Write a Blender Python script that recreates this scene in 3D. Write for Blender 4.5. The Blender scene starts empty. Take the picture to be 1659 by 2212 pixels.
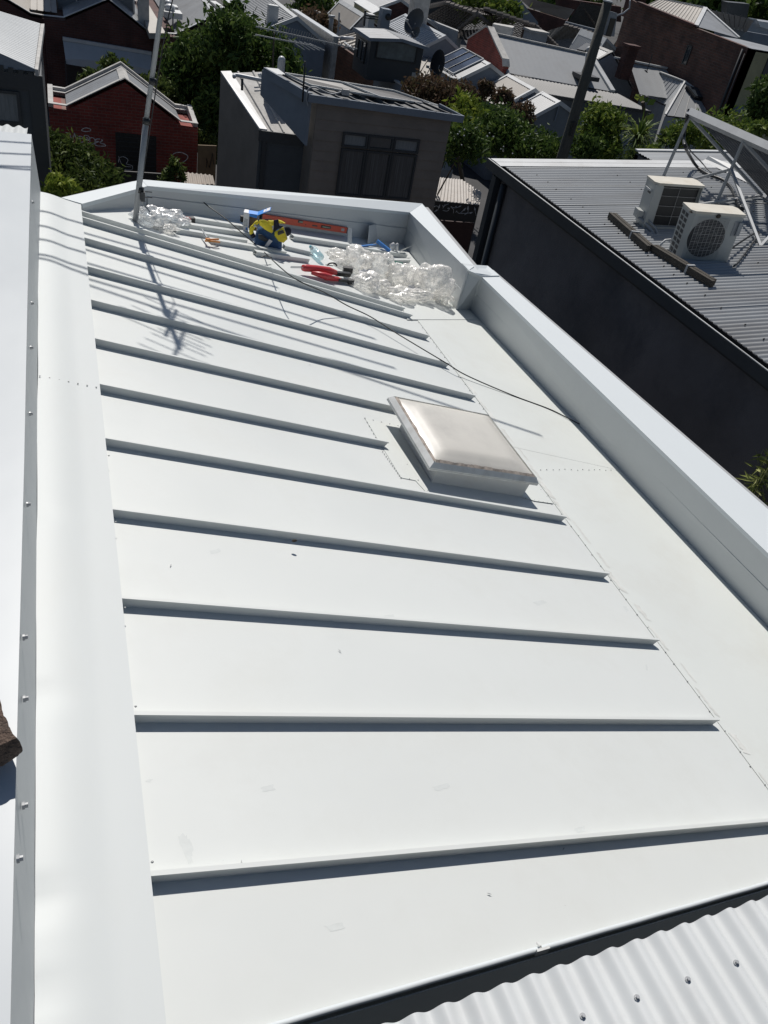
import bpy, bmesh, math, random
import numpy as np
from mathutils import Vector, Matrix, noise

# ---------------------------------------------------------------- camera, sky, sun
SC = bpy.context.scene
HC = 9.3                                   # eye height above the ground, metres
FPX, IMW, IMH = 1729.6, 1659.0, 2212.0
CAMR = Matrix(((0.93640745, 0.06548459, -0.34475042),
               (-0.30822375, 0.62311745, -0.71883431),
               (0.16774743, 0.77938207, 0.60367573)))   # columns: camera axes in the world
cd = bpy.data.cameras.new("camera"); cam = bpy.data.objects.new("camera", cd)
SC.collection.objects.link(cam); SC.camera = cam
cam.matrix_world = Matrix.Translation((0, 0, HC)) @ CAMR.to_4x4()
cd.sensor_fit = 'HORIZONTAL'; cd.sensor_width = 36; cd.lens = 36*FPX/IMW
cd.clip_start = 0.05; cd.clip_end = 1500
SUN_EL, SUN_AZ = math.radians(52), math.radians(8)      # azimuth from +Y towards +X
w = bpy.data.worlds.new("World"); SC.world = w; w.use_nodes = True
nt = w.node_tree; bg = nt.nodes['Background']; sky = nt.nodes.new('ShaderNodeTexSky')
sky.sky_type = 'NISHITA'; sky.sun_disc = False
sky.sun_elevation = SUN_EL; sky.sun_rotation = SUN_AZ
sky.air_density = 1.0; sky.dust_density = 0.6; sky.ozone_density = 1.2
nt.links.new(sky.outputs[0], bg.inputs[0]); bg.inputs[1].default_value = 0.05
sl = bpy.data.lights.new("sun", 'SUN'); sun = bpy.data.objects.new("sun", sl); SC.collection.objects.link(sun)
sl.energy = 4.4; sl.angle = math.radians(0.55); sl.color = (1.0, 0.955, 0.90)
sdir = Vector((math.sin(SUN_AZ)*math.cos(SUN_EL), math.cos(SUN_AZ)*math.cos(SUN_EL), math.sin(SUN_EL)))
sun.rotation_euler = sdir.to_track_quat('Z', 'Y').to_euler(); sun.location = (0, 30, 40)
SC.view_settings.view_transform = 'Standard'; SC.view_settings.look = 'None'
SC.view_settings.exposure = 0.0; SC.view_settings.gamma = 1.0
SC.cycles.max_bounces = 8; SC.cycles.transparent_max_bounces = 24

# ---------------------------------------------------------------- measuring helpers
CAM = Vector((0, 0, HC))
def ray(p): return CAMR @ Vector((p[0]-IMW/2, IMH/2-p[1], -FPX))
def atz(p, z): v = ray(p); return CAM + v*((z-HC)/v.z)
def aty(p, Y): v = ray(p); return CAM + v*(Y/v.y)
def atx(p, X): v = ray(p); return CAM + v*(X/v.x)
def zf(x0, y0, s): return lambda x, y: ((x0+x/s)/1.507, (y0+y/s)/1.507)
z1 = zf(0, 0, 2.0); z2 = zf(830, 0, 2.0); z1b = zf(130, 220, 3.13); z2b = zf(0, 0, 2.9625); z3 = zf(500, 0, 3.318)
z4 = zf(950, 0, 3.016); z5 = zf(1400, 0, 2.765); z6b = zf(1950, 0, 3.016); z7 = zf(1300, 250, 2.765)
zr6 = zf(350, 620, 3.318); zr7 = zf(780, 640, 4.1475); zr8 = zf(950, 760, 3.13); zc = zf(2100, 330, 4.1475)
zac = zf(2050, 530, 4.74); zs = zf(1150, 1200, 2.37); zn = zf(1200, 2600, 1.276)
# the white roof plane: falls DIP towards +X
DIP = math.radians(14.498); RS = 2.1; K = RS/1.85
RN = Vector((math.sin(DIP), 0, math.cos(DIP))); RB = Vector((math.cos(DIP), 0, -math.sin(DIP)))
def rf(p, h=0.0):                          # pixel -> point h above the white roof plane
    v = ray(p); return CAM + v*((h-RS)/v.dot(RN))
def rp(a, y, h=0.0): return CAM + RB*a + Vector((0, y, 0)) + RN*(h-RS)
def u(x, y, z): return CAM + Vector((x, y, z))*K
# the neighbour's corrugated roof plane: rises B2 towards +X
B2 = math.radians(4.2); NH = 2.8; NX = 2.08*NH
NN = Vector((-math.sin(B2), 0, math.cos(B2)))
def nr(p, h=0.0):
    d = NN.dot(Vector((NX, 0, -NH)))+h; v = ray(p); return CAM + v*(d/v.dot(NN))
def nz(X): return HC - NH + math.tan(B2)*(X-NX)

# ---------------------------------------------------------------- mesh helpers
def lerp(a, b, t): return a+(b-a)*t
class MB:
    def __init__(s): s.v = []; s.f = []
    def add(s, vs, fs):
        o = len(s.v); s.v += [Vector(q) for q in vs]; s.f += [tuple(i+o for i in f) for f in fs]; return s
    def poly(s, *pts): return s.add(pts, [tuple(range(len(pts)))])
    def slab(s, pts, off):                  # polygon swept by a vector into a solid
        n = len(pts); off = Vector(off); pts = [Vector(q) for q in pts]
        vs = pts+[q+off for q in pts]
        fs = [tuple(range(n)), tuple(range(2*n-1, n-1, -1))]+[(i, (i+1) % n, n+(i+1) % n, n+i) for i in range(n)]
        return s.add(vs, fs)
    def box(s, c, size, R=None):
        c = Vector(c); x, y, z = [q/2 for q in size]
        vs = [Vector((i*x, j*y, k*z)) for i in (-1, 1) for j in (-1, 1) for k in (-1, 1)]
        if R is not None: vs = [R @ q for q in vs]
        return s.add([c+q for q in vs], [(0, 1, 3, 2), (4, 6, 7, 5), (0, 4, 5, 1), (2, 3, 7, 6), (0, 2, 6, 4), (1, 5, 7, 3)])
    def bar(s, a, b, wd, ht, up=(0, 0, 1)):    # rectangular bar from a to b
        a = Vector(a); b = Vector(b); d = (b-a); L = d.length; d.normalize(); up = Vector(up)
        sd = d.cross(up).normalized(); up = sd.cross(d)
        return s.box((a+b)/2, (wd, L, ht), Matrix((sd, d, up)).transposed())
    def tube(s, path, r, n=8, cap=True):
        path = [Vector(q) for q in path]; rs = r if isinstance(r, (list, tuple)) else [r]*len(path)
        vs = []; fs = []; ref = None
        for i, q in enumerate(path):
            d = (path[min(i+1, len(path)-1)]-path[max(i-1, 0)]).normalized()
            if ref is None: ref = d.orthogonal().normalized()
            ref = (ref-d*ref.dot(d)).normalized(); b = d.cross(ref)
            for k in range(n):
                t = 2*math.pi*k/n; vs.append(q+(ref*math.cos(t)+b*math.sin(t))*rs[i])
        for i in range(len(path)-1):
            for k in range(n): fs.append((i*n+k, i*n+(k+1) % n, (i+1)*n+(k+1) % n, (i+1)*n+k))
        if cap: fs += [tuple(range(n-1, -1, -1)), tuple(range((len(path)-1)*n, len(path)*n))]
        return s.add(vs, fs)
    def ico(s, c, r, sub=1, sc=(1, 1, 1), fn=None):
        bm = bmesh.new(); bmesh.ops.create_icosphere(bm, subdivisions=sub, radius=1)
        vs = []
        for q in bm.verts:
            d = q.co.copy(); k = fn(d) if fn else 1.0
            vs.append(Vector(c)+Vector((d.x*sc[0], d.y*sc[1], d.z*sc[2]))*r*k)
        fs = [tuple(q.index for q in f.verts) for f in bm.faces]; bm.free(); return s.add(vs, fs)
    def corr(s, A, B, C, D, pitch=0.1, amp=0.012, k=4, shape='sin'):   # ribs run A->D / B->C, spread along A->B
        A, B, C, D = [Vector(q) for q in (A, B, C, D)]
        L = max((B-A).length, (C-D).length); N = max(2, int(L/pitch)); n = (B-A).cross(D-A).normalized()
        if n.z < 0: n = -n
        vs = []
        ts = [(i+j/k)/N for i in range(N) for j in range(k)]+[1.0] if shape == 'sin' else \
             [min(1, (i+q)/N) for i in range(N) for q in (0, .04, .14, .18)]+[1.0]
        for i, t in enumerate(ts):
            h = amp*math.sin(2*math.pi*t*N) if shape == 'sin' else (amp*2 if i % 4 in (1, 2) else 0)
            vs += [lerp(A, B, t)+n*h, lerp(D, C, t)+n*h]
        return s.add(vs, [(2*i, 2*i+2, 2*i+3, 2*i+1) for i in range(len(ts)-1)])
ORG = {}
def build(mb, name, mat, parent=None, smooth=False, rc=True, loc=None):
    if isinstance(mb, MB): V, F = mb.v, mb.f
    me = bpy.data.meshes.new(name)
    if loc is not None: o = Vector(loc)
    elif parent is not None: o = ORG[parent.name]
    else:
        xs = [q.x for q in V]; ys = [q.y for q in V]; zs_ = [q.z for q in V]
        o = Vector(((min(xs)+max(xs))/2, (min(ys)+max(ys))/2, min(zs_)))
    me.from_pydata([tuple(q-o) for q in V], [], F); me.update()
    if rc and len(F) < 20000:
        bm = bmesh.new(); bm.from_mesh(me); bmesh.ops.recalc_face_normals(bm, faces=bm.faces); bm.to_mesh(me); bm.free()
    if smooth: me.shade_smooth() if smooth is True else me.shade_smooth()
    me.materials.append(mat)
    ob = bpy.data.objects.new(name, me); SC.collection.objects.link(ob)
    if parent is not None:
        ob.parent = parent
        if loc is not None: ob.location = o-ORG[parent.name]
        ORG[ob.name] = o
    else: ob.location = o; ORG[ob.name] = o
    return ob
def tag(o, label, cat=None, group=None):
    o['label'] = label
    if cat: o['category'] = cat
    if group: o['group'] = group
    return o
def thing(name, label, cat, loc, group=None):
    o = bpy.data.objects.new(name, None); SC.collection.objects.link(o); o.location = loc; o.empty_display_size = .2
    ORG[o.name] = Vector(loc); return tag(o, label, cat, group)
def struct(o): o['kind'] = 'structure'; return o
def copy_tree(o, off, parent=None, label=None):
    c = o.copy(); SC.collection.objects.link(c); c.parent = parent
    if parent is None: c.location = o.location+Vector(off)
    if label: c['label'] = label
    for ch in o.children: copy_tree(ch, off, c)
    return c

# ---------------------------------------------------------------- materials
def mat(name, col, rough=.6, metal=0., spec=.5, var=.12, vscale=3., bump=0., bscale=40., dirt=None, dscale=1.5, damt=.5, stretch=None, coat=0., rvar=0.):
    m = bpy.data.materials.new(name); m.use_nodes = True; nt = m.node_tree; b = nt.nodes['Principled BSDF']
    b.inputs['Roughness'].default_value = rough; b.inputs['Metallic'].default_value = metal
    b.inputs['Specular IOR Level'].default_value = spec; b.inputs['Coat Weight'].default_value = coat
    tc = nt.nodes.new('ShaderNodeTexCoord'); mp = nt.nodes.new('ShaderNodeMapping')
    nt.links.new(tc.outputs['Object'], mp.inputs[0])
    if stretch: mp.inputs['Scale'].default_value = stretch
    def nz_(sc, det=5, ro=.6):
        n = nt.nodes.new('ShaderNodeTexNoise'); n.inputs['Scale'].default_value = sc; n.inputs['Detail'].default_value = det
        n.inputs['Roughness'].default_value = ro; nt.links.new(mp.outputs[0], n.inputs['Vector']); return n
    n1 = nz_(vscale); r = nt.nodes.new('ShaderNodeValToRGB')
    r.color_ramp.elements[0].position = .3; r.color_ramp.elements[1].position = .7
    r.color_ramp.elements[0].color = tuple(c*(1-var) for c in col)+(1,); r.color_ramp.elements[1].color = tuple(min(1, c*(1+var)) for c in col)+(1,)
    nt.links.new(n1.outputs[0], r.inputs[0]); out = r.outputs[0]
    if dirt:
        n2 = nz_(dscale, 8, .7); r2 = nt.nodes.new('ShaderNodeValToRGB'); r2.color_ramp.elements[0].position = .5; r2.color_ramp.elements[1].position = .72
        r2.color_ramp.elements[0].color = (0, 0, 0, 1); r2.color_ramp.elements[1].color = (damt,)*3+(1,)
        mx = nt.nodes.new('ShaderNodeMix'); mx.data_type = 'RGBA'; nt.links.new(n2.outputs[0], r2.inputs[0]); nt.links.new(r2.outputs[0], mx.inputs[0])
        nt.links.new(out, mx.inputs[6]); mx.inputs[7].default_value = dirt+(1,); out = mx.outputs[2]
    nt.links.new(out, b.inputs['Base Color'])
    if rvar:
        n4 = nz_(.9, 7, .65); r4 = nt.nodes.new('ShaderNodeMapRange'); r4.inputs[1].default_value = .3; r4.inputs[2].default_value = .7; r4.inputs[3].default_value = rough-rvar; r4.inputs[4].default_value = rough+rvar
        nt.links.new(n4.outputs[0], r4.inputs[0]); nt.links.new(r4.outputs[0], b.inputs['Roughness'])
    if bump:
        n3 = nz_(bscale, 4); bp = nt.nodes.new('ShaderNodeBump'); bp.inputs['Strength'].default_value = bump; bp.inputs['Distance'].default_value = .02
        nt.links.new(n3.outputs[0], bp.inputs['Height']); nt.links.new(bp.outputs[0], b.inputs['Normal'])
    return m
def brick(name, c1, c2, mortar, scale=1., bump=.4):
    m = bpy.data.materials.new(name); m.use_nodes = True; nt = m.node_tree; b = nt.nodes['Principled BSDF']; b.inputs['Roughness'].default_value = .85
    tc = nt.nodes.new('ShaderNodeTexCoord'); sp = nt.nodes.new('ShaderNodeSeparateXYZ'); cb = nt.nodes.new('ShaderNodeCombineXYZ')
    ad = nt.nodes.new('ShaderNodeMath'); ad.operation = 'ADD'; nt.links.new(tc.outputs['Object'], sp.inputs[0])
    nt.links.new(sp.outputs[0], ad.inputs[0]); nt.links.new(sp.outputs[1], ad.inputs[1]); nt.links.new(ad.outputs[0], cb.inputs[0]); nt.links.new(sp.outputs[2], cb.inputs[1])
    t = nt.nodes.new('ShaderNodeTexBrick'); t.inputs['Scale'].default_value = 1; t.inputs['Brick Width'].default_value = .24*scale; t.inputs['Row Height'].default_value = .086*scale
    t.inputs['Mortar Size'].default_value = .008*scale; t.inputs['Color1'].default_value = c1+(1,); t.inputs['Color2'].default_value = c2+(1,); t.inputs['Mortar'].default_value = mortar+(1,)
    nt.links.new(cb.outputs[0], t.inputs['Vector'])
    n = nt.nodes.new('ShaderNodeTexNoise'); n.inputs['Scale'].default_value = 1.3; n.inputs['Detail'].default_value = 8; nt.links.new(tc.outputs['Object'], n.inputs['Vector'])
    mx = nt.nodes.new('ShaderNodeMix'); mx.data_type = 'RGBA'; mx.blend_type = 'MULTIPLY'; mx.inputs[0].default_value = .7
    rr = nt.nodes.new('ShaderNodeValToRGB'); rr.color_ramp.elements[0].color = (.45, .42, .4, 1); rr.color_ramp.elements[1].color = (1.15, 1.1, 1.05, 1)
    rr.color_ramp.elements[0].position = .35; rr.color_ramp.elements[1].position = .65
    nt.links.new(n.outputs[0], rr.inputs[0]); nt.links.new(t.outputs[0], mx.inputs[6]); nt.links.new(rr.outputs[0], mx.inputs[7]); nt.links.new(mx.outputs[2], b.inputs['Base Color'])
    bp = nt.nodes.new('ShaderNodeBump'); bp.inputs['Strength'].default_value = bump; bp.inputs['Distance'].default_value = .01; bp.invert = True
    nt.links.new(t.outputs['Fac'], bp.inputs['Height']); nt.links.new(bp.outputs[0], b.inputs['Normal'])
    return m
def leafmat(name, cols, trans=.25):
    m = bpy.data.materials.new(name); m.use_nodes = True; nt = m.node_tree; b = nt.nodes['Principled BSDF']
    b.inputs['Roughness'].default_value = .62; b.inputs['Specular IOR Level'].default_value = .22
    g = nt.nodes.new('ShaderNodeNewGeometry'); r = nt.nodes.new('ShaderNodeValToRGB'); e = r.color_ramp.elements
    for i, c in enumerate(cols):
        q = e[i] if i < 2 else e.new(1.0)
        q.position = i/(len(cols)-1); q.color = c+(1,)
    nt.links.new(g.outputs['Random Per Island'], r.inputs[0]); nt.links.new(r.outputs[0], b.inputs['Base Color'])
    tr = nt.nodes.new('ShaderNodeBsdfTranslucent'); nt.links.new(r.outputs[0], tr.inputs[0]); mx = nt.nodes.new('ShaderNodeMixShader'); mx.inputs[0].default_value = trans
    nt.links.new(b.outputs[0], mx.inputs[1]); nt.links.new(tr.outputs[0], mx.inputs[2]); nt.links.new(mx.outputs[0], nt.nodes['Material Output'].inputs[0])
    return m
def tilemat(name, col, pitch=.3, row=.33, amp=.6):
    m = mat(name, col, .8, var=.35, vscale=6, dirt=(.12, .11, .09), damt=.6); nt = m.node_tree; b = nt.nodes['Principled BSDF']
    tc = nt.nodes.new('ShaderNodeTexCoord'); wv = nt.nodes.new('ShaderNodeTexWave'); wv.inputs['Scale'].default_value = 1/pitch*.5; wv.bands_direction = 'X'
    w2 = nt.nodes.new('ShaderNodeTexWave'); w2.wave_profile = 'SAW'; w2.bands_direction = 'Z'; w2.inputs['Scale'].default_value = 1/row
    ad = nt.nodes.new('ShaderNodeMath'); ad.operation = 'ADD'; nt.links.new(tc.outputs['Object'], wv.inputs[0]); nt.links.new(tc.outputs['Object'], w2.inputs[0])
    nt.links.new(wv.outputs[1], ad.inputs[0]); nt.links.new(w2.outputs[1], ad.inputs[1])
    bp = nt.nodes.new('ShaderNodeBump'); bp.inputs['Strength'].default_value = amp; bp.inputs['Distance'].default_value = .05
    nt.links.new(ad.outputs[0], bp.inputs['Height']); nt.links.new(bp.outputs[0], b.inputs['Normal']); return m
def boardmat(name, col, row=.18, rough=.7, axis='Z', amp=.5, var=.12):
    m = mat(name, col, rough, var=var, vscale=4, dirt=tuple(c*.6 for c in col), damt=.5, dscale=2); nt = m.node_tree; b = nt.nodes['Principled BSDF']
    tc = nt.nodes.new('ShaderNodeTexCoord'); w2 = nt.nodes.new('ShaderNodeTexWave'); w2.wave_profile = 'SAW'; w2.bands_direction = axis; w2.inputs['Scale'].default_value = .314/row/2*2/2
    nt.links.new(tc.outputs['Object'], w2.inputs[0]); bp = nt.nodes.new('ShaderNodeBump'); bp.inputs['Strength'].default_value = amp; bp.inputs['Distance'].default_value = .03
    nt.links.new(w2.outputs[1], bp.inputs['Height']); nt.links.new(bp.outputs[0], b.inputs['Normal']); return m
def plastic(name, tint=(.96, .96, .95), solid=.12, gloss=.28):
    m = bpy.data.materials.new(name); m.use_nodes = True; nt = m.node_tree; nt.nodes.remove(nt.nodes['Principled BSDF'])
    N = lambda t: nt.nodes.new('ShaderNode'+t); L = nt.links.new
    tr = N('BsdfTransparent'); tr.inputs[0].default_value = tint+(1,)
    df = N('BsdfDiffuse'); df.inputs[0].default_value = (.9, .89, .87, 1); tl = N('BsdfTranslucent'); tl.inputs[0].default_value = (.9, .88, .85, 1)
    md_ = N('MixShader'); md_.inputs[0].default_value = .45; L(df.outputs[0], md_.inputs[1]); L(tl.outputs[0], md_.inputs[2])
    gl = N('BsdfGlossy'); gl.inputs['Roughness'].default_value = .22; gl.inputs[0].default_value = (1, 1, 1, 1)
    tc = N('TexCoord'); n = N('TexNoise'); n.inputs['Scale'].default_value = 26; n.inputs['Detail'].default_value = 5; n.inputs['Distortion'].default_value = 1.2
    L(tc.outputs['Object'], n.inputs[0]); rr = N('MapRange'); rr.inputs[1].default_value = .38; rr.inputs[2].default_value = .68; rr.inputs[3].default_value = solid*.35; rr.inputs[4].default_value = min(.95, solid*2.0); L(n.outputs[0], rr.inputs[0])
    vn = N('TexVoronoi'); vn.feature = 'DISTANCE_TO_EDGE'; vn.inputs['Scale'].default_value = 11; nn = N('TexNoise'); nn.inputs['Scale'].default_value = 9
    L(tc.outputs['Object'], nn.inputs[0]); vm = N('MixRGB') if False else N('VectorMath'); vm.operation = 'MULTIPLY_ADD'; vm.inputs[1].default_value = (.12, .12, .12); L(nn.outputs[1], vm.inputs[0]); L(tc.outputs['Object'], vm.inputs[2]); L(vm.outputs[0], vn.inputs['Vector'])
    bp = N('Bump'); bp.inputs['Strength'].default_value = .4; bp.inputs['Distance'].default_value = .03; L(vn.outputs['Distance'], bp.inputs['Height']); L(bp.outputs[0], gl.inputs['Normal']); L(bp.outputs[0], df.inputs['Normal'])
    lw = N('LayerWeight'); lw.inputs[0].default_value = .35; L(bp.outputs[0], lw.inputs['Normal'])
    ad = N('Math'); ad.operation = 'ADD'; ad.use_clamp = True; sc_ = N('Math'); sc_.operation = 'MULTIPLY'; sc_.inputs[1].default_value = .35; L(lw.outputs['Facing'], sc_.inputs[0]); L(sc_.outputs[0], ad.inputs[0]); L(rr.outputs[0], ad.inputs[1])
    m1 = N('MixShader'); L(ad.outputs[0], m1.inputs[0]); L(tr.outputs[0], m1.inputs[1]); L(md_.outputs[0], m1.inputs[2])
    m2 = N('MixShader'); m2.inputs[0].default_value = gloss*.4; L(m1.outputs[0], m2.inputs[1]); L(gl.outputs[0], m2.inputs[2])
    L(m2.outputs[0], nt.nodes['Material Output'].inputs[0]); return m
M = {}
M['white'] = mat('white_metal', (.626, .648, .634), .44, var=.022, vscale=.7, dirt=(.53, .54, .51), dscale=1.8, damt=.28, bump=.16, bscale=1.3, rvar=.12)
M['whitew'] = mat('white_metal_dusty', (.63, .655, .632), .48, var=.025, vscale=1.2, dirt=(.56, .56, .52), dscale=2.2, damt=.4, bump=.2, bscale=1.5)
M['cap'] = mat('white_capping', (.595, .635, .652), .48, var=.01, bump=.12, bscale=1.2, stretch=(1, .5, 1))
M['pcap'] = mat('party_wall_metal', (.50, .53, .545), .42, var=.015, bump=.35, bscale=.9, spec=.5, stretch=(1, .6, 1), rvar=.08)
M['gloss'] = mat('white_capping_glossy', (.56, .588, .588), .55, var=.02, vscale=.8, dirt=(.53, .54, .52), dscale=3, damt=.2, bump=.10, bscale=1.1, spec=.45, stretch=(1, .4, 1))
M['wall_in'] = mat('white_metal_shade_tone', (.50, .525, .53), .45, var=.02, bump=.4, bscale=2)  # same white metal, darkened: shade of the inner faces put into its colour
M['curb'] = mat('painted_curb', (.54, .55, .54), .55, var=.05, dirt=(.45, .42, .38), dscale=6, damt=.5)
M['galv'] = mat('galvanised_steel', (.30, .315, .33), .62, metal=.2, var=.08, vscale=5)
M['alu'] = mat('aluminium_frame', (.60, .61, .60), .45, metal=.1, var=.1, vscale=15, dirt=(.4, .38, .35), damt=.5, dscale=9)
M['screw'] = mat('screw_steel', (.38, .39, .40), .5, metal=.4, var=.1)
M['rivet'] = mat('rivet_grey', (.36, .37, .37), .5, metal=.3, var=.15)
M['seal'] = mat('sealant_smear', (.59, .60, .575), .7, var=.12, vscale=14)
M['black'] = mat('black_plastic', (.015, .016, .018), .45, var=.1)
M['dark'] = mat('dark_metal', (.028, .031, .036), .5, var=.15)
M['corrn'] = mat('corrugated_white', (.61, .63, .63), .36, var=.03, dirt=(.5, .5, .49), damt=.3, dscale=7)
M['corrg'] = mat('corrugated_grey', (.335, .35, .36), .45, metal=.15, var=.08, vscale=1.2, dirt=(.20, .185, .17), damt=.5, dscale=.9, stretch=(.5, 2, 2))
M['render'] = mat('dark_render', (.125, .117, .12), .9, var=.25, vscale=.9, dirt=(.04, .045, .055), damt=.75, dscale=.8, bump=.3, bscale=60)
M['timber'] = mat('weathered_timber', (.05, .043, .034), .85, var=.35, vscale=8, bump=.8, bscale=30, stretch=(1, 1, 4))
M['acw'] = mat('air_con_casing', (.40, .415, .405), .5, var=.05, dirt=(.38, .35, .28), damt=.35, dscale=6)
M['actop'] = mat('air_con_lid', (.56, .53, .46), .6, var=.08, vscale=4, dirt=(.42, .34, .24), damt=.6, dscale=5)
M['asph'] = mat('asphalt', (.045, .045, .047), .9, var=.3, vscale=.6, bump=.4)
M['brickr'] = brick('red_brick', (.27, .048, .034), (.20, .036, .028), (.22, .12, .10))
M['brickd'] = brick('dark_brick', (.095, .035, .028), (.07, .028, .024), (.085, .06, .055))
M['brickb'] = brick('brown_brick', (.14, .065, .048), (.085, .045, .038), (.12, .095, .08), 1.4)
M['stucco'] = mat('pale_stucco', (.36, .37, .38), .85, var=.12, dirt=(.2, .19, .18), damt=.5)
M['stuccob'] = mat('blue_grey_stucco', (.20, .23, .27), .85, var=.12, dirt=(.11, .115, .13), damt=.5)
M['yellow'] = mat('cream_yellow_render', (.36, .33, .20), .85, var=.12, dirt=(.2, .17, .1), damt=.5)
M['cop'] = mat('coping_cement', (.44, .43, .41), .8, var=.15, vscale=5, dirt=(.2, .19, .17), damt=.6, dscale=3)
M['copw'] = mat('pale_metal_trim', (.52, .53, .53), .5, var=.08, dirt=(.36, .34, .31), damt=.5, dscale=2)
M['zinc'] = mat('zinc_roof', (.24, .25, .26), .5, metal=.1, var=.14, vscale=.8, dirt=(.14, .13, .12), damt=.5, dscale=1.3)
M['zincp'] = mat('pale_zinc_roof', (.33, .34, .345), .5, metal=.05, var=.06, vscale=.8, dirt=(.2, .19, .18), damt=.4, dscale=.8)
M['zincw'] = mat('bright_roof', (.47, .49, .51), .4, var=.08, dirt=(.3, .3, .3), damt=.4)
M['zinct'] = mat('tan_roof', (.34, .315, .28), .6, var=.12, dirt=(.2, .17, .14), damt=.5)
M['rust'] = mat('rusty_roof', (.38, .33, .28), .7, var=.2, dirt=(.18, .10, .07), damt=.7, dscale=3)
M['tile'] = tilemat('terracotta_dark_tile', (.05, .038, .034))
M['slate'] = tilemat('mottled_slate', (.15, .145, .135), .25, .22, .5)
M['slateb'] = tilemat('blue_slate', (.075, .085, .095), .25, .2, .3)
M['clad'] = boardmat('brown_grey_cladding', (.22, .19, .165), .22)
M['clad2'] = mat('side_cladding', (.21, .18, .155), .8, var=.12, vscale=2)
M['board'] = boardmat('grey_weatherboard', (.15, .17, .19), .16)
M['boardd'] = boardmat('dark_weatherboard', (.07, .08, .09), .2)
M['trim'] = mat('charcoal_trim', (.03, .036, .042), .5, var=.1)
M['glass'] = mat('window_glass', (.045, .055, .065), .06, var=.1, spec=.8)
M['curtain'] = mat('net_curtain', (.20, .21, .215), .8, var=.2, vscale=14, stretch=(3, 3, .2))
M['glassb'] = mat('blue_roof_glass', (.05, .065, .10), .12, var=.2, spec=.8)
M['pv'] = mat('solar_module', (.16, .155, .15), .4, var=.3, vscale=30, stretch=(.4, 4, 4))
M['bark'] = mat('bark', (.07, .055, .04), .9, var=.3, bump=.8)
M['pole'] = mat('pole_timber', (.085, .082, .07), .85, var=.25, vscale=6, bump=.7, stretch=(4, 4, .5))
M['awn'] = mat('awning_fabric', (.42, .43, .44), .8, var=.05)
M['ochre'] = mat('ochre_door', (.17, .12, .07), .8, var=.15)
M['greend'] = leafmat('leaves_dark', [(.032, .058, .016), (.062, .11, .026), (.125, .18, .04)])
M['greenl'] = leafmat('leaves_light', [(.05, .09, .018), (.12, .18, .032), (.24, .29, .06)])
M['greeny'] = leafmat('leaves_yellow', [(.09, .14, .02), (.19, .25, .035), (.34, .38, .07)])
M['greenr'] = leafmat('leaves_russet', [(.06, .045, .028), (.10, .065, .042), (.15, .095, .06), (.07, .07, .03)])
M['greenb'] = leafmat('leaves_bush', [(.03, .05, .015), (.065, .10, .026), (.15, .19, .05)])
M['bamboo'] = leafmat('leaves_bamboo', [(.16, .20, .05), (.32, .36, .10), (.5, .5, .22)])
M['mesh'] = mat('wire_grey', (.4, .4, .4), .5, metal=.5)
rnd = random.Random(7)
# ================================================================ GROUND
g = MB().poly((-400, -60, 0), (500, -60, 0), (500, 900, 0), (-400, 900, 0)); struct(build(g, 'ground', M['asph']))

# ================================================================ THE WHITE HOUSE UNDER THE CAMERA
house = thing('white_house', 'white metal roofed house in the foreground with raised ribs, parapet and domed skylight', 'house', (1.6, 3, 0))
def seam(y): return rp(.303*RS, y)
A0 = .27*RS; ASEAM = 1.648*RS
# parapet outline
I = [rf((178, 440), .055), rf((318, 402), .16), atx((885, 459), 3.13*K), atx((1012, 584), 3.13*K), atx((1015.5, 573.5), 3.27*K), atx((1659, 1195), 3.48*K)]
O = [atz((133, 427), I[0].z), atz((305, 388), I[1].z), atz((912, 440), I[2].z), atz((1025, 575), I[3].z), atz((1053, 576), I[4].z), atz((1659, 1100), I[5].z)]
I[4] = atx((1015.5, 573.5), 3.245*K); I[5] = atx((1659, 1195), 3.455*K); O[4] = atz((1053, 576), I[4].z); O[5] = atz((1659, 1100), I[5].z)
I.append(I[5]+(I[5]-I[4])*.75); O.append(O[5]+(O[5]-O[4])*.75)
def drop(q, h=0.0):                        # vertically down onto the roof plane
    z = HC-(RS-h)/math.cos(DIP)-math.tan(DIP)*q.x; return Vector((q.x, q.y, z))
lipL, lipR = rf((400, 2275), 0), rf((1659, 1910), 0); lipR2 = lipR+(lipR-lipL)*.5
DB = [drop(q) for q in I]; DB[4] = rf((1019, 671.5)); DB[5] = rf((1659, 1352)); DB[6] = DB[5]+(DB[5]-DB[4])*.75; DB[3] = rf((987, 671.5))
# pans
roof = MB()
bl = [rp(A0, 0.55), rp(A0, I[0].y+.02), drop(I[1]), drop(I[2]), DB[3], DB[4], DB[5], DB[6], lipR2, lipL]
bl[0] = Vector((bl[0].x, lipL.y-.02, bl[0].z))
roof.slab(bl, RN*-.05); build(roof, 'roof_sheet', M['white'], house)
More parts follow.
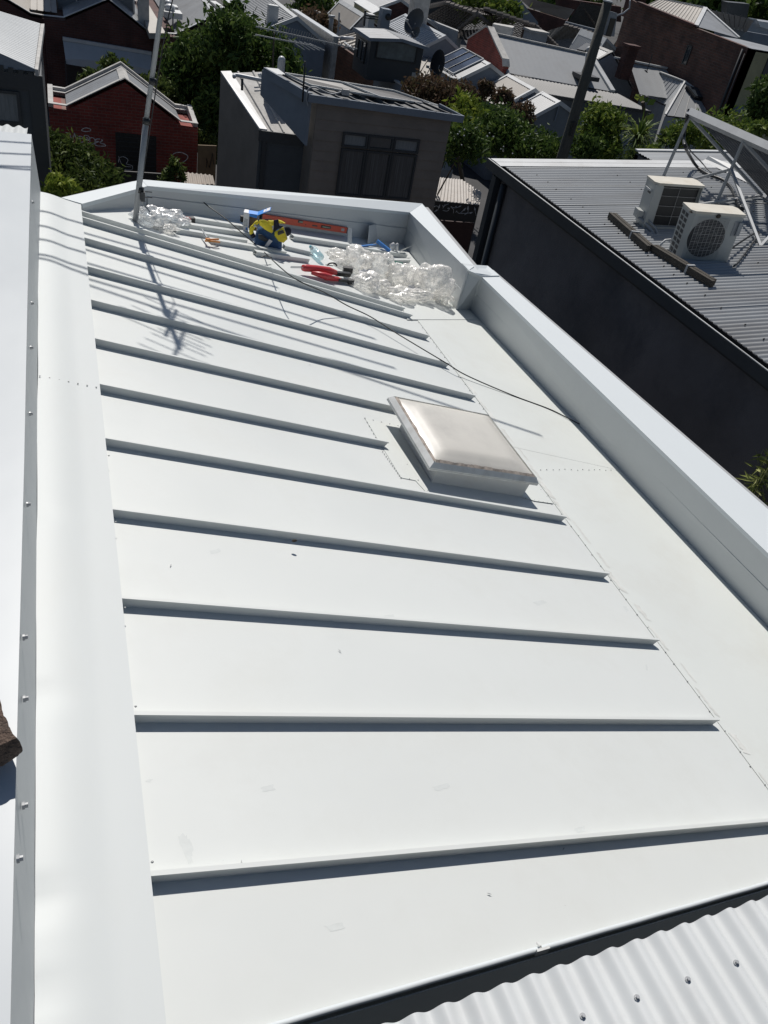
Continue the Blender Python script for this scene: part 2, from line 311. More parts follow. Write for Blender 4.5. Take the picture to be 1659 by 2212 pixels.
# right hand side panel (separate sheets, dustier)
near_cut = .45
E1 = [rp(ASEAM, near_cut, .003), rp(ASEAM, 5.68*K/1.0*.985, .003)]
sp = MB()
ysplit = rf((1330, 1015)).y
yb = [near_cut, near_cut+.01, ysplit, DB[4].y-.02]
def xr(y):                                 # inner face of the right parapet at this y
    a, b = DB[4], DB[6]; t = (y-a.y)/(b.y-a.y); return lerp(a, b, t).x-.004
def rpx(x, y, h): return Vector((x, y, HC-(RS-h)/math.cos(DIP)-math.tan(DIP)*x))
xs_ = rp(ASEAM, 0).x
for i in range(3):
    y0, y1 = yb[i], yb[i+1]
    sp.slab([rpx(xs_-.01*(i % 2), y0, .003+.001*i), rpx(xr(y0), y0, .003+.001*i), rpx(xr(y1), y1, .003+.001*i), rpx(xs_-.01*(i % 2), y1, .003+.001*i)], RN*-.0025)
pp = [rf((875, 672), .011), rf((1018, 671), .011), rf((987, 672), .011), rf((971, 654), .011), rf((868, 652), .011)]
sp.slab([rf((880, 690), .009), rf((1034, 690), .009), rf((1015, 671), .009), rf((988, 671), .009), rf((960, 646), .009), rf((866, 655), .009)], RN*-.0025)
build(sp, 'side_panel', M['whitew'], house)
# ribs (standing seams), each a part
def rib(y, a0, a1, h=.043, skew=0.0, wd=.012, par=house, mt=None):
    b = MB(); p = []
    for aa, ext in ((a0, 0), (a1, 1)):
        yy = y+skew*(aa-a0)
        e = .018 if ext else 0
        p.append([rp(aa-e, yy, 0), rp(aa, yy, h), rp(aa, yy+wd, h), rp(aa-e, yy+wd+.004, 0), rp(aa, yy-.003, h), rp(aa, yy-.003, h-.008)])
    a, c = p
    b.add(a[:4]+c[:4], [(0, 1, 2, 3), (7, 6, 5, 4), (0, 4, 5, 1), (1, 5, 6, 2), (2, 6, 7, 3), (3, 7, 4, 0)])
    b.add([a[4], a[1], c[1], c[4], a[5], c[5]], [(0, 1, 2, 3), (0, 3, 5, 4)])
    r = build(b, 'roof_rib', mt or M['white'], par); return r
AL = .29*RS; AR = 1.6245*RS
for y, ar in ((.535, AR+.0), (.789, AR), (1.038, AR), (1.285, AR), (1.533, AR), (1.764, 1.095*RS), (1.996, 1.26*RS), (2.227, AR), (2.458, AR-.02), (2.687, AR-.01)):
    rib(y*RS, AL, ar)
rib(2.868*RS, AL, AR-.03); rib(2.925*RS, AL, AR-.06)
# rolled lip and gutter at the near edge
b = MB(); n = 40
b.tube([lerp(lipL, lipR2, i/n)+RN*(.010+.0015*math.sin(i*1.7)) for i in range(n+1)], .009, 8); build(b, 'edge_lip', M['cap'], house, smooth=True)
b = MB().box(rf(zn(720, 632), .02), (.045, .008, .03)).tube([rf(zn(700, 600), .02), rf(zn(712, 612), .03), rf(zn(722, 628), .02)], .004, 6); build(b, 'clip', M['alu'], house)
b = MB(); d = Vector((0, 0, -.62))
q0, q1 = lipL+Vector((0, -.012, -.01)), lipR2+Vector((0, -.012, -.01))
b.slab([q0, q1, q1+d, q0+d], (0, -.003, 0)); b.slab([q0+d, q1+d, q1+d+Vector((0, -.55, 0)), q0+d+Vector((0, -.55, 0))], (0, 0, -.01))
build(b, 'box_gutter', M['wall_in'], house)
# crowned cap along the left edge, with dents
cp = MB(); NY, NXs = 150, 14
yfar = I[0].y; V = []
for j in range(NY+1):
    y = lerp(.35, yfar, j/NY)
    xl = -.165*K + .004*noise.noise(Vector((0, y*2, 5))); xr_ = rp(.303*RS, 0).x
    if j == NY: pass
    for i in range(NXs+1):
        t = i/NXs; x = lerp(xl, xr_, t)
        h = .048+.010*math.sin(math.pi*min(1, t*1.6))*(1-t)+.0035*noise.noise(Vector((x*5, y*1.3, 1)))*math.sin(math.pi*t)
        for (dy, dd, dr) in ((1.08, .010, .05), (1.72, .008, .05), (2.62, .006, .06), (.86, .006, .03)):
            r2 = ((x-xl)/.10)**2+((y-dy)/dr)**2; h -= dd*math.exp(-r2*1.5)
        q = rpx(x, y, h); V.append(q)
F = [(j*(NXs+1)+i, j*(NXs+1)+i+1, (j+1)*(NXs+1)+i+1, (j+1)*(NXs+1)+i) for j in range(NY) for i in range(NXs)]
cp.add(V, F)
sk = [(V[j*(NXs+1)+NXs], V[(j+1)*(NXs+1)+NXs]) for j in range(NY)]
build(cp, 'left_cap', M['gloss'], house, smooth=True)
b = MB()
q0, q1 = V[NXs], V[-1]; b.slab([q0+Vector((0, 0, -.001)), q1+Vector((0, 0, -.001)), q1-RN*.05, q0-RN*.05], (-.004, 0, 0)); build(b, 'cap_edge', M['white'], house)
# parapet: inner faces, capping, outer walls
pi = MB()
P0 = rf((88, 414), .05)
for i in range(6):
    a, c = I[i], I[i+1]
    if i == 0: a = a+Vector((0, 0, -.0))
    nrm = (c-a).cross(Vector((0, 0, 1))).normalized()
    pi.slab([a+Vector((0, 0, -.004)), c+Vector((0, 0, -.004)), DB[i+1]-RN*.03, DB[i]-RN*.03], nrm*-.012)
tn = (I[3].y-.015-I[4].y)/(I[5].y-I[4].y); cN = lerp(I[4], I[5], tn)
pi.slab([I[3]+Vector((0, -.012, -.004)), cN+Vector((0, -.012, -.004)), lerp(DB[4], DB[5], .0)-RN*.03, DB[3]-RN*.03], (0, .01, 0))
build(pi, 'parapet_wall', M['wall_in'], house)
pl = MB()
for i in (1, 2, 4, 5):                     # lower flashing, lapped 5 mm in front
    a, c = I[i], I[i+1]; f = .5
    nrm = (c-a).cross(Vector((0, 0, 1))).normalized(); nrm.z = 0
    if nrm.dot(Vector((1.5, 4, 0))-Vector((a.x, a.y, 0))) < 0: nrm = -nrm
    la, lc = lerp(DB[i], a, f), lerp(DB[i+1], c, f)
    pl.slab([la+nrm*.004, lc+nrm*.004, DB[i+1]-RN*.03+nrm*.009, DB[i]-RN*.03+nrm*.009], nrm*.004)
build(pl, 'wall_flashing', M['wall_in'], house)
pc = MB()
segs = [(P0, O[0], I[0]), ]
pc.slab([P0, O[0]+Vector((0, 0, .0)), I[0]], (0, 0, -.03))
for i in range(6):
    if i == 3: pc.slab([I[3]+Vector((-.004, -.02, .006)), I[3]+Vector((-.004, .16, .006)), O[3]+Vector((0, .02, .006)), O[4]+Vector((0, 0, .010)), lerp(O[4], O[5], tn)+Vector((.004, 0, .010)), cN+Vector((-.004, -.012, .010))], (0, 0, -.012)); continue
    dz = Vector((0, 0, .002*(i % 2))); pc.slab([I[i]+dz, O[i]+dz, O[i+1]+dz, I[i+1]+dz], (0, 0, -.03))
build(pc, 'parapet_capping', M['cap'], house)
ow = MB(); oo = [P0]+O
for i in range(len(oo)-1):
    a, c = oo[i]+Vector((0, 0, -.034)), oo[i+1]+Vector((0, 0, -.034)); nrm = (c-a).cross(Vector((0, 0, 1))).normalized()
    if nrm.dot(Vector((1.5, 3, 0))-Vector((a.x, a.y, 0))) < 0: nrm = -nrm
    nrm.z = 0
    ow.slab([a-nrm*.02, c-nrm*.02, Vector((c.x, c.y, 0))-nrm*.02, Vector((a.x, a.y, 0))-nrm*.02], nrm*-.06)
build(ow, 'outer_wall', M['stucco'], house)
# rivet rows and sealant along the side-panel seam
class RC:
    def __init__(s): s.c = []
    def ico(s, c, *a): s.c.append(Vector(c))
rv = RC(); sm = MB()
y = .35
while y < I[3].y-.1:
    for s in (0,):
        x = ASEAM-.012+rnd.uniform(-.006, .006)
        rv.ico(rp(x, y, .004), .0042*rnd.uniform(.7, 1.2), 1, (1, 1, .6))
    y += rnd.choice((.08, .09, .10, .12))
for t in range(14): rv.ico(lerp(rf((1166, 1016)), rf((1330, 1017)), t/13)+RN*.008+Vector((0, rnd.uniform(-.006, .006), 0)), .004, 1)
for t in range(7): rv.ico(lerp(V[4*(NXs+1)], V[4*(NXs+1)], 0)*0+lerp(rf((86, 812), .055), rf((208, 836), .052), t/6), .0035, 1)
pat = [zs(90, 382), zs(345, 440), zs(500, 860), zs(368, 840)]
for a, c, n in ((pat[0], zs(190, 560), 7), (zs(228, 640), pat[3], 12), (pat[3], pat[2], 3), (pat[0], pat[1], 5), (zs(1330, 1000), zs(1530, 1040), 7), (zs(1400, 880), zs(1540, 1040), 4)):
    for i in range(n): rv.ico(rf((lerp(a[0], c[0], i/(n-1)), lerp(a[1], c[1], i/(n-1))), .005), .0042, 1)
for y in (.47, .72, .93, 1.16, 1.38): rv.ico(rp(.30*RS, (y+.08)*RS*1.0, .052), .006, 1)
RVM = None
def stamp(centres, name, m, par, proto):
    me = None
    for c in centres:
        if me is None: o = build(proto(c), name, m, par, smooth=True, loc=c); me = o.data
        else:
            o = bpy.data.objects.new(name, me); SC.collection.objects.link(o); o.parent = par; o.location = c-ORG[par.name]
stamp(rv.c, 'rivet', M['rivet'], house, lambda c: MB().ico(c, .0046, 1, (1, 1, .6)))
for yy in np.arange(.6, 5.4, .22):
    w0 = rnd.uniform(.006, .02); L = rnd.uniform(.1, .24); x0 = ASEAM+rnd.uniform(.01, .05)
    pts = []; m = 9
    for k in range(m): pts.append(rp(x0+w0*(1+.5*rnd.uniform(-1, 1)), yy+L*k/m, .0054))
    for k in range(m, 0, -1): pts.append(rp(x0-w0*(1+.5*rnd.uniform(-1, 1)), yy+L*k/m, .0054))
    sm.poly(*pts)
build(sm, 'sealant_smears', M['seal'], house)['kind'] = 'stuff'
pt = MB().slab([rf(pat[0], .004), rf(zs(345, 445), .004), rf(zs(600, 880), .004), rf(zs(565, 955), .004), rf(zs(480, 862), .004), rf(pat[3], .004)], RN*-.003)
build(pt, 'flashing_patch', M['whitew'], house); pt = MB()
pt.slab([rf(zs(1290, 940), .006), rf(zs(1410, 875), .006), rf(zs(1540, 1040), .006), rf(zs(1400, 1020), .006), rf(zs(1300, 990), .006)], RN*-.002)
build(pt, 'flashing_patch', M['whitew'], house)
# scuffs, filings and dried drips lying on the sheets
dt = MB()
for i in range(34):
    a, y = rnd.uniform(.35, 1.85)*RS, rnd.uniform(.42, 2.6)*RS
    if a*.968 > 3.2: continue
    L = rnd.choice((.002, .0025, .003, .010)); an = rnd.uniform(0, 3.1); c, s_ = math.cos(an)*L, math.sin(an)*L
    dt.add([rp(a-c, y-s_, .0052), rp(a+s_*.25, y-c*.25, .0052), rp(a+c, y+s_, .0052), rp(a-s_*.25, y+c*.25, .0052)], [(0, 1, 2, 3)])
build(dt, 'roof_debris', M['rivet'], house)['kind'] = 'stuff'
sf = MB()
for pts in ([(384, 1806), (400, 1800), (412, 1815), (418, 1836), (416, 1862), (410, 1872), (398, 1846), (388, 1824)], [(312, 1688), (322, 1682), (330, 1684), (324, 1690)], [(1346, 1310), (1353, 1308), (1359, 1320), (1352, 1323)], [(1394, 1436), (1398, 1434), (1400, 1448), (1396, 1450)],
            [(560, 1700), (590, 1694), (596, 1706), (570, 1712)], [(830, 1330), (850, 1326), (856, 1334), (838, 1338)], [(1150, 1300), (1176, 1296), (1182, 1303), (1160, 1309)], [(450, 1190), (474, 1184), (480, 1192), (458, 1197)], [(930, 1700), (966, 1690), (974, 1700), (944, 1710)], [(1240, 1790), (1262, 1784), (1266, 1796), (1246, 1800)], [(700, 2000), (740, 1992), (748, 2004), (712, 2014)]):
    c_ = (sum(p[0] for p in pts)/len(pts), sum(p[1] for p in pts)/len(pts)); q_ = []
    for i in range(len(pts)*4):
        a_, b_ = pts[i//4], pts[(i//4+1) % len(pts)]; t_ = (i % 4)/4; x_, y_ = lerp(a_[0], b_[0], t_), lerp(a_[1], b_[1], t_); k_ = rnd.uniform(.75, 1.1); q_.append(rf((c_[0]+(x_-c_[0])*k_, c_[1]+(y_-c_[1])*k_), .0004))
    sf.poly(*q_)
M['scuff'] = mat('scuffed_paint', (.575, .60, .59), .6, var=.05, vscale=40)
so_ = build(sf, 'scuff_marks', M['scuff'], house); so_['kind'] = 'stuff'
# skylight
sky_b = MB(); cb = [rf(zs(603, 875)), rf(zs(1300, 990)), None, rf(zs(350, 470))]; cb[2] = cb[3]+cb[1]-cb[0]
FC = [rf(zs(600, 748), .125), rf(zs(1440, 872), .142), rf(zs(1045, 358), .165), rf(zs(275, 207), .165)]
cin = (FC[0]+FC[1]+FC[2]+FC[3])/4
top = []
for q in cb:
    # height of the underside of the frame above this foot
    t = (q.y-cb[0].y)/(cb[3].y-cb[0].y); top.append(q+RN*lerp(.118, .155, t))
vs = [q-RN*.01 for q in cb]+top
sky_b.add(vs, [(0, 1, 5, 4), (1, 2, 6, 5), (2, 3, 7, 6), (3, 0, 4, 7), (4, 5, 6, 7)])
skl = build(sky_b, 'skylight', M['curb'], house, loc=cb[0]); skl['label'] = 'square roof skylight on an upstand'
FN = (FC[1]-FC[0]).cross(FC[3]-FC[0]).normalized()
fr = MB(); ins = [lerp(q, cin, .058) for q in FC]; up = FN*.012
for i in range(4):
    j = (i+1) % 4; fr.slab([FC[i]-FN*.022, FC[j]-FN*.022, ins[j]-FN*.004+up, ins[i]-FN*.004+up], FN*.006)
    fr.slab([FC[i]-FN*.024, FC[j]-FN*.024, FC[j]-FN*.034, FC[i]-FN*.034], (cin-FC[i]).normalized()*.004)
build(fr, 'frame', M['alu'], skl)
dm = MB(); N = 28; V2 = []
for j in range(N+1):
    for i in range(N+1):
        s, t = i/N, j/N
        q = lerp(lerp(ins[0], ins[1], s), lerp(ins[3], ins[2], s), t)
        e = min(s, 1-s, t, 1-t); k = min(1, e/.06)
        hh = .004+.010*(1-(1-k)**2)+.042*(1-((2*s-1)**4+(2*t-1)**4)/2*1.0)*min(1, e/.15)
        V2.append(q+FN*hh)
dm.add(V2, [(j*(N+1)+i, j*(N+1)+i+1, (j+1)*(N+1)+i+1, (j+1)*(N+1)+i) for j in range(N) for i in range(N)])
M['dome'] = mat('frosted_dome', (.60, .58, .53), .38, var=.06, vscale=1.5, dirt=(.40, .385, .36), damt=.5, dscale=2.5, coat=.15)
build(dm, 'dome', M['dome'], skl, smooth=True)
gr = MB(); V3 = []
for i in range(61):                        # grime collected along the lower edges of the dome
    s = i/60; q = lerp(lerp(ins[0], cin, .035), lerp(ins[1], cin, .035), s)
    wv = .012+.012*noise.noise(Vector((s*9, 3, 0)))+.006*rnd.random(); upv = (ins[3]-ins[0]).normalized()
    V3 += [q+FN*.010-upv*.012, q+FN*.022+upv*(wv-.008)]
gr.add(V3, [(2*i, 2*i+2, 2*i+3, 2*i+1) for i in range(60)])
V3 = []
for i in range(61):
    s = i/60; q = lerp(lerp(ins[0], cin, .035), lerp(ins[3], cin, .035), s); wv = .010+.008*noise.noise(Vector((s*9, 8, 0))); rt = (ins[1]-ins[0]).normalized()
    V3 += [q+FN*.010-rt*.012, q+FN*.021+rt*(wv-.008)]
gr.add(V3, [(2*i, 2*i+2, 2*i+3, 2*i+1) for i in range(60)])
M['grime'] = mat('grime', (.36, .315, .275), .9, var=.35, vscale=30)
build(gr, 'grime_line', M['grime'], skl)

# ================================================================ WHITE PARTY WALL AT THE LEFT
pw = thing('party_wall', 'white capped higher party wall along the left edge of the white roof', 'wall', (-.9, 3, 0))
zt = -1.47*K+HC
ed = [atx(p, -.172*K) for p in ((68, 290), (63, 480), (59, 652), (52, 1000), (40, 1450), (30, 1850), (22, 2212))]
ed.append(ed[-1]+(ed[-1]-ed[-2])*1.5)
b = MB(); V = []; nx = 10
for q in ed:
    for i in range(nx+1):
        x = lerp(q.x, -1.9, i/nx); V.append(Vector((x, q.y+.03*(i/nx)*0, q.z+.010*noise.noise(Vector((x*2.3, q.y*1.2, 0))) * (i > 0)-.00*i)))
b.add(V, [(j*(nx+1)+i, j*(nx+1)+i+1, (j+1)*(nx+1)+i+1, (j+1)*(nx+1)+i) for j in range(len(ed)-1) for i in range(nx)])
capo = build(b, 'wall_cap', M['pcap'], pw, smooth=True)
b = MB(); bt = [Vector((-.1655*K, q.y, rpx(-.165*K, 0, .04).z)) for q in ed]; bt[0] = rf((88, 414), .04)
for i in range(len(ed)-1): b.slab([ed[i]+Vector((0, 0, -.002)), ed[i+1]+Vector((0, 0, -.002)), bt[i+1], bt[i]], (-.008, 0, 0))
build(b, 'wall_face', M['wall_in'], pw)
b = MB(); e = ed[0]; b.slab([e+Vector((0, 0, -.004)), Vector((-1.9, e.y, e.z-.004)), Vector((-1.9, e.y, 0)), Vector((e.x, e.y, 0))], (0, -.02, 0)); build(b, 'wall_end', M['stucco'], pw)
for px, py in ((66, 437), (64, 655), (62, 751), (60, 894), (54, 1090), (46, 1377), (45, 1741), (33, 1856), (47, 1510), (78, 1740)):
    if px == 78: continue
    q = atx((px+3, py), -.168*K); r = .0055 if py < 900 else .006
    s = MB().tube([q, q+Vector((.006, 0, 0))], r*1.5, 10).tube([q+Vector((.006, 0, 0)), q+Vector((.013, 0, 0))], r, 6)
    build(s, 'screw', M['screw'], pw, loc=q)
# broken brick lying on the wall cap
bc = atz((-32, 1590), zt+.035)
bk = MB(); R = Matrix.Rotation(.35, 3, 'Z')
bm = bmesh.new(); bmesh.ops.create_cube(bm, size=1); bmesh.ops.subdivide_edges(bm, edges=bm.edges, cuts=9, use_grid_fill=True)
vv = []
for q in bm.verts:
    c = Vector((q.co.x*.105, q.co.y*.135, q.co.z*.07)); nn_ = noise.noise(c*22)*.014+noise.noise(c*60)*.006; c = c*(1-.25*max(0, (abs(q.co.x)+abs(q.co.y)+abs(q.co.z)-1.15)))+c.normalized()*nn_
    vv.append(bc+R @ c)
bk.add(vv, [tuple(q.index for q in f.verts) for f in bm.faces]); bm.free()
M['rubble'] = mat('broken_brick', (.15, .105, .08), .95, var=.45, vscale=22, dirt=(.09, .075, .065), dscale=9, damt=.9, bump=1, bscale=120)
tag(build(bk, 'brick_lump', M['rubble']), 'rough dark broken lump of brick on the white wall cap at the left edge', 'brick')

# ================================================================ CORRUGATED ROOF, BOTTOM RIGHT
zc0 = HC-1.98
cr = thing('corrugated_roof', 'white corrugated roof with silver screws at the bottom right corner', 'roof', (1.6, 0, 0))
e0, e1 = atz((843, 2209), zc0), atz((1659, 1935), zc0)
dd = (e1-e0).normalized(); AMPC = .0115; sA = e0-dd*.5; sB = e1+dd*1.6
ndir = Vector((dd.y, -dd.x, 0))*1.9+Vector((0, 0, .0))
b = MB(); b.corr(sA, sB, sB+ndir, sA+ndir, .0762, AMPC, 12); b2 = len(b.v)
build(b, 'roof_sheet', M['corrn'], cr, smooth=True)
b = MB(); b.corr(sA+Vector((0, 0, -.004))+ndir*.003, sB+Vector((0, 0, -.004))+ndir*.003, sB+ndir+Vector((0, 0, -.004)), sA+ndir+Vector((0, 0, -.004)), .0762, AMPC, 12)
build(b, 'sheet_underside', M['trim'], cr, smooth=True)
b = MB(); q0, q1 = sA+ndir*.06+Vector((0, 0, -.02)), sB+ndir*.06+Vector((0, 0, -.02)); d = Vector((0, 0, -q0.z)); b.slab([q0, q1, q1+d, q0+d], ndir*.05); build(b, 'wall', M['trim'], cr)
b = MB(); d2 = Vector((0, -.012, .0))
for x, y in ((1565, 668), (1363, 738), (1160, 810), (940, 885), (1790, 590)):
    q = atz(zn(x, y), zc0+AMPC); Ls = (sB-sA).length; Ns = max(2, int(Ls/.0762)); sp_t = (q-sA).dot(dd)/Ls; kk = round(sp_t*Ns-.25); q += dd*((kk+.25)/Ns-sp_t)*Ls; q.z = zc0+AMPC-.0005
    s = MB().tube([q, q+Vector((0, 0, .002))], .0075, 12).tube([q+Vector((0, 0, .002)), q+Vector((0, 0, .008))], .0045, 6)
    build(s, 'screw', M['screw'], cr, loc=q)

# ================================================================ NEIGHBOUR WITH GREY CORRUGATED ROOF, RIGHT
nb = thing('rendered_house', 'dark rendered neighbouring building with grey corrugated roof on the right', 'building', (9, 6, 0))
def npt(X, Y, h=0.0): return Vector((X, Y, nz(X)+h))
gl, gr_ = nr((1045, 350)), nr((1659, 780))
Yf = 4.0*NH-.05; Yn = 1.2
b = MB(); XR = 15.5
b.corr(npt(NX+.10, Yn), npt(NX+.10, Yf), npt(XR, Yf), npt(XR, Yn), .0762, .0135, 6); build(b, 'roof_sheet', M['corrg'], nb, smooth=True)
b = MB()
for Y in np.arange(Yn+.4, Yf-.1, .762): b.bar(npt(NX+.09, Y+.019, .0095), npt(XR, Y+.019, .0095), .012, .004)
build(b, 'sheet_laps', M['zincp'], nb)
b = MB()
b.slab([npt(NX+.02, Yf-.33, .018), npt(XR, Yf-.33, .018), npt(XR, Yf-.16, .022), npt(NX+.02, Yf-.16, .022)], (0, 0, -.006))
b.slab([npt(NX+.02, Yf-.155, .024), npt(XR, Yf-.155, .024), npt(XR, Yf+.02, .02), npt(NX+.02, Yf+.02, .02)], (0, 0, -.006))
build(b, 'barge_flashing', M['copw'], nb)
# gutter, fascia, eave, wall
b = MB()
for (p, q) in (((0, 0), (0, -.13)), ((0, -.13), (.11, -.13)),):
    a0 = Vector((NX-.02+p[0], Yn, HC-NH+.02+p[1])); a1 = Vector((NX-.02+q[0], Yn, HC-NH+.02+q[1])); L = Vector((0, Yf-Yn+.05, 0))
    b.slab([a0, a1, a1+L, a0+L], (-.004, 0, -.004))
build(b, 'gutter', M['trim'], nb)
b = MB(); b.tube([(NX-.022, Yn, HC-NH+.022), (NX-.022, Yf, HC-NH+.022)], .007, 8); build(b, 'gutter_bead', M['copw'], nb, smooth=True)
b = MB().box((NX+.105, (Yn+Yf)/2, HC-NH-.09), (.02, Yf-Yn, .2)); build(b, 'fascia', M['black'], nb)
b = MB().slab([Vector((NX+.13, Yn, HC-NH-.05)), Vector((NX+.13, Yf-.1, HC-NH-.05)), Vector((NX+.13, Yf-.1, 0)), Vector((NX+.13, Yn, 0))], (.2, 0, 0)); 
b.slab([Vector((NX+.33, Yf-.1, HC-NH-.05)), Vector((XR, Yf-.1, nz(XR)-.05)), Vector((XR, Yf-.1, 0)), Vector((NX+.33, Yf-.1, 0))], (0, -.2, 0)); build(b, 'wall', M['render'], nb)
b = MB().box((NX+.06, Yf-.22, (HC-NH-.15)/2), (.09, .13, HC-NH-.15)).box((NX+.105, Yf-.62, 4.6), (.05, .03, .12)); build(b, 'corner_post', M['trim'], nb)
b = MB().tube([(NX+.08, Yf-.45, HC-NH-.2), (NX+.08, Yf-.45, .2)], .045, 10); build(b, 'downpipe', M['trim'], nb, smooth=True)
b = MB().bar((NX+.10, Yn, 4.35), (NX+.10, Yf-.5, 4.35), .05, .05).bar((NX+.09, Yn, 3.6), (NX+.09, Yf-1.5, 3.6), .04, .3); build(b, 'wall_ledge', M['trim'], nb)
# further section of roof beyond
XQ = 0; b = MB(); XQ = nr((1395, 332)).x; YQ = nr((1425, 322)).y
b.corr(npt(XQ, Yf+.05, -.04), npt(XQ, YQ, -.04), npt(XR, YQ, -.04), npt(XR, Yf+.05, -.04), .0762, .007, 4); build(b, 'rear_roof_sheet', M['corrg'], nb, smooth=True)
b = MB().bar(npt(XQ, YQ, -.02), npt(XR, YQ, -.02), .08, .02); build(b, 'rear_flashing', M['copw'], nb)
b = MB().slab([npt(XQ, Yf+.06, -.08), npt(XQ, YQ, -.08), Vector((XQ, YQ, 0)), Vector((XQ, Yf+.06, 0))], (.1, 0, 0)).slab([npt(XQ, YQ, -.08), npt(XR, YQ, -.08), Vector((XR, YQ, 0)), Vector((XQ, YQ, 0))], (0, -.1, 0)); build(b, 'rear_wall', M['render'], nb)
b = MB(); q = [nr(zc(820, 775), .05), nr(zc(780, 800), .02), nr(zc(1420, 1115), .02), nr(zc(1330, 990), .05)]
b.slab(q, (0, 0, -.004)); q2 = [nr(zc(855, 735), .10), nr(zc(820, 775), .052), nr(zc(1180, 930), .052), nr(zc(1180, 860), .10)]; b.slab(q2, (0, 0, -.004)); build(b, 'folded_flashing', M['copw'], nb)
# roofing screws in rows (purlin lines)
sb = RC()
for X in (NX+.42, NX+1.75, NX+3.0):
    Y = Yn+.25
    while Y < Yf-.45:
        sb.ico(npt(X+rnd.uniform(-.02, .02), Y, .011), .011, 1); Y += .0762*rnd.choice((3, 4, 4, 5))
stamp(sb.c[:100], 'roofing_screw', M['dark'], nb, lambda c: MB().ico(c, .011, 1))
b = MB().tube([nr((1391, 449), .06), nr((1500, 443), .06), nr((1660, 420), .05)], .02, 8); build(b, 'conduit', M['copw'], nb, smooth=True)

# timber rails
def rail(p, q, label):
    a, c = nr(p, .05), nr(q, .05); d = (c-a).normalized(); s = d.cross(Vector((0, 0, 1))).normalized()*.029
    t = thing('timber_rail', label, 'timber', nr(p, 0), 'timber rails under the air conditioners')
    for k in (-1, 1): build(MB().bar(a+s*k, c+s*k+d*.02*k, .048, .07), 'beam', M['timber'], t)
    m = lerp(a, c, .62); build(MB().bar(m-s*1.9, m+s*1.9, .03, .095), 'strap', M['galv'], t)
rail(zac(372, 1308), zac(1290, 1858), 'long weathered timber rail under the nearer air conditioner')
rail(z6_ := zf(1800, 300, 2.37)(455, 950), zf(1800, 300, 2.37)(745, 1205), 'short weathered timber rail under the air conditioner turned away')

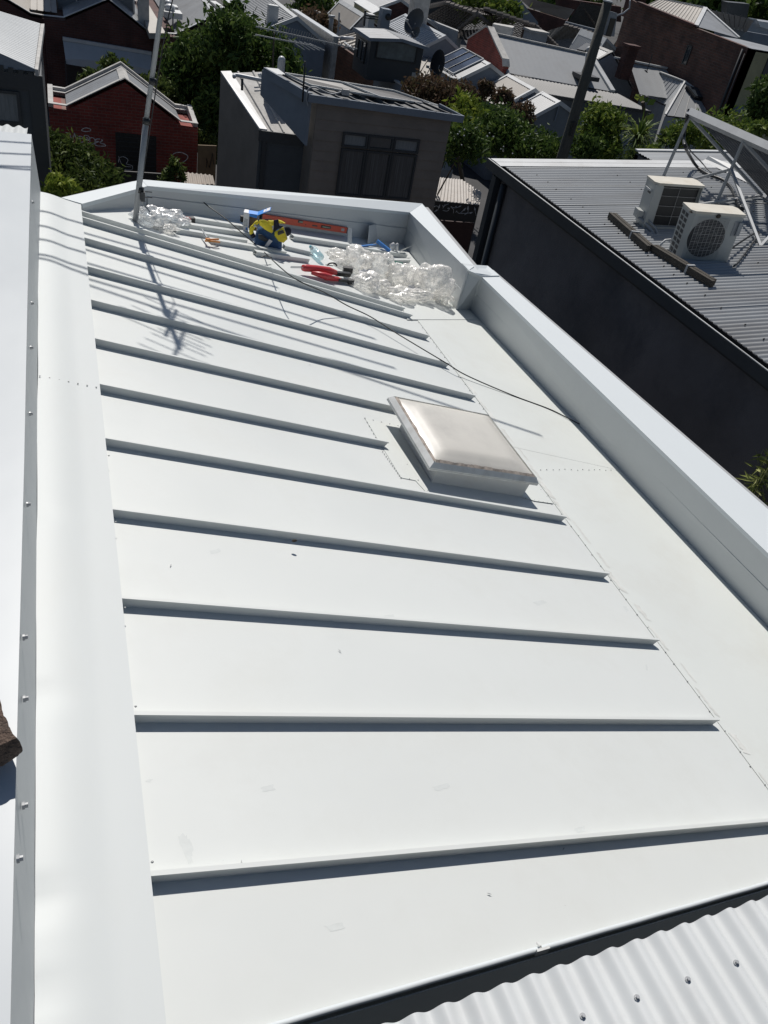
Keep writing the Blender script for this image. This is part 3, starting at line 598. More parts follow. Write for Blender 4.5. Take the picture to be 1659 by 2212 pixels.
# air conditioners
def aircon(F0, ex, ey, back, label):
    """F0 front bottom left corner, ex unit along the front, ey unit to the back"""
    W_, D_, H_ = .625, .275, .545
    t = thing('air_conditioner', label, 'air conditioner', F0+ex*W_/2+ey*D_/2, 'air conditioner units on the grey roof')
    ez = ex.cross(ey).normalized()
    if ez.z < 0: ez = -ez
    def P(x, y, z): return F0+ex*(x*W_)+ey*(y*D_)+ez*(z*H_)
    def slab(b, pts, d): b.slab([P(*q) for q in pts], d)
    b = MB(); ch = .13
    out = [(ch*.0+.0, .18), (.07, 0), (.985, 0), (1, .03), (1, 1), (0, 1)] if not back else [(0, .12), (.02, 0), (1, 0), (1, 1), (0.05, 1), (0, .8)]
    if back:
        b.slab([P(x, y, .0) for x, y in [(0, 0), (.17, 0), (.17, 1), (0, 1)]], ez*H_*.96); b.slab([P(.985, 0, 0), P(1, 0, 0), P(1, 1, 0), P(.985, 1, 0)], ez*H_*.96)
        b.slab([P(x, y, .0) for x, y in [(.17, .2), (.985, .2), (.985, 1), (.17, 1)]], ez*H_*.96); b.slab([P(.17, 0, 0), P(.985, 0, 0), P(.985, .2, 0), P(.17, .2, 0)], ez*H_*.05)
    else: b.slab([P(x, y, .0) for x, y in out], ez*H_*.96)
    build(b, 'casing', M['acw'], t)
    b = MB(); b.slab([P(x, y, .962) for x, y in ([(-.012, .15), (.06, -.03), (1.01, -.03), (1.012, .8), (.95, 1.03), (-.012, 1.03)])], ez*.028); build(b, 'lid', M['actop'], t)
    for fx in (.12, .8): build(MB().box(P(fx, .5, -.05), (.05, .30, .05)), 'foot', M['acw'], t)
    if not back:
        b = MB(); R = Matrix((ex, ey, ez)).transposed()
        cx, cz, r = .42, .47, .40*H_
        disc = MB(); n = 40; c0 = P(cx, -.004, cz); disc.add([c0]+[c0+ex*r*math.cos(2*math.pi*i/n)+ez*r*math.sin(2*math.pi*i/n) for i in range(n)], [(0, 1+i, 1+(i+1) % n) for i in range(n)])
        pass
        build(disc, 'fan_opening', M['dark'], t)
        gb = MB()
        for i in range(26): z = .06+.83*i/25; gb.bar(P(.14, -.05, z), P(.735, -.05, z), .003, .0016 if i % 5 else .005)
        for i in range(9): x = .14+.595*i/8; gb.bar(P(x, -.055, .06), P(x, -.055, .89), .003, .003, up=ey)
        for rr in (.5,): gb.tube([P(cx, -.06, cz)+ex*r*rr*math.cos(2*math.pi*i/28)+ez*r*rr*math.sin(2*math.pi*i/28) for i in range(29)], .0018, 4)
        build(gb, 'fan_grille', M['mesh'], t)
        fb = MB(); fb.tube([P(cx, -.01, cz), P(cx, -.045, cz)], .035, 12)
        for k in range(3):
            a = k*2.094+.4; fb.poly(P(cx, -.02, cz), P(cx, -.02, cz)+ex*r*.9*math.cos(a)+ez*r*.9*math.sin(a), P(cx, -.035, cz)+ex*r*.92*math.cos(a+.8)+ez*r*.92*math.sin(a+.8))
        build(fb, 'fan', M['trim'], t)
        lb = MB()
        for i in range(8):
            for j in range(2):
                y0, z0 = .24+.36*j, .04+.112*i; lb.slab([P(-.003, y0, z0), P(-.003, y0+.28, z0), P(-.003, y0+.28, z0+.078), P(-.003, y0, z0+.078)], ex*.001)
        build(lb, 'side_louvre', M['dark'], t)
        hb = MB(); hb.slab([P(.86, -.02, .56), P(.95, -.02, .56), P(.95, -.02, .86), P(.86, -.02, .86)], ey*.01); hb.slab([P(.93, -.12, .58), P(1.0, -.12, .58), P(1.0, .0, .58), P(.93, .0, .58)], ez*.15); build(hb, 'valve_cover', M['galv'], t)
        mb_ = MB(); mb_.ico(P(.5, -.04, .945), .03, 2, (1, .4, .8), lambda d: 1+.4*noise.noise(d*3)); mb_.ico(P(.02, .15, .965), .026, 2, (1.2, .8, .5), lambda d: 1+.4*noise.noise(d*3)); build(mb_, 'moss', M['bark'], t)
    else:
        cb_ = MB(); cb_.slab([P(.18, .19, .06), P(.975, .19, .06), P(.975, .19, .93), P(.18, .19, .93)], ey*.002)
        build(cb_, 'coil_panel', M['black'], t)
        gb = MB()
        for x in (.2, .55, .95): gb.tube([P(x, .12, .06), P(x, .12, .92)], .0022, 4)
        for z in (.07, .28, .5, .72, .9): gb.tube([P(.18, .12, z), P(.97, .12, z)], .0022, 4)
        build(gb, 'guard_wires', M['mesh'], t)
        hb = MB(); hb.slab([P(-.06, .25, .80), P(-.005, .2, .78), P(-.005, .75, .78), P(-.06, .7, .80)], ez*.022); build(hb, 'handle', M['copw'], t)
        hb = MB(); hb.slab([P(-.12, .35, .16), P(-.005, .3, .14), P(-.005, .85, .14), P(-.12, .8, .16)], ez*.10); build(hb, 'valve_cover', M['acw'], t)
        hb = MB(); hb.slab([P(-.004, .3, .72), P(-.004, .6, .72), P(-.004, .6, .78), P(-.004, .3, .78)], ex*.002); build(hb, 'hand_recess', M['dark'], t)
    return t, P
A_ = nr((1461.8, 558.8)); Bq = nr((1571, 566.4)); C_ = nr((1425.4, 539.3))
ex = (Bq-A_).normalized(); ey = NN.cross(ex).normalized(); ey = ey if ey.y > 0 else -ey
t1, P1 = aircon(A_, ex, ey, False, 'grey white air conditioner with round fan grille facing the camera')
F2 = nr((1389, 493), .0); ex2 = (nr((1500, 499))-F2).normalized(); ey2 = NN.cross(ex2).normalized(); ey2 = ey2 if ey2.y > 0 else -ey2
t2, P2 = aircon(F2, ex2, ey2, True, 'grey white air conditioner turned away, showing its dark coil side')
b = MB(); b.tube([P2(-.08, .4, .18), P2(.02, .1, .12), P2(.12, -.4, .02), P2(.13, -1.0, -.12)], .020, 8); b.tube([P2(-.06, .5, .22), P2(.05, .1, .2), P2(.18, -.45, .08), P2(.19, -1.0, -.10)], .014, 8)
tag(build(b, 'insulated_pipe', M['galv'], smooth=True), 'lagged pipes bending down from the air conditioner turned away', 'pipe')
b = MB(); b.tube([P1(-.22, .9, -.05), P1(-.2, .9, .12), P1(-.12, 1.0, .2), P1(-.02, 1.0, .22), P1(.05, 1.1, .14)], .013, 8)
tag(build(b, 'looped_pipe', M['copw'], smooth=True), 'pale looped pipe between the two air conditioners', 'pipe')

# solar hot water collector on its stand
sc = thing('solar_collector', 'solar hot water tube collector on a grey metal stand at the right edge', 'solar collector', (9, 9.2, nz(9)), )
T1 = npt(8.42, 10.42, .85); T2 = npt(8.46, 8.0, .85)
dT = (T2-T1).normalized(); Bt = nr((1649, 424), .05); Bt2 = Bt+(T2-T1)
dn = (Bt-T1).normalized(); pn = dT.cross(dn).normalized()
pn = pn if pn.z > 0 else -pn
T1b = lerp(T1, T2, -.02)
build(MB().bar(T1b+pn*.03, T2+pn*.03, .10, .10, up=pn), 'header', M['galv'], sc)
build(MB().box(T1b+pn*.03-dT*.003, (.10, .012, .10)), 'header_end', M['dark'], sc)
for k in range(22):
    s = T1+dT*(.12+.10*k); build(MB().tube([s+pn*.03, s+dn*(Bt-T1).length*.98+pn*.03], .019, 8), 'glass_tube', M['pvt'] if 'pvt' in M else M.setdefault('pvt', mat('tube_glass', (.085, .09, .10), .15, metal=.2, var=.1)), sc, smooth=True)
build(MB().bar(T1-pn*.01, Bt-pn*.01, .05, .035, up=pn), 'side_rail', M['galv'], sc)
build(MB().bar(T1+dT*1.2-pn*.02, Bt+dT*1.2-pn*.02, .05, .035, up=pn), 'side_rail', M['galv'], sc)
build(MB().bar(Bt+pn*.01, Bt2+pn*.01, .06, .06, up=pn), 'bottom_rail', M['galv'], sc)
f1, f2 = nr((1433.5, 380.6)), nr((1547, 439.8)); top2 = f2+NN*.0+Vector((0, 0, 1))*.0
T2l = T1+dT*1.2
jm = lerp(f2, T2l, .55)
legs = [(f1, T1), (f2, T2l), (jm, nr((1500.8, 387))), (jm, nr((1643, 532))), (lerp(nr((1690, 560)), T2, 0), T2), (nr((1643, 532)), nr((1672, 500), .12))]
for a, c in legs: build(MB().bar(a, c, .032, .032, up=(0, 1, .2)), 'leg', M['galv'], sc)
b = MB(); pts = [T1+Vector((-.05, 0, 0)), lerp(T1, f1, .35)+Vector((.06, 0, 0)), nr(zc(540, 610), .55), nr(zc(600, 730), .25), nr(zc(700, 880), .05), nr(zc(850, 985), .04), nr(zc(1050, 1060), .04), nr(zc(1180, 1180), .04), nr(zc(1270, 1400), .04), nr(zc(1330, 1460), .03)]
def smooth_path(p, n=6):
    o = []
    for i in range(len(p)-1):
        a, b_, c, d = p[max(i-1, 0)], p[i], p[i+1], p[min(i+2, len(p)-1)]
        for k in range(n):
            t = k/n; o.append(.5*((2*b_)+(c-a)*t+(2*a-5*b_+4*c-d)*t*t+(3*b_-a-3*c+d)*t**3))
    return o+[p[-1]]
b.tube(smooth_path(pts), .022, 8); tag(build(b, 'black_hose', M['black'], smooth=True), 'thick black lagged hose curving under the solar collector', 'hose')
b = MB(); b.tube(smooth_path([pts[1], nr(zc(600, 650), .35), nr(zc(750, 810), .1), nr(zc(870, 940), .04), nr(zc(1000, 1020), .05)]), .009, 6); tag(build(b, 'grey_cable', M['dark'], smooth=True), 'thin dark cable beside the thick black hose', 'cable')
b = MB(); b.tube(smooth_path([P1(1.0, .3, .2), nr((1640, 500), .05), nr((1600, 560), .04), nr((1585, 575), .04)]), .012, 6); tag(build(b, 'roof_cable', M['black'], smooth=True), 'black cable behind the air conditioner with the fan grille', 'cable')

# ================================================================ MAST, WIRES, CABLE
mb0 = rf((293, 478)); Ym = mb0.y
mtop = aty((355, 0), Ym); md = (mtop-mb0); mT = mb0+md*1.74
mast = thing('antenna_mast', 'grey steel antenna mast standing on the white roof behind the ribs', 'antenna mast', mb0)
mid = aty((316, 258), Ym); m3 = aty((332, 170), Ym)
build(MB().tube([mb0-RN*.02, mid], .021, 14), 'lower_tube', M['galv'], mast, smooth=True)
build(MB().tube([mid, mT], .017, 14), 'upper_tube', M['galv'], mast, smooth=True)
mdn = md.normalized()
for p in ((303, 410), (297+19, 262), (330, 176)): q = aty(p, Ym); build(MB().tube([q-mdn*.02, q+mdn*.02], .026, 12), 'collar', M['black'], mast, smooth=True)
q = aty((302, 425), Ym); build(MB().tube([q+Vector((-.03, 0, 0)), q+Vector((.09, 0, .0))], .004, 6).tube([q+Vector((0, 0, .04)), q+Vector((.09, 0, .04))], .004, 6).box(q+Vector((.02, -.02, .01)), (.03, .03, .07)), 'bracket', M['dark'], mast)
bq = aty((305, 436), Ym); ft = rf(zr6(615, 425), .0)
build(MB().tube([bq, ft], .006, 6).tube([bq+Vector((.01, 0, 0)), rf(zr6(575, 400), .0)], .006, 6), 'stay', M['galv'], mast)
build(MB().tube([mT-mdn*.1, mT-mdn*.1+Vector((0.05, 0, -.0))], .01, 6), 'cross_clamp', M['dark'], mast)
# yagi at the head of the mast (its shadow falls on the roof)
for k, hz_ in enumerate((.05, .42)):
    c = mT-mdn*hz_; ax = Vector((.25, .95, .05)).normalized()
    bb = MB().bar(c-ax*.22, c+ax*.26, .02, .02); cx_ = ax.cross(Vector((0, 0, 1))).normalized()
    for i in range(5): e = c-ax*.2+ax*.11*i; L = .20-.02*i+.08*k; bb.tube([e-cx_*L, e+cx_*L], .005, 5)
    build(bb, 'yagi_antenna', M['galv'], mast)
build(MB().box(mT-mdn*.62, (.05, .05, .09)), 'amplifier_box', M['galv'], mast)
build(MB().tube(smooth_path([mT-mdn*.62, mT-mdn*.9+Vector((.08, 0, 0)), mT-mdn*1.3+Vector((.03, -.02, 0)), q]), .004, 6), 'antenna_cable', M['black'], mast)
# power lines above the frame; their shadows cross the roof
def over(pa, pb, hh, nm):
    pts = []
    A, B_ = rf(pa), rf(pb); d = B_-A
    A2, B2_ = A-d*2.2+sdir*hh, B_+d*3.0+sdir*(hh)
    for i in range(25): t = i/24; q = lerp(A2, B2_, t); q.z -= 0; pts.append(q)
    tag(build(MB().tube(pts, .013, 6), 'power_line', M['black'], smooth=True), nm, 'power line', 'overhead wires crossing above the white roof')
L6 = zf(250, 560, 2.552)
wires = [((58, 505), (500, 630)), ((60, 640), (740, 850)), ((80, 755), (680, 930)), ((98, 890), (820, 1100)), ((98, 940), (1190, 1305))]
for i, (a, c) in enumerate(wires): over(L6(*a), L6(*c), 3.5+.1*i, ('thin power line nearest the rear parapet', 'thin power line second from the rear parapet', 'thin power line in the middle of the five', 'thin power line next to the one farthest from the rear parapet', 'thin power line farthest from the rear parapet')[i]+', above the white roof')
# black cable draped across the roof
cpts = [aty((400, 392), 8.2), aty((408, 402), 7.4), aty(zr6(1040, 130), 7.1), aty(zr6(1280, 310), 6.9), aty(zr6(1500, 500), 6.75), aty(zr7(300, 720), 6.6), rf(zr8(0, 440), .26), rf(zr8(330, 600), .16), rf((750, 660), .08), rf((800, 684), .06), rf((860, 722), .05), rf((960, 782), .048), rf((1010, 812), .03), rf((1110, 855), .01), rf((1190, 885), .01), rf((1250, 915), .02), rf((1278, 922), .04)]
e = cpts[-1]; cpts.append(atx((1292, 921), xr(3.6)+.0))
tag(build(MB().tube(smooth_path(cpts), .0045, 8), 'cable', M['black'], smooth=True), 'long thin black cable draped across the white roof to the right parapet', 'cable')
# ================================================================ NEIGHBOURHOOD
def leaves(b, c, R3, n, size, rng, clump=.22, flat=.0):
    """n small folded leaves in clumps spread through an ellipsoid"""
    c = Vector(c); cl = []
    nc = max(6, n//45)
    for i in range(nc):
        d = Vector((rng.gauss(0, 1), rng.gauss(0, 1), rng.gauss(0, 1))).normalized(); r = rng.uniform(.35, 1.0)**.6
        cl.append(Vector((d.x*R3[0]*r, d.y*R3[1]*r, d.z*R3[2]*r))*.82)
    rm = (R3[0]+R3[1]+R3[2])/3*clump; R3 = tuple(q*.85 for q in R3)
    for i in range(n):
        q = c+rng.choice(cl)+Vector((rng.gauss(0, 1), rng.gauss(0, 1), rng.gauss(0, .8)))*rm
        a = Vector((rng.gauss(0, 1), rng.gauss(0, 1), rng.gauss(0, .6))).normalized(); e = a.orthogonal().normalized(); f = a.cross(e)
        s = size*rng.uniform(.6, 1.35); t = rng.uniform(0, 6.28); e, f = e*math.cos(t)+f*math.sin(t), f*math.cos(t)-e*math.sin(t)
        b.add([q-e*s, q+f*s*.38+a*s*.12, q+e*s, q-f*s*.38+a*s*.12], [(0, 1, 2, 3)])
def tree(nm, label, cat, base, blobs, leafm, size, n, seed, trunk=.12, group=None):
    rng = random.Random(seed); base = Vector(base)
    t = thing(nm, label, cat, base, group); b = MB()
    for (c, R3, k) in blobs: leaves(b, c, R3, int(n*k), size, rng)
    build(b, 'crown', leafm, t, rc=False)
    tb = MB(); m = Vector(blobs[0][0]); tb.tube([base, lerp(base, m, .4)+Vector((.08, .05, 0)), m], [trunk, trunk*.75, trunk*.3], 8)
    for (c, R3, k) in (blobs[1:] if trunk > .05 else []):
        j = lerp(base, m, .5); tb.tube([j, lerp(j, Vector(c), .5)+Vector((0, 0, .15)), Vector(c)], [trunk*.5, trunk*.35, trunk*.12], 6)
    build(tb, 'trunk', M['bark'], t, smooth=True); return t
def wallprism(b, prof, a0, a1, axis, z0=0.0):
    """prof: [(s,z)...] left to right; solid between a0 and a1 along the other axis"""
    P = (lambda s, a, z: Vector((s, a, z))) if axis == 'Y' else (lambda s, a, z: Vector((a, s, z)))
    pts = [P(s, a0, z) for s, z in prof]+[P(prof[-1][0], a0, z0), P(prof[0][0], a0, z0)]
    b.slab(pts, P(0, a1-a0, 0)-P(0, 0, 0)); return P
def house_(nm, label, prof, a0, a1, wallm, roofm, axis='Y', pitch=.16, amp=.014, shape='sin', cap=None, over=.10, z0=0., flat=None, cope=None, ridge=True, cat='house'):
    P = (lambda s, a, z: Vector((s, a, z))) if axis == 'Y' else (lambda s, a, z: Vector((a, s, z)))
    c = P((prof[0][0]+prof[-1][0])/2, (a0+a1)/2, 0); t = thing(nm, label, cat, c)
    b = MB(); wallprism(b, [(s, z-.06) for s, z in prof], a0, a1, axis, z0); build(b, 'wall', wallm, t)
    rb = MB(); cb = MB(); rg = MB()
    for i in range(len(prof)-1):
        (s0, z0_), (s1, z1_) = prof[i], prof[i+1]
        if flat and i in flat: continue
        hi, lo = ((s0, z0_), (s1, z1_)) if z0_ > z1_ else ((s1, z1_), (s0, z0_))
        d = (lo[0]-hi[0]); sl_ = (lo[1]-hi[1])/d if d else 0; ex_ = over*(1 if d > 0 else -1)*(0 if cope else 1)
        lo2 = (lo[0]+ex_, lo[1]+sl_*ex_); o = 0 if cope else over*.6
        rb.corr(P(hi[0], a0-o, hi[1]+.03), P(hi[0], a1+o, hi[1]+.03), P(lo2[0], a1+o, lo2[1]+.03), P(lo2[0], a0-o, lo2[1]+.03), pitch, amp, 4, shape)
    build(rb, 'roof', roofm, t, smooth=(shape == 'sin'))
    capm = cap or M['copw']
    for i in range(1, len(prof)-1):
        if prof[i][1] > prof[i-1][1]+.05 and prof[i][1] > prof[i+1][1]+.05 and ridge:
            s, z = prof[i]; w_ = .14; o = over*.6
            sl0 = (prof[i][1]-prof[i-1][1])/(prof[i][0]-prof[i-1][0]); sl1 = (prof[i+1][1]-prof[i][1])/(prof[i+1][0]-prof[i][0])
            rg.slab([P(s, a0-o, z+.062), P(s, a1+o, z+.062), P(s-w_, a1+o, z+.062-sl0*w_), P(s-w_, a0-o, z+.062-sl0*w_)], (0, 0, -.012))
            rg.slab([P(s, a0-o, z+.064), P(s, a1+o, z+.064), P(s+w_, a1+o, z+.064+sl1*w_), P(s+w_, a0-o, z+.064+sl1*w_)], (0, 0, -.012))
    if rg.v: build(rg, 'ridge_cap', capm, t)
    th = .16 if cope else .12
    if cope != 0:
        for e, (a, sg) in enumerate(((a0, -1), (a1, 1))):
            for i in range(len(prof)-1):
                (s0, z0_), (s1, z1_) = prof[i], prof[i+1]; o = over*.6 if not cope else .03
                k = .05 if cope else .045
                cb.slab([P(s0, a+sg*(o-.005), z0_+k), P(s1, a+sg*(o-.005), z1_+k), P(s1, a+sg*(o-.005)-sg*th, z1_+k+.001), P(s0, a+sg*(o-.005)-sg*th, z0_+k+.001)], (0, 0, .025))
                if not cope: cb.slab([P(s0, a+sg*o, z0_+.05), P(s1, a+sg*o, z1_+.05), P(s1, a+sg*o, z1_-.09), P(s0, a+sg*o, z0_-.09)], P(0, -sg*.012, 0)-P(0, 0, 0))
            build(cb, 'coping' if cope else 'barge_board', capm, t); cb = MB()
    return t
def prof_y(Y, conv, pts): return [(q.x, q.z) for q in (aty(c, Y) if isinstance(c, tuple) and not isinstance(c[0], tuple) else None for c in [conv(*p) if len(p) == 2 else p[2](p[0], p[1]) for p in pts])]
def boxthing(nm, label, cat, pts_top, zbot, m, capm=None, group=None):
    c = sum((Vector(q) for q in pts_top), Vector())/len(pts_top); t = thing(nm, label, cat, (c.x, c.y, zbot), group)
    b = MB(); zt_ = pts_top[0][2]; b.slab(pts_top, (0, 0, zbot-zt_)); build(b, 'wall', m, t)
    if capm:
        pp_ = [Vector(q)+(Vector(q)-c).normalized()*.05+Vector((0, 0, .005)) for q in pts_top]; b = MB(); b.slab(pp_, (0, 0, .05)); build(b, 'coping', capm, t)
    return t
def rect(x0, x1, y0, y1, z): return [Vector((x0, y0, z)), Vector((x1, y0, z)), Vector((x1, y1, z)), Vector((x0, y1, z))]
def wall_line(nm, label, p, q, z0, m, th=.2, capm=None, cat='wall', zq=None):
    p = Vector(p); q = Vector(q); n = Vector((-(q-p).y, (q-p).x, 0)).normalized()*th
    t = thing(nm, label, cat, (p.x, p.y, z0)); b = MB(); b.slab([p, q, Vector((q.x, q.y, z0)), Vector((p.x, p.y, z0))], n); build(b, 'wall', m, t)
    b = MB(); b.slab([p-n*.2+Vector((0, 0, .002)), q-n*.2+Vector((0, 0, .002)), q+n*1.2+Vector((0, 0, .002)), p+n*1.2+Vector((0, 0, .002))], (0, 0, .05)); build(b, 'coping', capm or M['copw'], t); return t
def window(par, P0, ux, uz, w_, h_, out, cols=1, rows=1, glass=None, frame=None, nm='window'):
    """P0 lower left corner on the wall face; out = unit outward normal"""
    b = MB(); f = .05; o = out*.03
    fm = frame or M['trim']
    def P(x, z, k=0): return P0+ux*x+uz*z+out*k
    for (x0, z0_, x1, z1_) in [(0, 0, w_, f), (0, h_-f, w_, h_), (0, f, f, h_-f), (w_-f, f, w_, h_-f)]+[(w_*i/cols-f/2, f, w_*i/cols+f/2, h_-f) for i in range(1, cols)]:
        b.slab([P(x0, z0_, .002), P(x1, z0_, .002), P(x1, z1_, .002), P(x0, z1_, .002)], out*.045)
    wn = build(b, nm, fm, par, loc=P0)
    b = MB(); b.slab([P(f*.5, f*.5, .004), P(w_-f*.5, f*.5, .004), P(w_-f*.5, h_-f*.5, .004), P(f*.5, h_-f*.5, .004)], out*.006); build(b, 'pane', glass or M['glass'], wn)
    return wn
XV, YV, ZV = Vector((1, 0, 0)), Vector((0, 1, 0)), Vector((0, 0, 1))

# ---- red brick garage with graffiti
YG = 26.7
pg = prof_y(YG, z1b, [(85, 385), (270, 412), (865, 128), (1440, 570), (1612, 595)])
gar = house_('brick_garage', 'small red brick garage with a gabled metal roof, graffiti and a dark door', pg, YG, YG+1.55, M['brickr'], M['zinc'], flat=(0, 3), cope=True, cap=M['cop'], pitch=.2, amp=.010)
b = MB(); pr_ = [(s, z+.16) for s, z in pg]
for i in range(4): b.slab([Vector((pr_[i][0], YG+1.58, pr_[i][1])), Vector((pr_[i+1][0], YG+1.58, pr_[i+1][1])), Vector((pr_[i+1][0], YG+1.58, pr_[i+1][1]-.35)), Vector((pr_[i][0], YG+1.58, pr_[i][1]-.35))], (0, .14, 0))
build(b, 'rear_parapet', M['cop'], gar)
b = MB(); 
for x, z in ((pg[0][0], pg[0][1]), (pg[4][0]-.14, pg[4][1])): b.slab([Vector((x, YG+.1, z+.06)), Vector((x+.14, YG+.1, z+.06)), Vector((x+.14, YG+1.58, z+.22)), Vector((x, YG+1.58, z+.22))], (0, 0, -.2))
build(b, 'side_coping', M['cop'], gar)
dl, dr_ = aty(z1b(768, 655), YG), aty(z1b(1185, 690), YG)
b = MB().slab([Vector((dl.x, YG-.01, dl.z)), Vector((dr_.x, YG-.01, dl.z-.02)), Vector((dr_.x, YG-.01, .05)), Vector((dl.x, YG-.01, .05))], (0, .02, 0)); dor = build(b, 'door', M['black'], gar)
b = MB()
for i in range(12): z = dl.z-.12-.13*i; b.bar((dl.x+.04, YG-.022, z), (dr_.x-.04, YG-.022, z), .006, .02)
build(b, 'shutter_slats', M['trim'], dor)
M['spray'] = mat('spray_paint', (.62, .58, .56), .9, var=.35, vscale=9)
def gpts(pts): return smooth_path([aty(z1b(*p), YG-.006) for p in pts], 5)
gb = MB()
for st in ([(430, 628), (470, 614), (515, 628), (508, 646), (465, 652), (428, 642), (430, 628)],
           [(262, 662), (300, 672), (330, 735), (352, 668)], [(352, 668), (372, 740)],
           [(372, 728), (432, 722), (430, 704), (400, 700), (376, 722), (382, 752), (420, 762), (448, 752)],
           [(448, 760), (448, 700), (478, 692), (505, 710), (498, 734), (460, 742), (502, 772)], [(470, 712), (488, 716), (486, 728), (466, 728)],
           [(512, 778), (510, 722), (540, 716), (562, 742), (556, 772), (530, 782), (512, 778)],
           [(612, 728), (575, 730), (562, 748), (600, 754), (566, 768), (566, 790), (612, 800), (668, 798), (655, 780), (612, 766), (640, 742), (622, 738)],
           [(1340, 905), (1375, 872), (1440, 866), (1500, 895), (1500, 930), (1450, 965), (1385, 962), (1345, 935), (1340, 905)]):
    gb.tube(gpts(st), .013, 5)
build(gb, 'graffiti', M['spray'], gar, rc=False)
gb = MB()
for st in ([(800, 965), (808, 920), (850, 905), (895, 935), (880, 975)], [(800, 900), (840, 990), (930, 1010)], [(880, 980), (940, 1000), (930, 1040), (860, 1035)]): gb.tube([q-YV*.03 for q in gpts(st)], .009, 5)
build(gb, 'door_graffiti', M['spray'], dor, rc=False)
b = MB(); 
for k in range(9): b.box((pg[0][0]-.28, YG+.2+.24*k, 2.95-.0*k), (.16, .22, .14))
b.box((pg[0][0]-.28, YG+1.2, 1.45), (.16, 2.2, 2.85)); tag(build(b, 'boundary_wall', M['brickr']), 'narrow brick wall end standing left of the brick garage', 'wall')

# ---- shrubs in front of the garage
tree('garden_shrub', 'leafy green shrub growing in front of the brick garage', 'shrub', (1.0, 22.8, 0),
     [(aty((165, 352), 22.6), (.72, .7, .50), .34), (aty((112, 318), 23.2), (.38, .6, .45), .18), (aty((222, 385), 22.2), (.55, .6, .36), .22), (aty((150, 405), 21.5), (.9, .8, .5), .26)], M['greenb'], .085, 7500, 3)
tree('yellow_shrub', 'small yellow green bush beside the left end of the white parapet', 'shrub', (-.1, 17.5, 0), [(aty((128, 402), 17.5), (.38, .4, .22), 1)], M['greeny'], .08, 700, 4, trunk=.04)
tree('vine_sprig', 'small straggly vine growing up before the brick garage wall', 'plant', (3.2, 23.6, 0), [(aty((378, 372), 23.6), (.30, .3, .34), .7), (aty((365, 385), 23.6), (.5, .3, .14), .3)], M['greenb'], .08, 650, 5, trunk=.03)
tree('hedge_behind_garage', 'green hedge showing above the ridge of the brick garage', 'hedge', (1.7, 29.8, 0), [(aty((250, 150), 29.5), (.45, .5, .4), .3), (aty((205, 172), 29.5), (.45, .4, .25), .2), (aty((330, 190), 29.5), (.7, .5, .3), .3), (aty((375, 220), 29.5), (.5, .5, .25), .2)], M['greenb'], .10, 4500, 6)
# ---- ochre gate and rusty lean-to beside the garage
b = MB().slab([aty(z1(1290, 945), 25.9), aty(z1(1410, 950), 25.9), Vector((aty(z1(1410, 950), 25.9).x, 25.9, 0)), Vector((aty(z1(1290, 945), 25.9).x, 25.9, 0))], (0, .05, 0))
gt = build(b, 'yard_gate', M['ochre']); tag(gt, 'ochre brown gate with dark graffiti right of the brick garage', 'gate')
gb = MB(); gb.tube([aty(z1(*p), 25.89) for p in ((1345, 1090), (1345, 1030), (1365, 1095), (1385, 1000), (1392, 1070))], .02, 5); build(gb, 'graffiti', M['bark'], gt)
q = [atz(z1(1190, 1120), 2.1), atz(z1(1385, 1140), 2.1), atz(z1(1400, 1200), 1.95), atz(z1(1200, 1200), 1.95)]
b = MB(); b.corr(q[0], q[1], q[2], q[3], .13, .02, 4); lt = thing('lean_to_roof', 'small rusty corrugated lean-to roof below the brick garage', 'roof', (q[3].x+.5, q[3].y, 0)); build(b, 'roof_sheet', M['rust'], lt, smooth=True)
b = MB().slab([q[3]-ZV*.03, q[2]-ZV*.03, Vector((q[2].x, q[2].y, 0)), Vector((q[3].x, q[3].y, 0))], (0, .1, 0)); build(b, 'wall', M['brickd'], lt)
b = MB().bar(aty(z1(800, 1120), 24.3), aty(z1(1110, 1140), 24.3), .06, .06); b.slab([aty(z1(800, 1125), 24.3), aty(z1(1110, 1145), 24.3), Vector((3.2, 24.3, 0)), Vector((1.9, 24.3, 0))], (0, .05, 0)); tag(build(b, 'dark_fence', M['black']), 'dark low fence below the garage door', 'fence')

# ---- dark building at far left with bright corrugated roof
lb_ = thing('dark_shed', 'dark two storey building with a bright ribbed roof and window at the upper left edge', 'building', (-1.2, 20, 0))
A1, B1, C1, D1 = atz(z2b(330, 662), 5.5), atz(z2b(388, 226), 5.6), atz(z2b(-160, 60), 5.9), atz(z2b(-160, 445), 5.8)
b = MB(); b.corr(A1, B1, C1, D1, .15, .02, 4); build(b, 'roof', M['corrn'], lb_, smooth=True)
b = MB(); b.slab([atz(z2b(334, 664), 5.52), atz(z2b(392, 228), 5.62), atz(z2b(428, 228), 5.62), atz(z2b(368, 672), 5.52)], (0, 0, -.12)); build(b, 'gutter', M['cop'], lb_)
yl = A1.y-.06; x1 = aty(z2b(395, 700), yl).x
b = MB().slab([aty(z2b(-160, 440), yl), aty(z2b(334, 666), yl), aty(z2b(334, 690), yl), aty(z2b(-160, 640), yl)], (0, .05, 0)); build(b, 'fascia', M['stuccob'], lb_)
b = MB()
for k in range(12): xx = A1.x-.12-.17*k; b.slab([Vector((xx, yl-.01, A1.z+.28*0-.06+k*.024)), Vector((xx+.09, yl-.01, A1.z-.06+k*.024)), Vector((xx+.09, yl-.01, A1.z-.10)), Vector((xx, yl-.01, A1.z-.10))], (0, -.02, 0))
build(b, 'fascia_ribs', M['trim'], lb_)
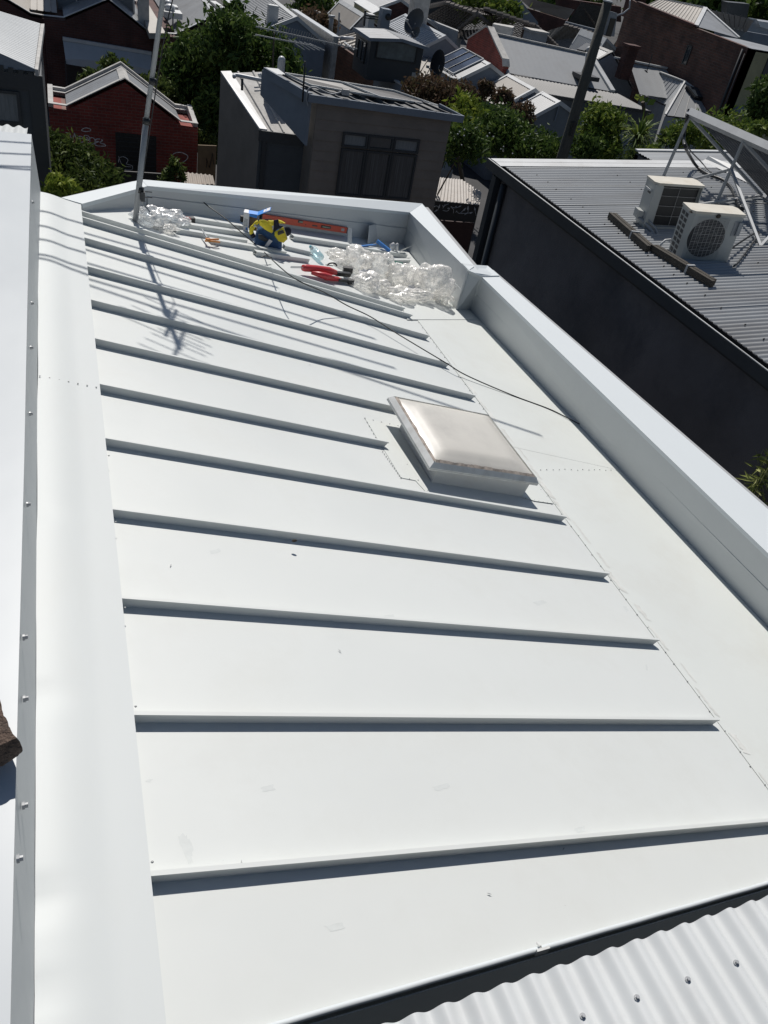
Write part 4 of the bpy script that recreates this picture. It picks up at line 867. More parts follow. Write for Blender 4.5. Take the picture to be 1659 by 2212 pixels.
b = MB(); b.slab([Vector((-3, yl+.02, 5.35)), Vector((x1, yl+.02, 5.35)), Vector((x1, yl+.02, 0)), Vector((-3, yl+.02, 0))], (0, 4.2, 0)); build(b, 'wall', M['boardd'], lb_)
b = MB(); b.slab([Vector((x1-.24, yl-.02, 5.36)), Vector((x1+.02, yl-.02, 5.36)), Vector((x1+.02, yl-.02, 0)), Vector((x1-.24, yl-.02, 0))], (0, .04, 0)).slab([Vector((-3, yl-.025, 5.40)), Vector((x1+.02, yl-.025, 5.40)), Vector((x1+.02, yl-.025, 5.12)), Vector((-3, yl-.025, 5.12))], (0, .045, 0)); build(b, 'dark_trim', M['trim'], lb_)
wl = aty(z2b(183, 1200), yl); wt = aty(z2b(183, 884), yl)
window(lb_, Vector((wt.x-1.0, yl, wl.z)), XV, ZV, 1.0, wt.z-wl.z, -YV, 2, 1, M['curtain'])
b = MB(); q0 = atz((0, 258), HC-1.47*K-.28); b.corr(Vector((-1.9, ed[0].y+.05, zt-.05)), Vector((-.24, ed[0].y+.05, zt-.06)), Vector((-.24, ed[0].y+.75, zt-.14)), Vector((-1.9, ed[0].y+.75, zt-.12)), .0762, .009, 6); tag(build(b, 'verandah_sheet', M['corrn'], smooth=True), 'strip of corrugated sheet just behind the left party wall cap', 'roof sheet')
b = MB().box((-.02, 8.9, 4.3), (.12, 4.6, 1.6)); tag(build(b, 'side_fence', M['cop']), 'pale narrow fence capping behind the left wall end', 'fence')

# ---- brick gable house with awning, and its rear weatherboard storey
Y3 = 38.5
p3 = prof_y(Y3, z2b, [(415, 165), (615, 185), (1045, 3), (1430, 310), (1530, 330)])
h3 = house_('brick_gable_house', 'dark brick gabled house with a pale awning behind the garage', p3, Y3, 46, M['brickd'], M['zinc'], cope=True, cap=M['copw'], flat=(0, 3))
aw = [aty(z2b(605, 378), Y3-.1), aty(z2b(1460, 522), Y3-.1)]
aw2 = [aty(z2b(635, 590), Y3-.75), aty(z2b(1465, 695), Y3-.75)]
b = MB(); V = []; nn2 = 16
for i in range(nn2+1):
    t = i/nn2; sag = -.05*math.sin(math.pi*t)
    V += [lerp(aw[0], aw[1], t), lerp(lerp(aw[0], aw[1], t), lerp(aw2[0], aw2[1], t), .9)+ZV*.10*math.sin(math.pi*t), lerp(aw2[0], aw2[1], t)+ZV*(sag-.1)+YV*.02]
b.add(V, [(3*i+j, 3*i+j+1, 3*i+4+j, 3*i+3+j) for i in range(nn2) for j in (0, 1)])
build(b, 'awning', M['awn'], h3); build(MB().bar(aw[0]+ZV*.03, aw[1]+ZV*.03, .14, .12), 'awning_box', M['copw'], h3)
build(MB().bar(Vector((p3[1][0]-.05, Y3-.8, 0)), Vector((p3[1][0]-.05, Y3-.8, 2)), .05, .05, up=YV), 'post', M['dark'], h3)
b = MB().slab([Vector((p3[1][0], Y3-.008, 1.85)), Vector((p3[3][0], Y3-.008, 1.85)), Vector((p3[3][0], Y3-.008, 0)), Vector((p3[1][0], Y3-.008, 0))], (0, .006, 0)); build(b, 'dark_lower_panel', M['black'], h3)  # black sheet across the gable wall below the awning
ub = thing('weatherboard_storey', 'grey weatherboard upper storey rising behind the dark brick gable', 'building', (1.6, 42, 0))
b = MB(); b.slab([Vector((.15, 41, 7.0)), Vector((3.15, 41, 7.0)), Vector((3.15, 41, 0)), Vector((.15, 41, 0))], (0, 3.5, 0)); build(b, 'wall', M['board'], ub)
b = MB().box((1.65, 42.7, 7.05), (3.3, 3.8, .1)); build(b, 'roof', M['zinc'], ub)
b = MB().box((.9, 40.97, 5.2), (.05, .03, 3.4)).box((3.17, 40.96, 5), (.07, .05, 4)).tube([(.35, 40.9, 4.2), (.36, 40.85, 5.6)], .06, 8); build(b, 'corner_trim', M['copw'], ub)
# ---- house left of it
p2 = prof_y(38.6, z2b, [(-420, -250), (60, 0), (300, 145), (412, 165)])
house_('tan_roof_house', 'house with tan corrugated lean-to roof at the top left corner', p2, 38.6, 47, M['brickd'], M['zinct'], cope=True, cap=M['cop'], pitch=.3, amp=.012)
b = MB(); b.corr(Vector((-.9, 47, 3.9)), Vector((.1, 47, 3.9)), Vector((.1, 38.9, 3.42)), Vector((-.9, 38.9, 3.42)), .22, .015, 4, 'deck'); tag(build(b, 'rust_streaked_roof', M['zinct']), 'narrow rust streaked tan ribbed roof beside the dark brick gable', 'roof')
# ---- next roofs to the right
p4 = prof_y(38.4, z3, [(0, 372), (245, 385), (700, 163), (860, 300)])
h4 = house_('grey_gable_house', 'brick house with grey corrugated roof carrying two roof vents behind the tree', p4, 38.4, 48.5, M['brickd'], M['zinc'], flat=(0,), cope=True, cap=M['copw'], pitch=.15)
for i, (x, y, lab) in enumerate(((200, 185, 'larger white roof vent box on the grey corrugated roof'), (185, 105, 'smaller white roof vent box on the grey corrugated roof'))):
    q = atz(z3(x, y), 3.65); t = thing('roof_vent', lab, 'roof vent', q, 'white roof vents')
    s = 1 if i == 0 else .75
    build(MB().box(q+ZV*.12*s, (.75*s, .9*s, .22*s)), 'base', M['copw'], t); build(MB().ico(q+Vector((-.1, 0, .32*s)), .2*s, 2, (1.2, 1, .8)), 'cowl', M['zincw'], t, smooth=True)
for (x0_, y0_, x1_, y1_, lb2) in ((135, 20, 160, 330, 'wide'), (210, 75, 208, 285, 'thin')):
    a, c = aty(z3(x1_, y1_), 39.5), aty(z3(x0_, y0_), 39.5)
    if lb2 == 'thin': tag(build(MB().tube([a, Vector((a.x, 39.5, c.z))], .035, 8), 'vent_pipe', M['galv'], smooth=True), 'thin grey vent pipe rising from the grey corrugated roof', 'pipe')
a = aty(z2b(1385, 300), 39.2); tag(build(MB().box((a.x, 39.2, a.z+1.2), (.42, .42, 3.2)).box((a.x, 39.2, a.z+2.85), (.52, .52, .12)), 'chimney', M['cop']), 'tall pale rendered chimney right of the dark brick gable', 'chimney')
b = MB(); b.slab([atz(z2b(1320, 0), 3.9), atz(z2b(1420, 20), 3.9), atz(z2b(1600, 320), 3.4), atz(z2b(1440, 318), 3.4)], (0, 0, -.2)); tag(build(b, 'valley_gutter_roof', M['zinct']), 'narrow tan box gutter roof right of the dark brick gable', 'roof')
wall_line('party_parapet', 'pale capped party parapet right of the roof with two vents', atz(z3(770, 100), 4.3), atz(z3(610, -10), 4.3), 0, M['cop'], .2)
wall_line('long_capped_wall', 'long brown wall with white capping left of the blue grey gable', atz(z3(1130, 262), 3.6), atz(z3(815, -10), 3.6), 0, M['brickd'], .3, M['zincw'])
p5 = prof_y(38.9, z3, [(1190, 332), (1550, 192), (1760, 330), (2020, 480)]); p5[3] = (aty(z4(402, 400), 38.9).x, aty(z4(402, 400), 38.9).z)
p5 = [p5[0], p5[1], (aty(z4(330, 400), 38.9).x, aty(z4(330, 420), 38.9).z)]
h5 = house_('blue_grey_gable_house', 'blue grey rendered gable wall with pale sheeted roof behind the tree', p5, 38.9, 47, M['stuccob'], M['zincp'], cope=None, pitch=.3, amp=.012, shape='deck')
q = aty(z3(1280, 235), 39.6); sw = thing('rooftop_cooler', 'grey rooftop cooler box on a stand at the blue grey gable', 'cooler', (q.x, 39.6, q.z-.3))
build(MB().box(q+ZV*.25, (.42, .35, .75)), 'housing', M['copw'], sw); build(MB().tube([q+Vector((.2, -.1, .1)), q+Vector((.42, -.1, .25)), q+Vector((.38, -.1, -.25)), q+Vector((.28, -.1, -.4))], .04, 6), 'duct', M['dark'], sw)
b = MB()
for dx in (-.28, .26): b.tube([q+Vector((dx, -.15, -.45)), q+Vector((dx*.9, -.15, .0))], .02, 5); b.tube([q+Vector((dx, .15, -.45)), q+Vector((dx*.9, .15, .0))], .02, 5)
b.tube([q+Vector((-.28, -.15, -.1)), q+Vector((.26, -.15, -.1))], .02, 5); build(b, 'stand', M['galv'], sw)
wall_line('white_capped_wall', 'white capped party wall right of the blue grey gable', atz(z4(415, 370), 3.95), atz(z4(0, 98), 3.95), 0, M['cop'], -.22, M['zincw'])
# low white sheet roof + brick lane wall
b = MB(); b.corr(atz(z4(388, 585), 2.3), atz(z4(395, 590), 2.3), atz(z4(522, 710), 2.0), atz(z4(372, 690), 2.0), .2, .01); tag(build(b, 'small_white_roof', M['zincw']), 'small triangular white sheeted roof beside the blue grey wall', 'roof')
# ---- low ribbed roof with dormer room
L11 = thing('ribbed_roof_house', 'brick building with a striped tan and dark ribbed roof around the dormer', 'house', (14, 39, 0))
P11 = [atz(z4(400, 385), 3.25), atz(z4(610, 335), 3.35), atz(z4(1690, 870), 2.85), atz(z4(1130, 765), 2.9), atz(z4(840, 672), 3.05)]
b = MB()
a0, a1 = P11[0], atz(z4(1130, 768), 2.9); c0, c1 = P11[1], atz(z4(1420, 480), 3.25)
b.corr(a0, a1, c1, c0, .34, .035, 4, 'deck'); b.corr(atz(z4(1130, 768), 2.92), atz(z4(1640, 850), 2.85), atz(z4(1700, 600), 3.2), atz(z4(1280, 560), 3.2), .34, .035, 4, 'deck'); build(b, 'roof', M['zinct'], L11)
b = MB(); d0, d1 = a0-ZV*.05, atz(z4(820, 680), 3.0)-ZV*.05; b.slab([d0, d1, Vector((d1.x, d1.y, 0)), Vector((d0.x, d0.y, 0))], (.15, 0, 0)); build(b, 'wall', M['brickb'], L11)
b = MB(); d1, d2 = atz(z4(820, 680), 3.0), atz(z4(1430, 1045), 3.2); b.slab([d1, d2, Vector((d2.x, d2.y, 0)), Vector((d1.x, d1.y, 0))], (.15, 0, 0)); build(b, 'side_wall', M['stuccob'], L11)
build(MB().bar(d1+ZV*.03, d2+ZV*.03, .16, .07), 'verge_trim', M['copw'], L11)
b = MB(); d0, d1 = atz(z4(1130, 772), 2.88), atz(z4(1680, 860), 2.82); b.slab([d0, d1, Vector((d1.x, d1.y, 0)), Vector((d0.x, d0.y, 0))], (0, .1, 0)); build(b, 'front_wall', M['brickd'], L11)
tag(build(MB().tube([atz(z4(480, 375), 3.5), atz(z4(600, 380), 3.5)], .09, 8).tube([atz(z4(520, 420), 3.4), atz(z4(650, 520), 3.35), atz(z4(670, 545), 3.3), atz(z4(960, 655), 3.2), atz(z4(990, 640), 3.25), atz(z4(1000, 690), 3.1)], .05, 8), 'white_pipe', M['zincw'], smooth=True), 'white pipe running across the striped ribbed roof below the dormer', 'pipe')
boxthing('roof_box', 'pale box hatch on the striped ribbed roof', 'hatch', [atz(z4(1060, 655), 3.5), atz(z4(1125, 700), 3.5), atz(z4(1252, 720), 3.5), atz(z4(1190, 668), 3.5)], 2.9, M['cop'])
dm_ = thing('dormer_room', 'dark framed box dormer with a wide window and grey gabled roof', 'dormer', (13, 36, 3))
YD = 35.9
dpr = prof_y(YD, z4, [(782, 378), (1075, 385), (1318, 468)])
b = MB(); zb = 3.0
b.slab([Vector((dpr[0][0], YD, dpr[0][1]-.05)), Vector((dpr[1][0], YD, dpr[1][1]-.05)), Vector((dpr[2][0]-.1, YD, dpr[2][1]-.05)), Vector((dpr[2][0]-.1, YD, zb)), Vector((dpr[0][0], YD, zb))], (0, 2.1, 0)); build(b, 'wall', M['trim'], dm_)
b = MB(); o = .15
b.corr(Vector((dpr[1][0], YD-o, dpr[1][1])), Vector((dpr[1][0], YD+2.3, dpr[1][1])), Vector((dpr[0][0]-.1, YD+2.3, dpr[0][1])), Vector((dpr[0][0]-.1, YD-o, dpr[0][1])), .4, .008)
b.corr(Vector((dpr[1][0], YD-o, dpr[1][1]+.01)), Vector((dpr[1][0], YD+2.3, dpr[1][1]+.01)), Vector((dpr[2][0]+.1, YD+2.3, dpr[2][1]+.01)), Vector((dpr[2][0]+.1, YD-o, dpr[2][1]+.01)), .4, .008); build(b, 'roof', M['zinc'], dm_)
b = MB().bar((dpr[0][0]-.1, YD-o, dpr[0][1]-.02), (dpr[1][0], YD-o, dpr[1][1]-.02), .03, .12).bar((dpr[1][0], YD-o, dpr[1][1]-.02), (dpr[2][0]+.1, YD-o, dpr[2][1]-.02), .03, .12).bar((dpr[0][0]-.1, YD-o, dpr[0][1]-.03), (dpr[0][0]-.1, YD+2.3, dpr[0][1]-.03), .03, .12); build(b, 'fascia', M['stuccob'], dm_)
wa, wb = aty(z4(815, 585), YD), aty(z4(1232, 500), YD)
M['glassg'] = mat('reflecting_glass', (.10, .125, .13), .15, var=.3, spec=.8)
window(dm_, Vector((wa.x, YD, wa.z+.05)), XV, ZV, 2.0*(wb.x-wa.x)/2.0, .72, -YV, 1, 1, M['glassg'], M['black'])
xw = dpr[0][0]; qa = atx(z4(650, 490), xw); qb = atx(z4(735, 400), xw)
window(dm_, Vector((xw, YD+1.6, 3.5)), -YV, ZV, 1.1, .8, -XV, 2, 1, M['glass'], M['black'])
# ---- L6, L7, bright roof etc.
p6 = prof_y(46.0, z4, [(420, 225), (570, 300), (715, 150), (800, 235)]); p6 = p6[1:]; p6[0] = (p6[0][0], p6[0][1])
house_('grey_rear_house', 'house with tan grey gabled roof behind the dormer, left of the cooler units', [(p6[0][0], p6[0][1]), p6[1], (p6[1][0]+1.4, p6[1][1]-.75)], 46.0, 50.6, M['cop'], M['zinct'], cope=True, cap=M['copw'], pitch=.15)
b = MB(); b.slab([atz(z4(225, 98), 3.3), atz(z4(570, 302), 3.3), Vector((atz(z4(570, 302), 3.3).x, atz(z4(570, 302), 3.3).y, 0)), Vector((atz(z4(225, 98), 3.3).x, atz(z4(225, 98), 3.3).y, 0))], (.2, 0, 0)); tag(build(b, 'grey_garden_wall', M['cop']), 'plain grey wall below the tan grey gabled roof', 'wall')
tag(build(MB().tube([aty(z4(378, 320), 43), aty(z4(392, 160), 43)], .11, 8).tube([aty(z4(392, 168), 43), aty(z4(393, 150), 43)], .17, 8), 'flue', M['galv'], smooth=True), 'grey flue with a cap left of the dormer', 'flue')
tag(build(MB().tube([aty(z4(455, 330), 42), aty(z4(466, 120), 42)], .04, 6), 'thin_pole', M['galv']), 'thin grey pole left of the dormer roof', 'pole')
tree('dry_shrub', 'brown dry shrub between the white capped wall and the flue', 'shrub', (12.6, 43.5, 0), [(aty(z4(240, 200), 45.5), (.9, .8, .8), .6), (aty(z4(315, 260), 44), (.8, .6, .5), .4)], M['greenr'], .13, 1600, 12)
tree('dark_tree', 'dark tree behind the blue grey gable roof', 'tree', (13.5, 55, 0), [(aty(z4(190, 60), 56), (1.3, 1.5, 1.6), 1)], M['greend'], .2, 1800, 13)
c6 = atz(z4(615, 25), 3.8); 
boxthing('cream_parapet_block', 'cream parapet block at the top beyond the dormer', 'building', [atz(z4(790, 140), 3.9), atz(z4(920, 78), 3.9), atz(z4(760, -30), 3.9), atz(z4(615, 25), 3.9)], 0, M['yellow'], M['copw'])
p7 = [(16.3, 3.2), (19.2, 4.5), (22, 3.3)]
house_('far_grey_house', 'grey roofed house at the top edge above the cooler units', p7, 52.5, 66, M['brickd'], M['zinc'], pitch=.3)
for i, (x0_, y0_, x1_, y1_, nmx, lab) in enumerate(((722, 175, 785, 270, 'slim_cooler', 'slim pale cooler cabinet behind the dormer roof'), (845, 125, 935, 285, 'tall_cooler', 'tall dark green cooler cabinet with a round fan behind the dormer'))):
    a, c = aty(z4(x0_+5, y1_), 39.5), aty(z4(x1_, y0_), 39.5); w_ = aty(z4(x1_, y1_), 39.5).x-a.x
    t = thing(nmx, lab, 'cooler', (a.x, 39.5, a.z-.2)); build(MB().box((a.x+w_/2, 39.5, (a.z+c.z)/2), (w_, .5, c.z-a.z+.3)), 'cabinet', M['copw'] if i == 0 else M['stuccob'], t)
    if i: build(MB().tube([(a.x+w_*.68, 39.24, c.z-.12), (a.x+w_*.68, 39.2, c.z-.12)], .13, 16), 'fan', M['black'], t, smooth=True)
tag(build(MB().tube([aty(z4(708, 255), 39.2), aty(z4(722, 100), 39.2)], .05, 6).bar(aty(z4(722, 150), 39.2), aty(z4(850, 165), 39.2), .06, .06).bar(aty(z4(722, 175), 39.2), aty(z4(850, 190), 39.2), .05, .05), 'pipe_frame', M['dark']), 'dark pipe frame around the coolers behind the dormer', 'frame')
Y8 = 42.2; p8 = prof_y(Y8, z4, [(1305, 458), (1508, 358)])
house_('bright_roof_house', 'house with a bright white ribbed roof beyond the dormer', [(p8[0][0], p8[0][1]), (p8[1][0], p8[1][1]), (p8[1][0]+1.5, p8[1][1]-.85)], Y8, 48.2, M['stuccob'], M['zincw'], pitch=.3, amp=.016, shape='deck', cap=M['zincw'])
b = MB(); b.slab([atz(z4(1300, 520), 3.15), atz(z4(1425, 605), 3.1), atz(z4(1575, 450), 3.3), atz(z4(1480, 380), 3.3)], (0, 0, -2)); tag(build(b, 'dark_link_roof', M['trim']), 'dark low roof between the bright ribbed roof and the glazed roof', 'roof')
qc = aty(z4(1190, 215), 45.5); tag(build(MB().box((qc.x+.2, 45.5, qc.z+1.6), (.85, .7, 4.2)), 'chimney', M['cop']), 'tall broad grey chimney on the bright ribbed roof', 'chimney')
def dish(c, r, label, face=Vector((-.8, -.3, .35))):
    t = thing('satellite_dish', label, 'satellite dish', c-ZV*r, 'satellite dishes'); f = face.normalized(); e = f.orthogonal().normalized(); g_ = f.cross(e); b = MB(); V = []
    for j in range(5):
        for i in range(18): a = 2*math.pi*i/18; rr = r*j/4; V.append(c+(e*math.cos(a)+g_*math.sin(a))*rr+f*(.22*r*(j/4)**2))
    b.add(V, [(j*18+i, j*18+(i+1) % 18, (j+1)*18+(i+1) % 18, (j+1)*18+i) for j in range(4) for i in range(18)]); build(b, 'reflector', M['dark'], t, smooth=True)
    build(MB().tube([c, c-ZV*r*1.3], r*.06, 6).tube([c-ZV*r*.7, c+f*r*1.0-ZV*r*.3], r*.04, 6).box(c+f*r*1.0-ZV*r*.28, (r*.18,)*3), 'arm', M['galv'], t)
dish(aty(z4(1215, 225), 42.8), .62, 'large dark satellite dish beside the broad grey chimney'); dish(aty(z4(1222, 325), 41.8), .27, 'small satellite dish below the larger one by the chimney')
dish(aty(z4(1452, 640), 35.9), .58, 'satellite dish edge-on at the left end of the glazed roof', Vector((-1, -.15, .1)))
# ---- glazed terrace roof, stepped corrugated terraces
def terrace(nm, label, pr, pl, y0, y1, dz_l, rm, pitch=.15, wm=None, wr=1.6):
    """ridge pixel pr and left eave pixel pl both taken in plane y0"""
    r_, l_ = aty(pr, y0), aty(pl, y0)
    return house_(nm, label, [(l_.x, l_.z), (r_.x, r_.z), (r_.x+wr, r_.z-(r_.z-l_.z)*.95)], y0, y1, wm or M['stuccob'], rm, pitch=pitch), r_, l_
t1_, r_, l_ = terrace('glazed_terrace', 'terrace roof with three dark glass panels and a corrugated strip', z5(540, 582), z5(252, 722), 36.6, 39.9, 0, M['zinc'])
def onslope(s, y, up=.07): # s 0 ridge .. 1 eave
    return Vector((lerp(r_.x, l_.x, s), y, lerp(r_.z, l_.z, s)+up))
gp = MB(); fpn = MB()
for k in range(3):
    y0 = 37.35+.82*k; b = MB(); b.slab([onslope(.06, y0), onslope(.06, y0+.76), onslope(.95, y0+.76), onslope(.95, y0)], (0, 0, .02)); wn = build(b, 'roof_window', M['glassb'], t1_)
    fb = MB()
    for yy in (y0-.03, y0+.79): fb.bar(onslope(.02, yy, .10), onslope(.98, yy, .10), .05, .05)
    fb.bar(onslope(.02, y0, .1), onslope(.02, y0+.79, .1), .05, .05); fb.bar(onslope(.98, y0, .1), onslope(.98, y0+.79, .1), .05, .05); build(fb, 'frame', M['copw'], wn)
terrace('corrugated_terrace', 'terrace with weathered grey corrugated roof below the glazed roof', z5(940, 805), z5(640, 968), 33.7, 36.3, 0, M['zinct'])
terrace('end_terrace', 'end terrace with blue grey weatherboard gable and grey corrugated roof', z5(1168, 922), z5(890, 1070), 31.9, 33.45, 0, M['zincp'], wm=M['board'], wr=1.75)
q = aty(z7(1400, 395), 31.85); tag(build(MB().bar(q, q+ZV*.6, .05, .03, up=YV), 'gable_pipe', M['stuccob']), 'thin pipe fixed on the blue grey weatherboard gable', 'pipe')
# ---- pale roof with brick gable, verandah
pa_, pb_ = Vector((19.1, 0, 0)), 0
YR, YE = 39.1, 36.7
rz = aty(z5(575, 305), YR).z; ezl = aty(z5(700, 655), YE).z; xa = aty(z5(575, 305), YR).x; xb = aty(z5(1425, 492), YR).x+.0
pal = thing('pale_roof_house', 'house with a large plain pale roof and red brick gable end', 'house', (22, 39, 0))
A_, B_, C_2, D_2 = aty(z5(575, 305), YR), aty(z5(1425, 492), YR), aty(z5(1625, 822), YE), aty(z5(700, 655), YE)
b = MB(); b.corr(A_, B_, C_2, D_2, .3, .0012); b.corr(A_+ZV*.01, B_+ZV*.01, B_+Vector((0, 2.6, -1.2)), A_+Vector((0, 2.6, -1.2)), .3, .006); build(b, 'roof', M['zincp'], pal, smooth=True)
build(MB().bar(A_+ZV*.03, B_+ZV*.03, .14, .07), 'ridge_cap', M['cop'], pal)
build(MB().bar(B_+XV*.1+ZV*.02, C_2+XV*.1+ZV*.02, .28, .12), 'verge_cap', M['copw'], pal)
b = MB(); b.slab([A_-ZV*.05, D_2-ZV*.05, Vector((D_2.x, D_2.y, 0)), Vector((A_.x, A_.y+2.6, 0)), A_+Vector((0, 2.6, -1.25))], (.2, 0, 0)); b.slab([D_2-ZV*.1, C_2-ZV*.1, Vector((C_2.x, C_2.y, 0)), Vector((D_2.x, D_2.y, 0))], (0, .2, 0)); b.slab([B_-ZV*.1, C_2-ZV*.1, Vector((C_2.x, C_2.y, 0)), Vector((B_.x, B_.y, 0))], (-.2, 0, 0)); build(b, 'wall', M['stuccob'], pal)
gx = A_.x-.25; g1 = [atx(z5(*p), gx) for p in ((340, 350), (430, 290), (500, 243), (520, 245), (545, 300), (600, 420), (655, 535), (660, 600))]
b = MB(); b.slab(g1+[Vector((gx, g1[-1].y, 0)), Vector((gx, g1[0].y, 0))], (.28, 0, 0)); build(b, 'brick_gable', M['brickr'], pal)
cb = MB()
for i in range(len(g1)-1): cb.bar(g1[i]+XV*.14+ZV*.02, g1[i+1]+XV*.14+ZV*.02, .34, .07)
build(cb, 'gable_coping', M['cop'], pal)
q1, q2, q3, q4 = aty(z5(700, 672), YE-.05), aty(z6b(200, 925), YE-.05), aty(z6b(505, 1092), 34.6), aty(z5(1000, 838), 34.6)
vr = thing('grey_skillion_roof', 'long grey corrugated skillion roof below the large pale roof', 'roof', (24, 35.5, 0))
b = MB(); b.corr(q1, q2, q3, q4, .19, .028); build(b, 'roof_sheet', M.setdefault('zincd', mat('dark_zinc_roof', (.13, .13, .128), .6, var=.15, dirt=(.08, .075, .07), damt=.5)), vr, smooth=True)
b = MB(); b.slab([q4-ZV*.1, q3-ZV*.1, Vector((q3.x, q3.y+.1, 0)), Vector((q4.x, q4.y+.1, 0))], (0, .1, 0)); build(b, 'wall', M['boardd'], vr); build(MB().bar(q4-ZV*.03-YV*.05, q3-ZV*.03-YV*.05, .08, .10), 'gutter', M['dark'], vr)
b = MB(); qd = aty(z6b(330, 1150), 34.5); b.box((qd.x, 34.62, 1.2), (1.0, .1, 2.4)); build(b, 'door', M['stuccob'], vr)
# flue and skylights on the pale roof
q = aty(z5(1380, 640), 37.6); tag(build(MB().tube([q-ZV*.2, q+Vector((.05, 0, .35)), q+Vector((-.05, 0, .75))], .09, 8).ico(q+Vector((-.02, 0, .9)), .16, 1), 'roof_flue', M['galv'], smooth=True), 'bent metal flue with round cowl on the pale roof near the pole', 'flue')
q = atz(z5(1400, 690), 4.1); tag(build(MB().box(q, (1.0, .9, .18)), 'roof_hatch', M['dark']), 'dark hatch on the pale roof beside the timber pole', 'hatch')
# ---- hipped house on the right
hp = thing('hipped_house', 'pale grey hipped roof house with a black skylight, right of the timber pole', 'house', (31, 39, 0))
RA, RC_ = aty(z6b(150, 572), 41.6), aty(z6b(985, 742), 41.6)
b = MB(); ea = aty(z6b(400, 925), 39.9); 
b.corr(aty(z6b(300, 615), 41.6), RC_, aty(z6b(1250, 1050), 38.6), aty(z6b(400, 925), 39.6), .5, .004); build(b, 'main_roof', M['zincp'], hp, smooth=True)
build(MB().bar(RA+ZV*.04, RC_+ZV*.04, .15, .08), 'ridge_cap', M['copw'], hp)
ap = aty(z6b(840, 803), 39.2); ap2 = aty(z6b(600, 713), 41.2); l1, l2 = atz(z6b(412, 922), 3.05), atz(z6b(655, 1032), 3.05)
hl, hr_ = atz(z6b(650, 1130), 3.0), atz(z6b(1460, 1235), 3.0)
b = MB(); b.corr(ap2, ap, l2, l1, .28, .012, 4, 'deck'); build(b, 'wing_roof', M['zincp'], hp)
b = MB(); n = 1; b.poly(ap, hl, hr_, ap+Vector((.02, 0, 0))); b.poly(ap+ZV*.002, hr_, hr_+Vector((.3, 4, 0)), ap2); b.poly(ap, ap-ZV*0.001, l2, hl); build(b, 'hip_roof', M['zincp'], hp)
b = MB()
for t in (.1, .22, .35, .5, .64, .8): b.bar(lerp(ap, hr_, t*.55)+ZV*.012, lerp(hl, hr_, t)+ZV*.012, .02, .02)
build(b, 'sheet_joints', M['cop'], hp)
b = MB().bar(ap+ZV*.03, l2+ZV*.03, .22, .05).bar(ap2+ZV*.03, ap+ZV*.03, .2, .05).bar(ap+ZV*.035, hl+ZV*.035, .08, .05).bar(ap+ZV*.035, hr_+ZV*.035, .12, .06); build(b, 'hip_cap', M['copw'], hp)
b = MB(); 
for a, c in ((l1, l2), (l2, hl), (hl, hr_)): b.slab([a-ZV*.06, c-ZV*.06, Vector((c.x, c.y, 0)), Vector((a.x, a.y, 0))], (.1, .1, 0))
build(b, 'wall', M['stucco'], hp)
def hipp(p, up=0): # on hip face plane
    n_ = (hl-ap).cross(hr_-ap).normalized(); v = ray(p); q = CAM+v*((ap-CAM).dot(n_)/v.dot(n_)); return q+(n_ if n_.z > 0 else -n_)*up
sk4 = [hipp(z6b(*p), .16) for p in ((840, 868), (968, 885), (1045, 1000), (925, 978))]
b = MB(); b.slab(sk4, hipp(z6b(840, 868), 0)-hipp(z6b(840, 868), .15)); s_o = build(b, 'skylight', M['black'], hp, loc=sk4[0]); s_i = [lerp(q, (sk4[0]+sk4[2])/2, .14)+ZV*.012 for q in sk4]; build(MB().slab(s_i, (0, 0, .01)), 'pane', M['glass'], s_o)
def chim(p, Y, w_, h_, m, label, cap=M['cop']):
    q = aty(p, Y); t = thing('chimney', label, 'chimney', q-ZV*.4); build(MB().box(q+ZV*(h_/2-.3), (w_, w_*.8, h_+.6)), 'stack', m, t); build(MB().box(q+ZV*(h_+.05), (w_+.14, w_*.8+.14, .12)), 'chimney_cap', cap, t)
chim(z6b(260, 650), 41.3, .62, .9, M['brickd'], 'square dark brick chimney at the left end of the hipped roof', M['brickd'])
chim(z6b(1085, 880), 40.2, .85, .75, M['brickb'], 'brown brick chimney with pale edge beyond the black skylight')
b = MB(); b.slab([atz(z6b(935, 715), 4.4), atz(z6b(1020, 688), 4.4), atz(z6b(1085, 775), 4.2), atz(z6b(1030, 800), 4.2)], (0, 0, -1.5)); b.bar(atz(z6b(1150, 890), 3.9), atz(z6b(1280, 1070), 3.3), .25, .6); tag(build(b, 'weathered_parapet', M['cop']), 'weathered cement parapet beyond the hipped roof', 'wall')
tag(build(MB().tube([aty(z6b(465, 710), 40.2), aty(z6b(525, 530), 40.2)], .025, 5).tube([aty(z6b(450, 690), 40.2), aty(z6b(475, 712), 40.2)], .03, 5), 'aerial_pole', M['dark']), 'thin dark aerial pole standing on the hipped roof', 'pole')
dish(aty(z6b(1150, 940), 39.5), .45, 'satellite dish behind the brown brick chimney on the right')
# small gables between
p9 = [(l.x, l.z) for l in (aty(z6b(-30, 540), 47), aty(z6b(70, 385), 47), aty(z6b(245, 565), 47))]
house_('small_gable_roof', 'small steep pale gable with scalloped verge left of the dark brick chimney', p9, 47, 50, M['cop'], M['zincp'])
p9 = [(l.x, l.z) for l in (aty(z6b(0, 590), 42.5), aty(z6b(130, 515), 42.5), aty(z6b(330, 870), 42.5))]
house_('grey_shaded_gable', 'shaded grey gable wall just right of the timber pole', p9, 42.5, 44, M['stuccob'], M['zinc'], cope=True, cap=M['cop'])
py = thing('pyramid_roof_house', 'tan grey pyramid roofed house in front of the tall brick wall', 'house', (34, 49, 0))
q = [atz(z6b(190, 372), 4.6), atz(z6b(530, 482), 4.6), atz(z6b(450, 622), 3.5), atz(z6b(150, 560), 3.5), atz(z6b(712, 672), 3.5), atz(z6b(145, 437), 4.1)]
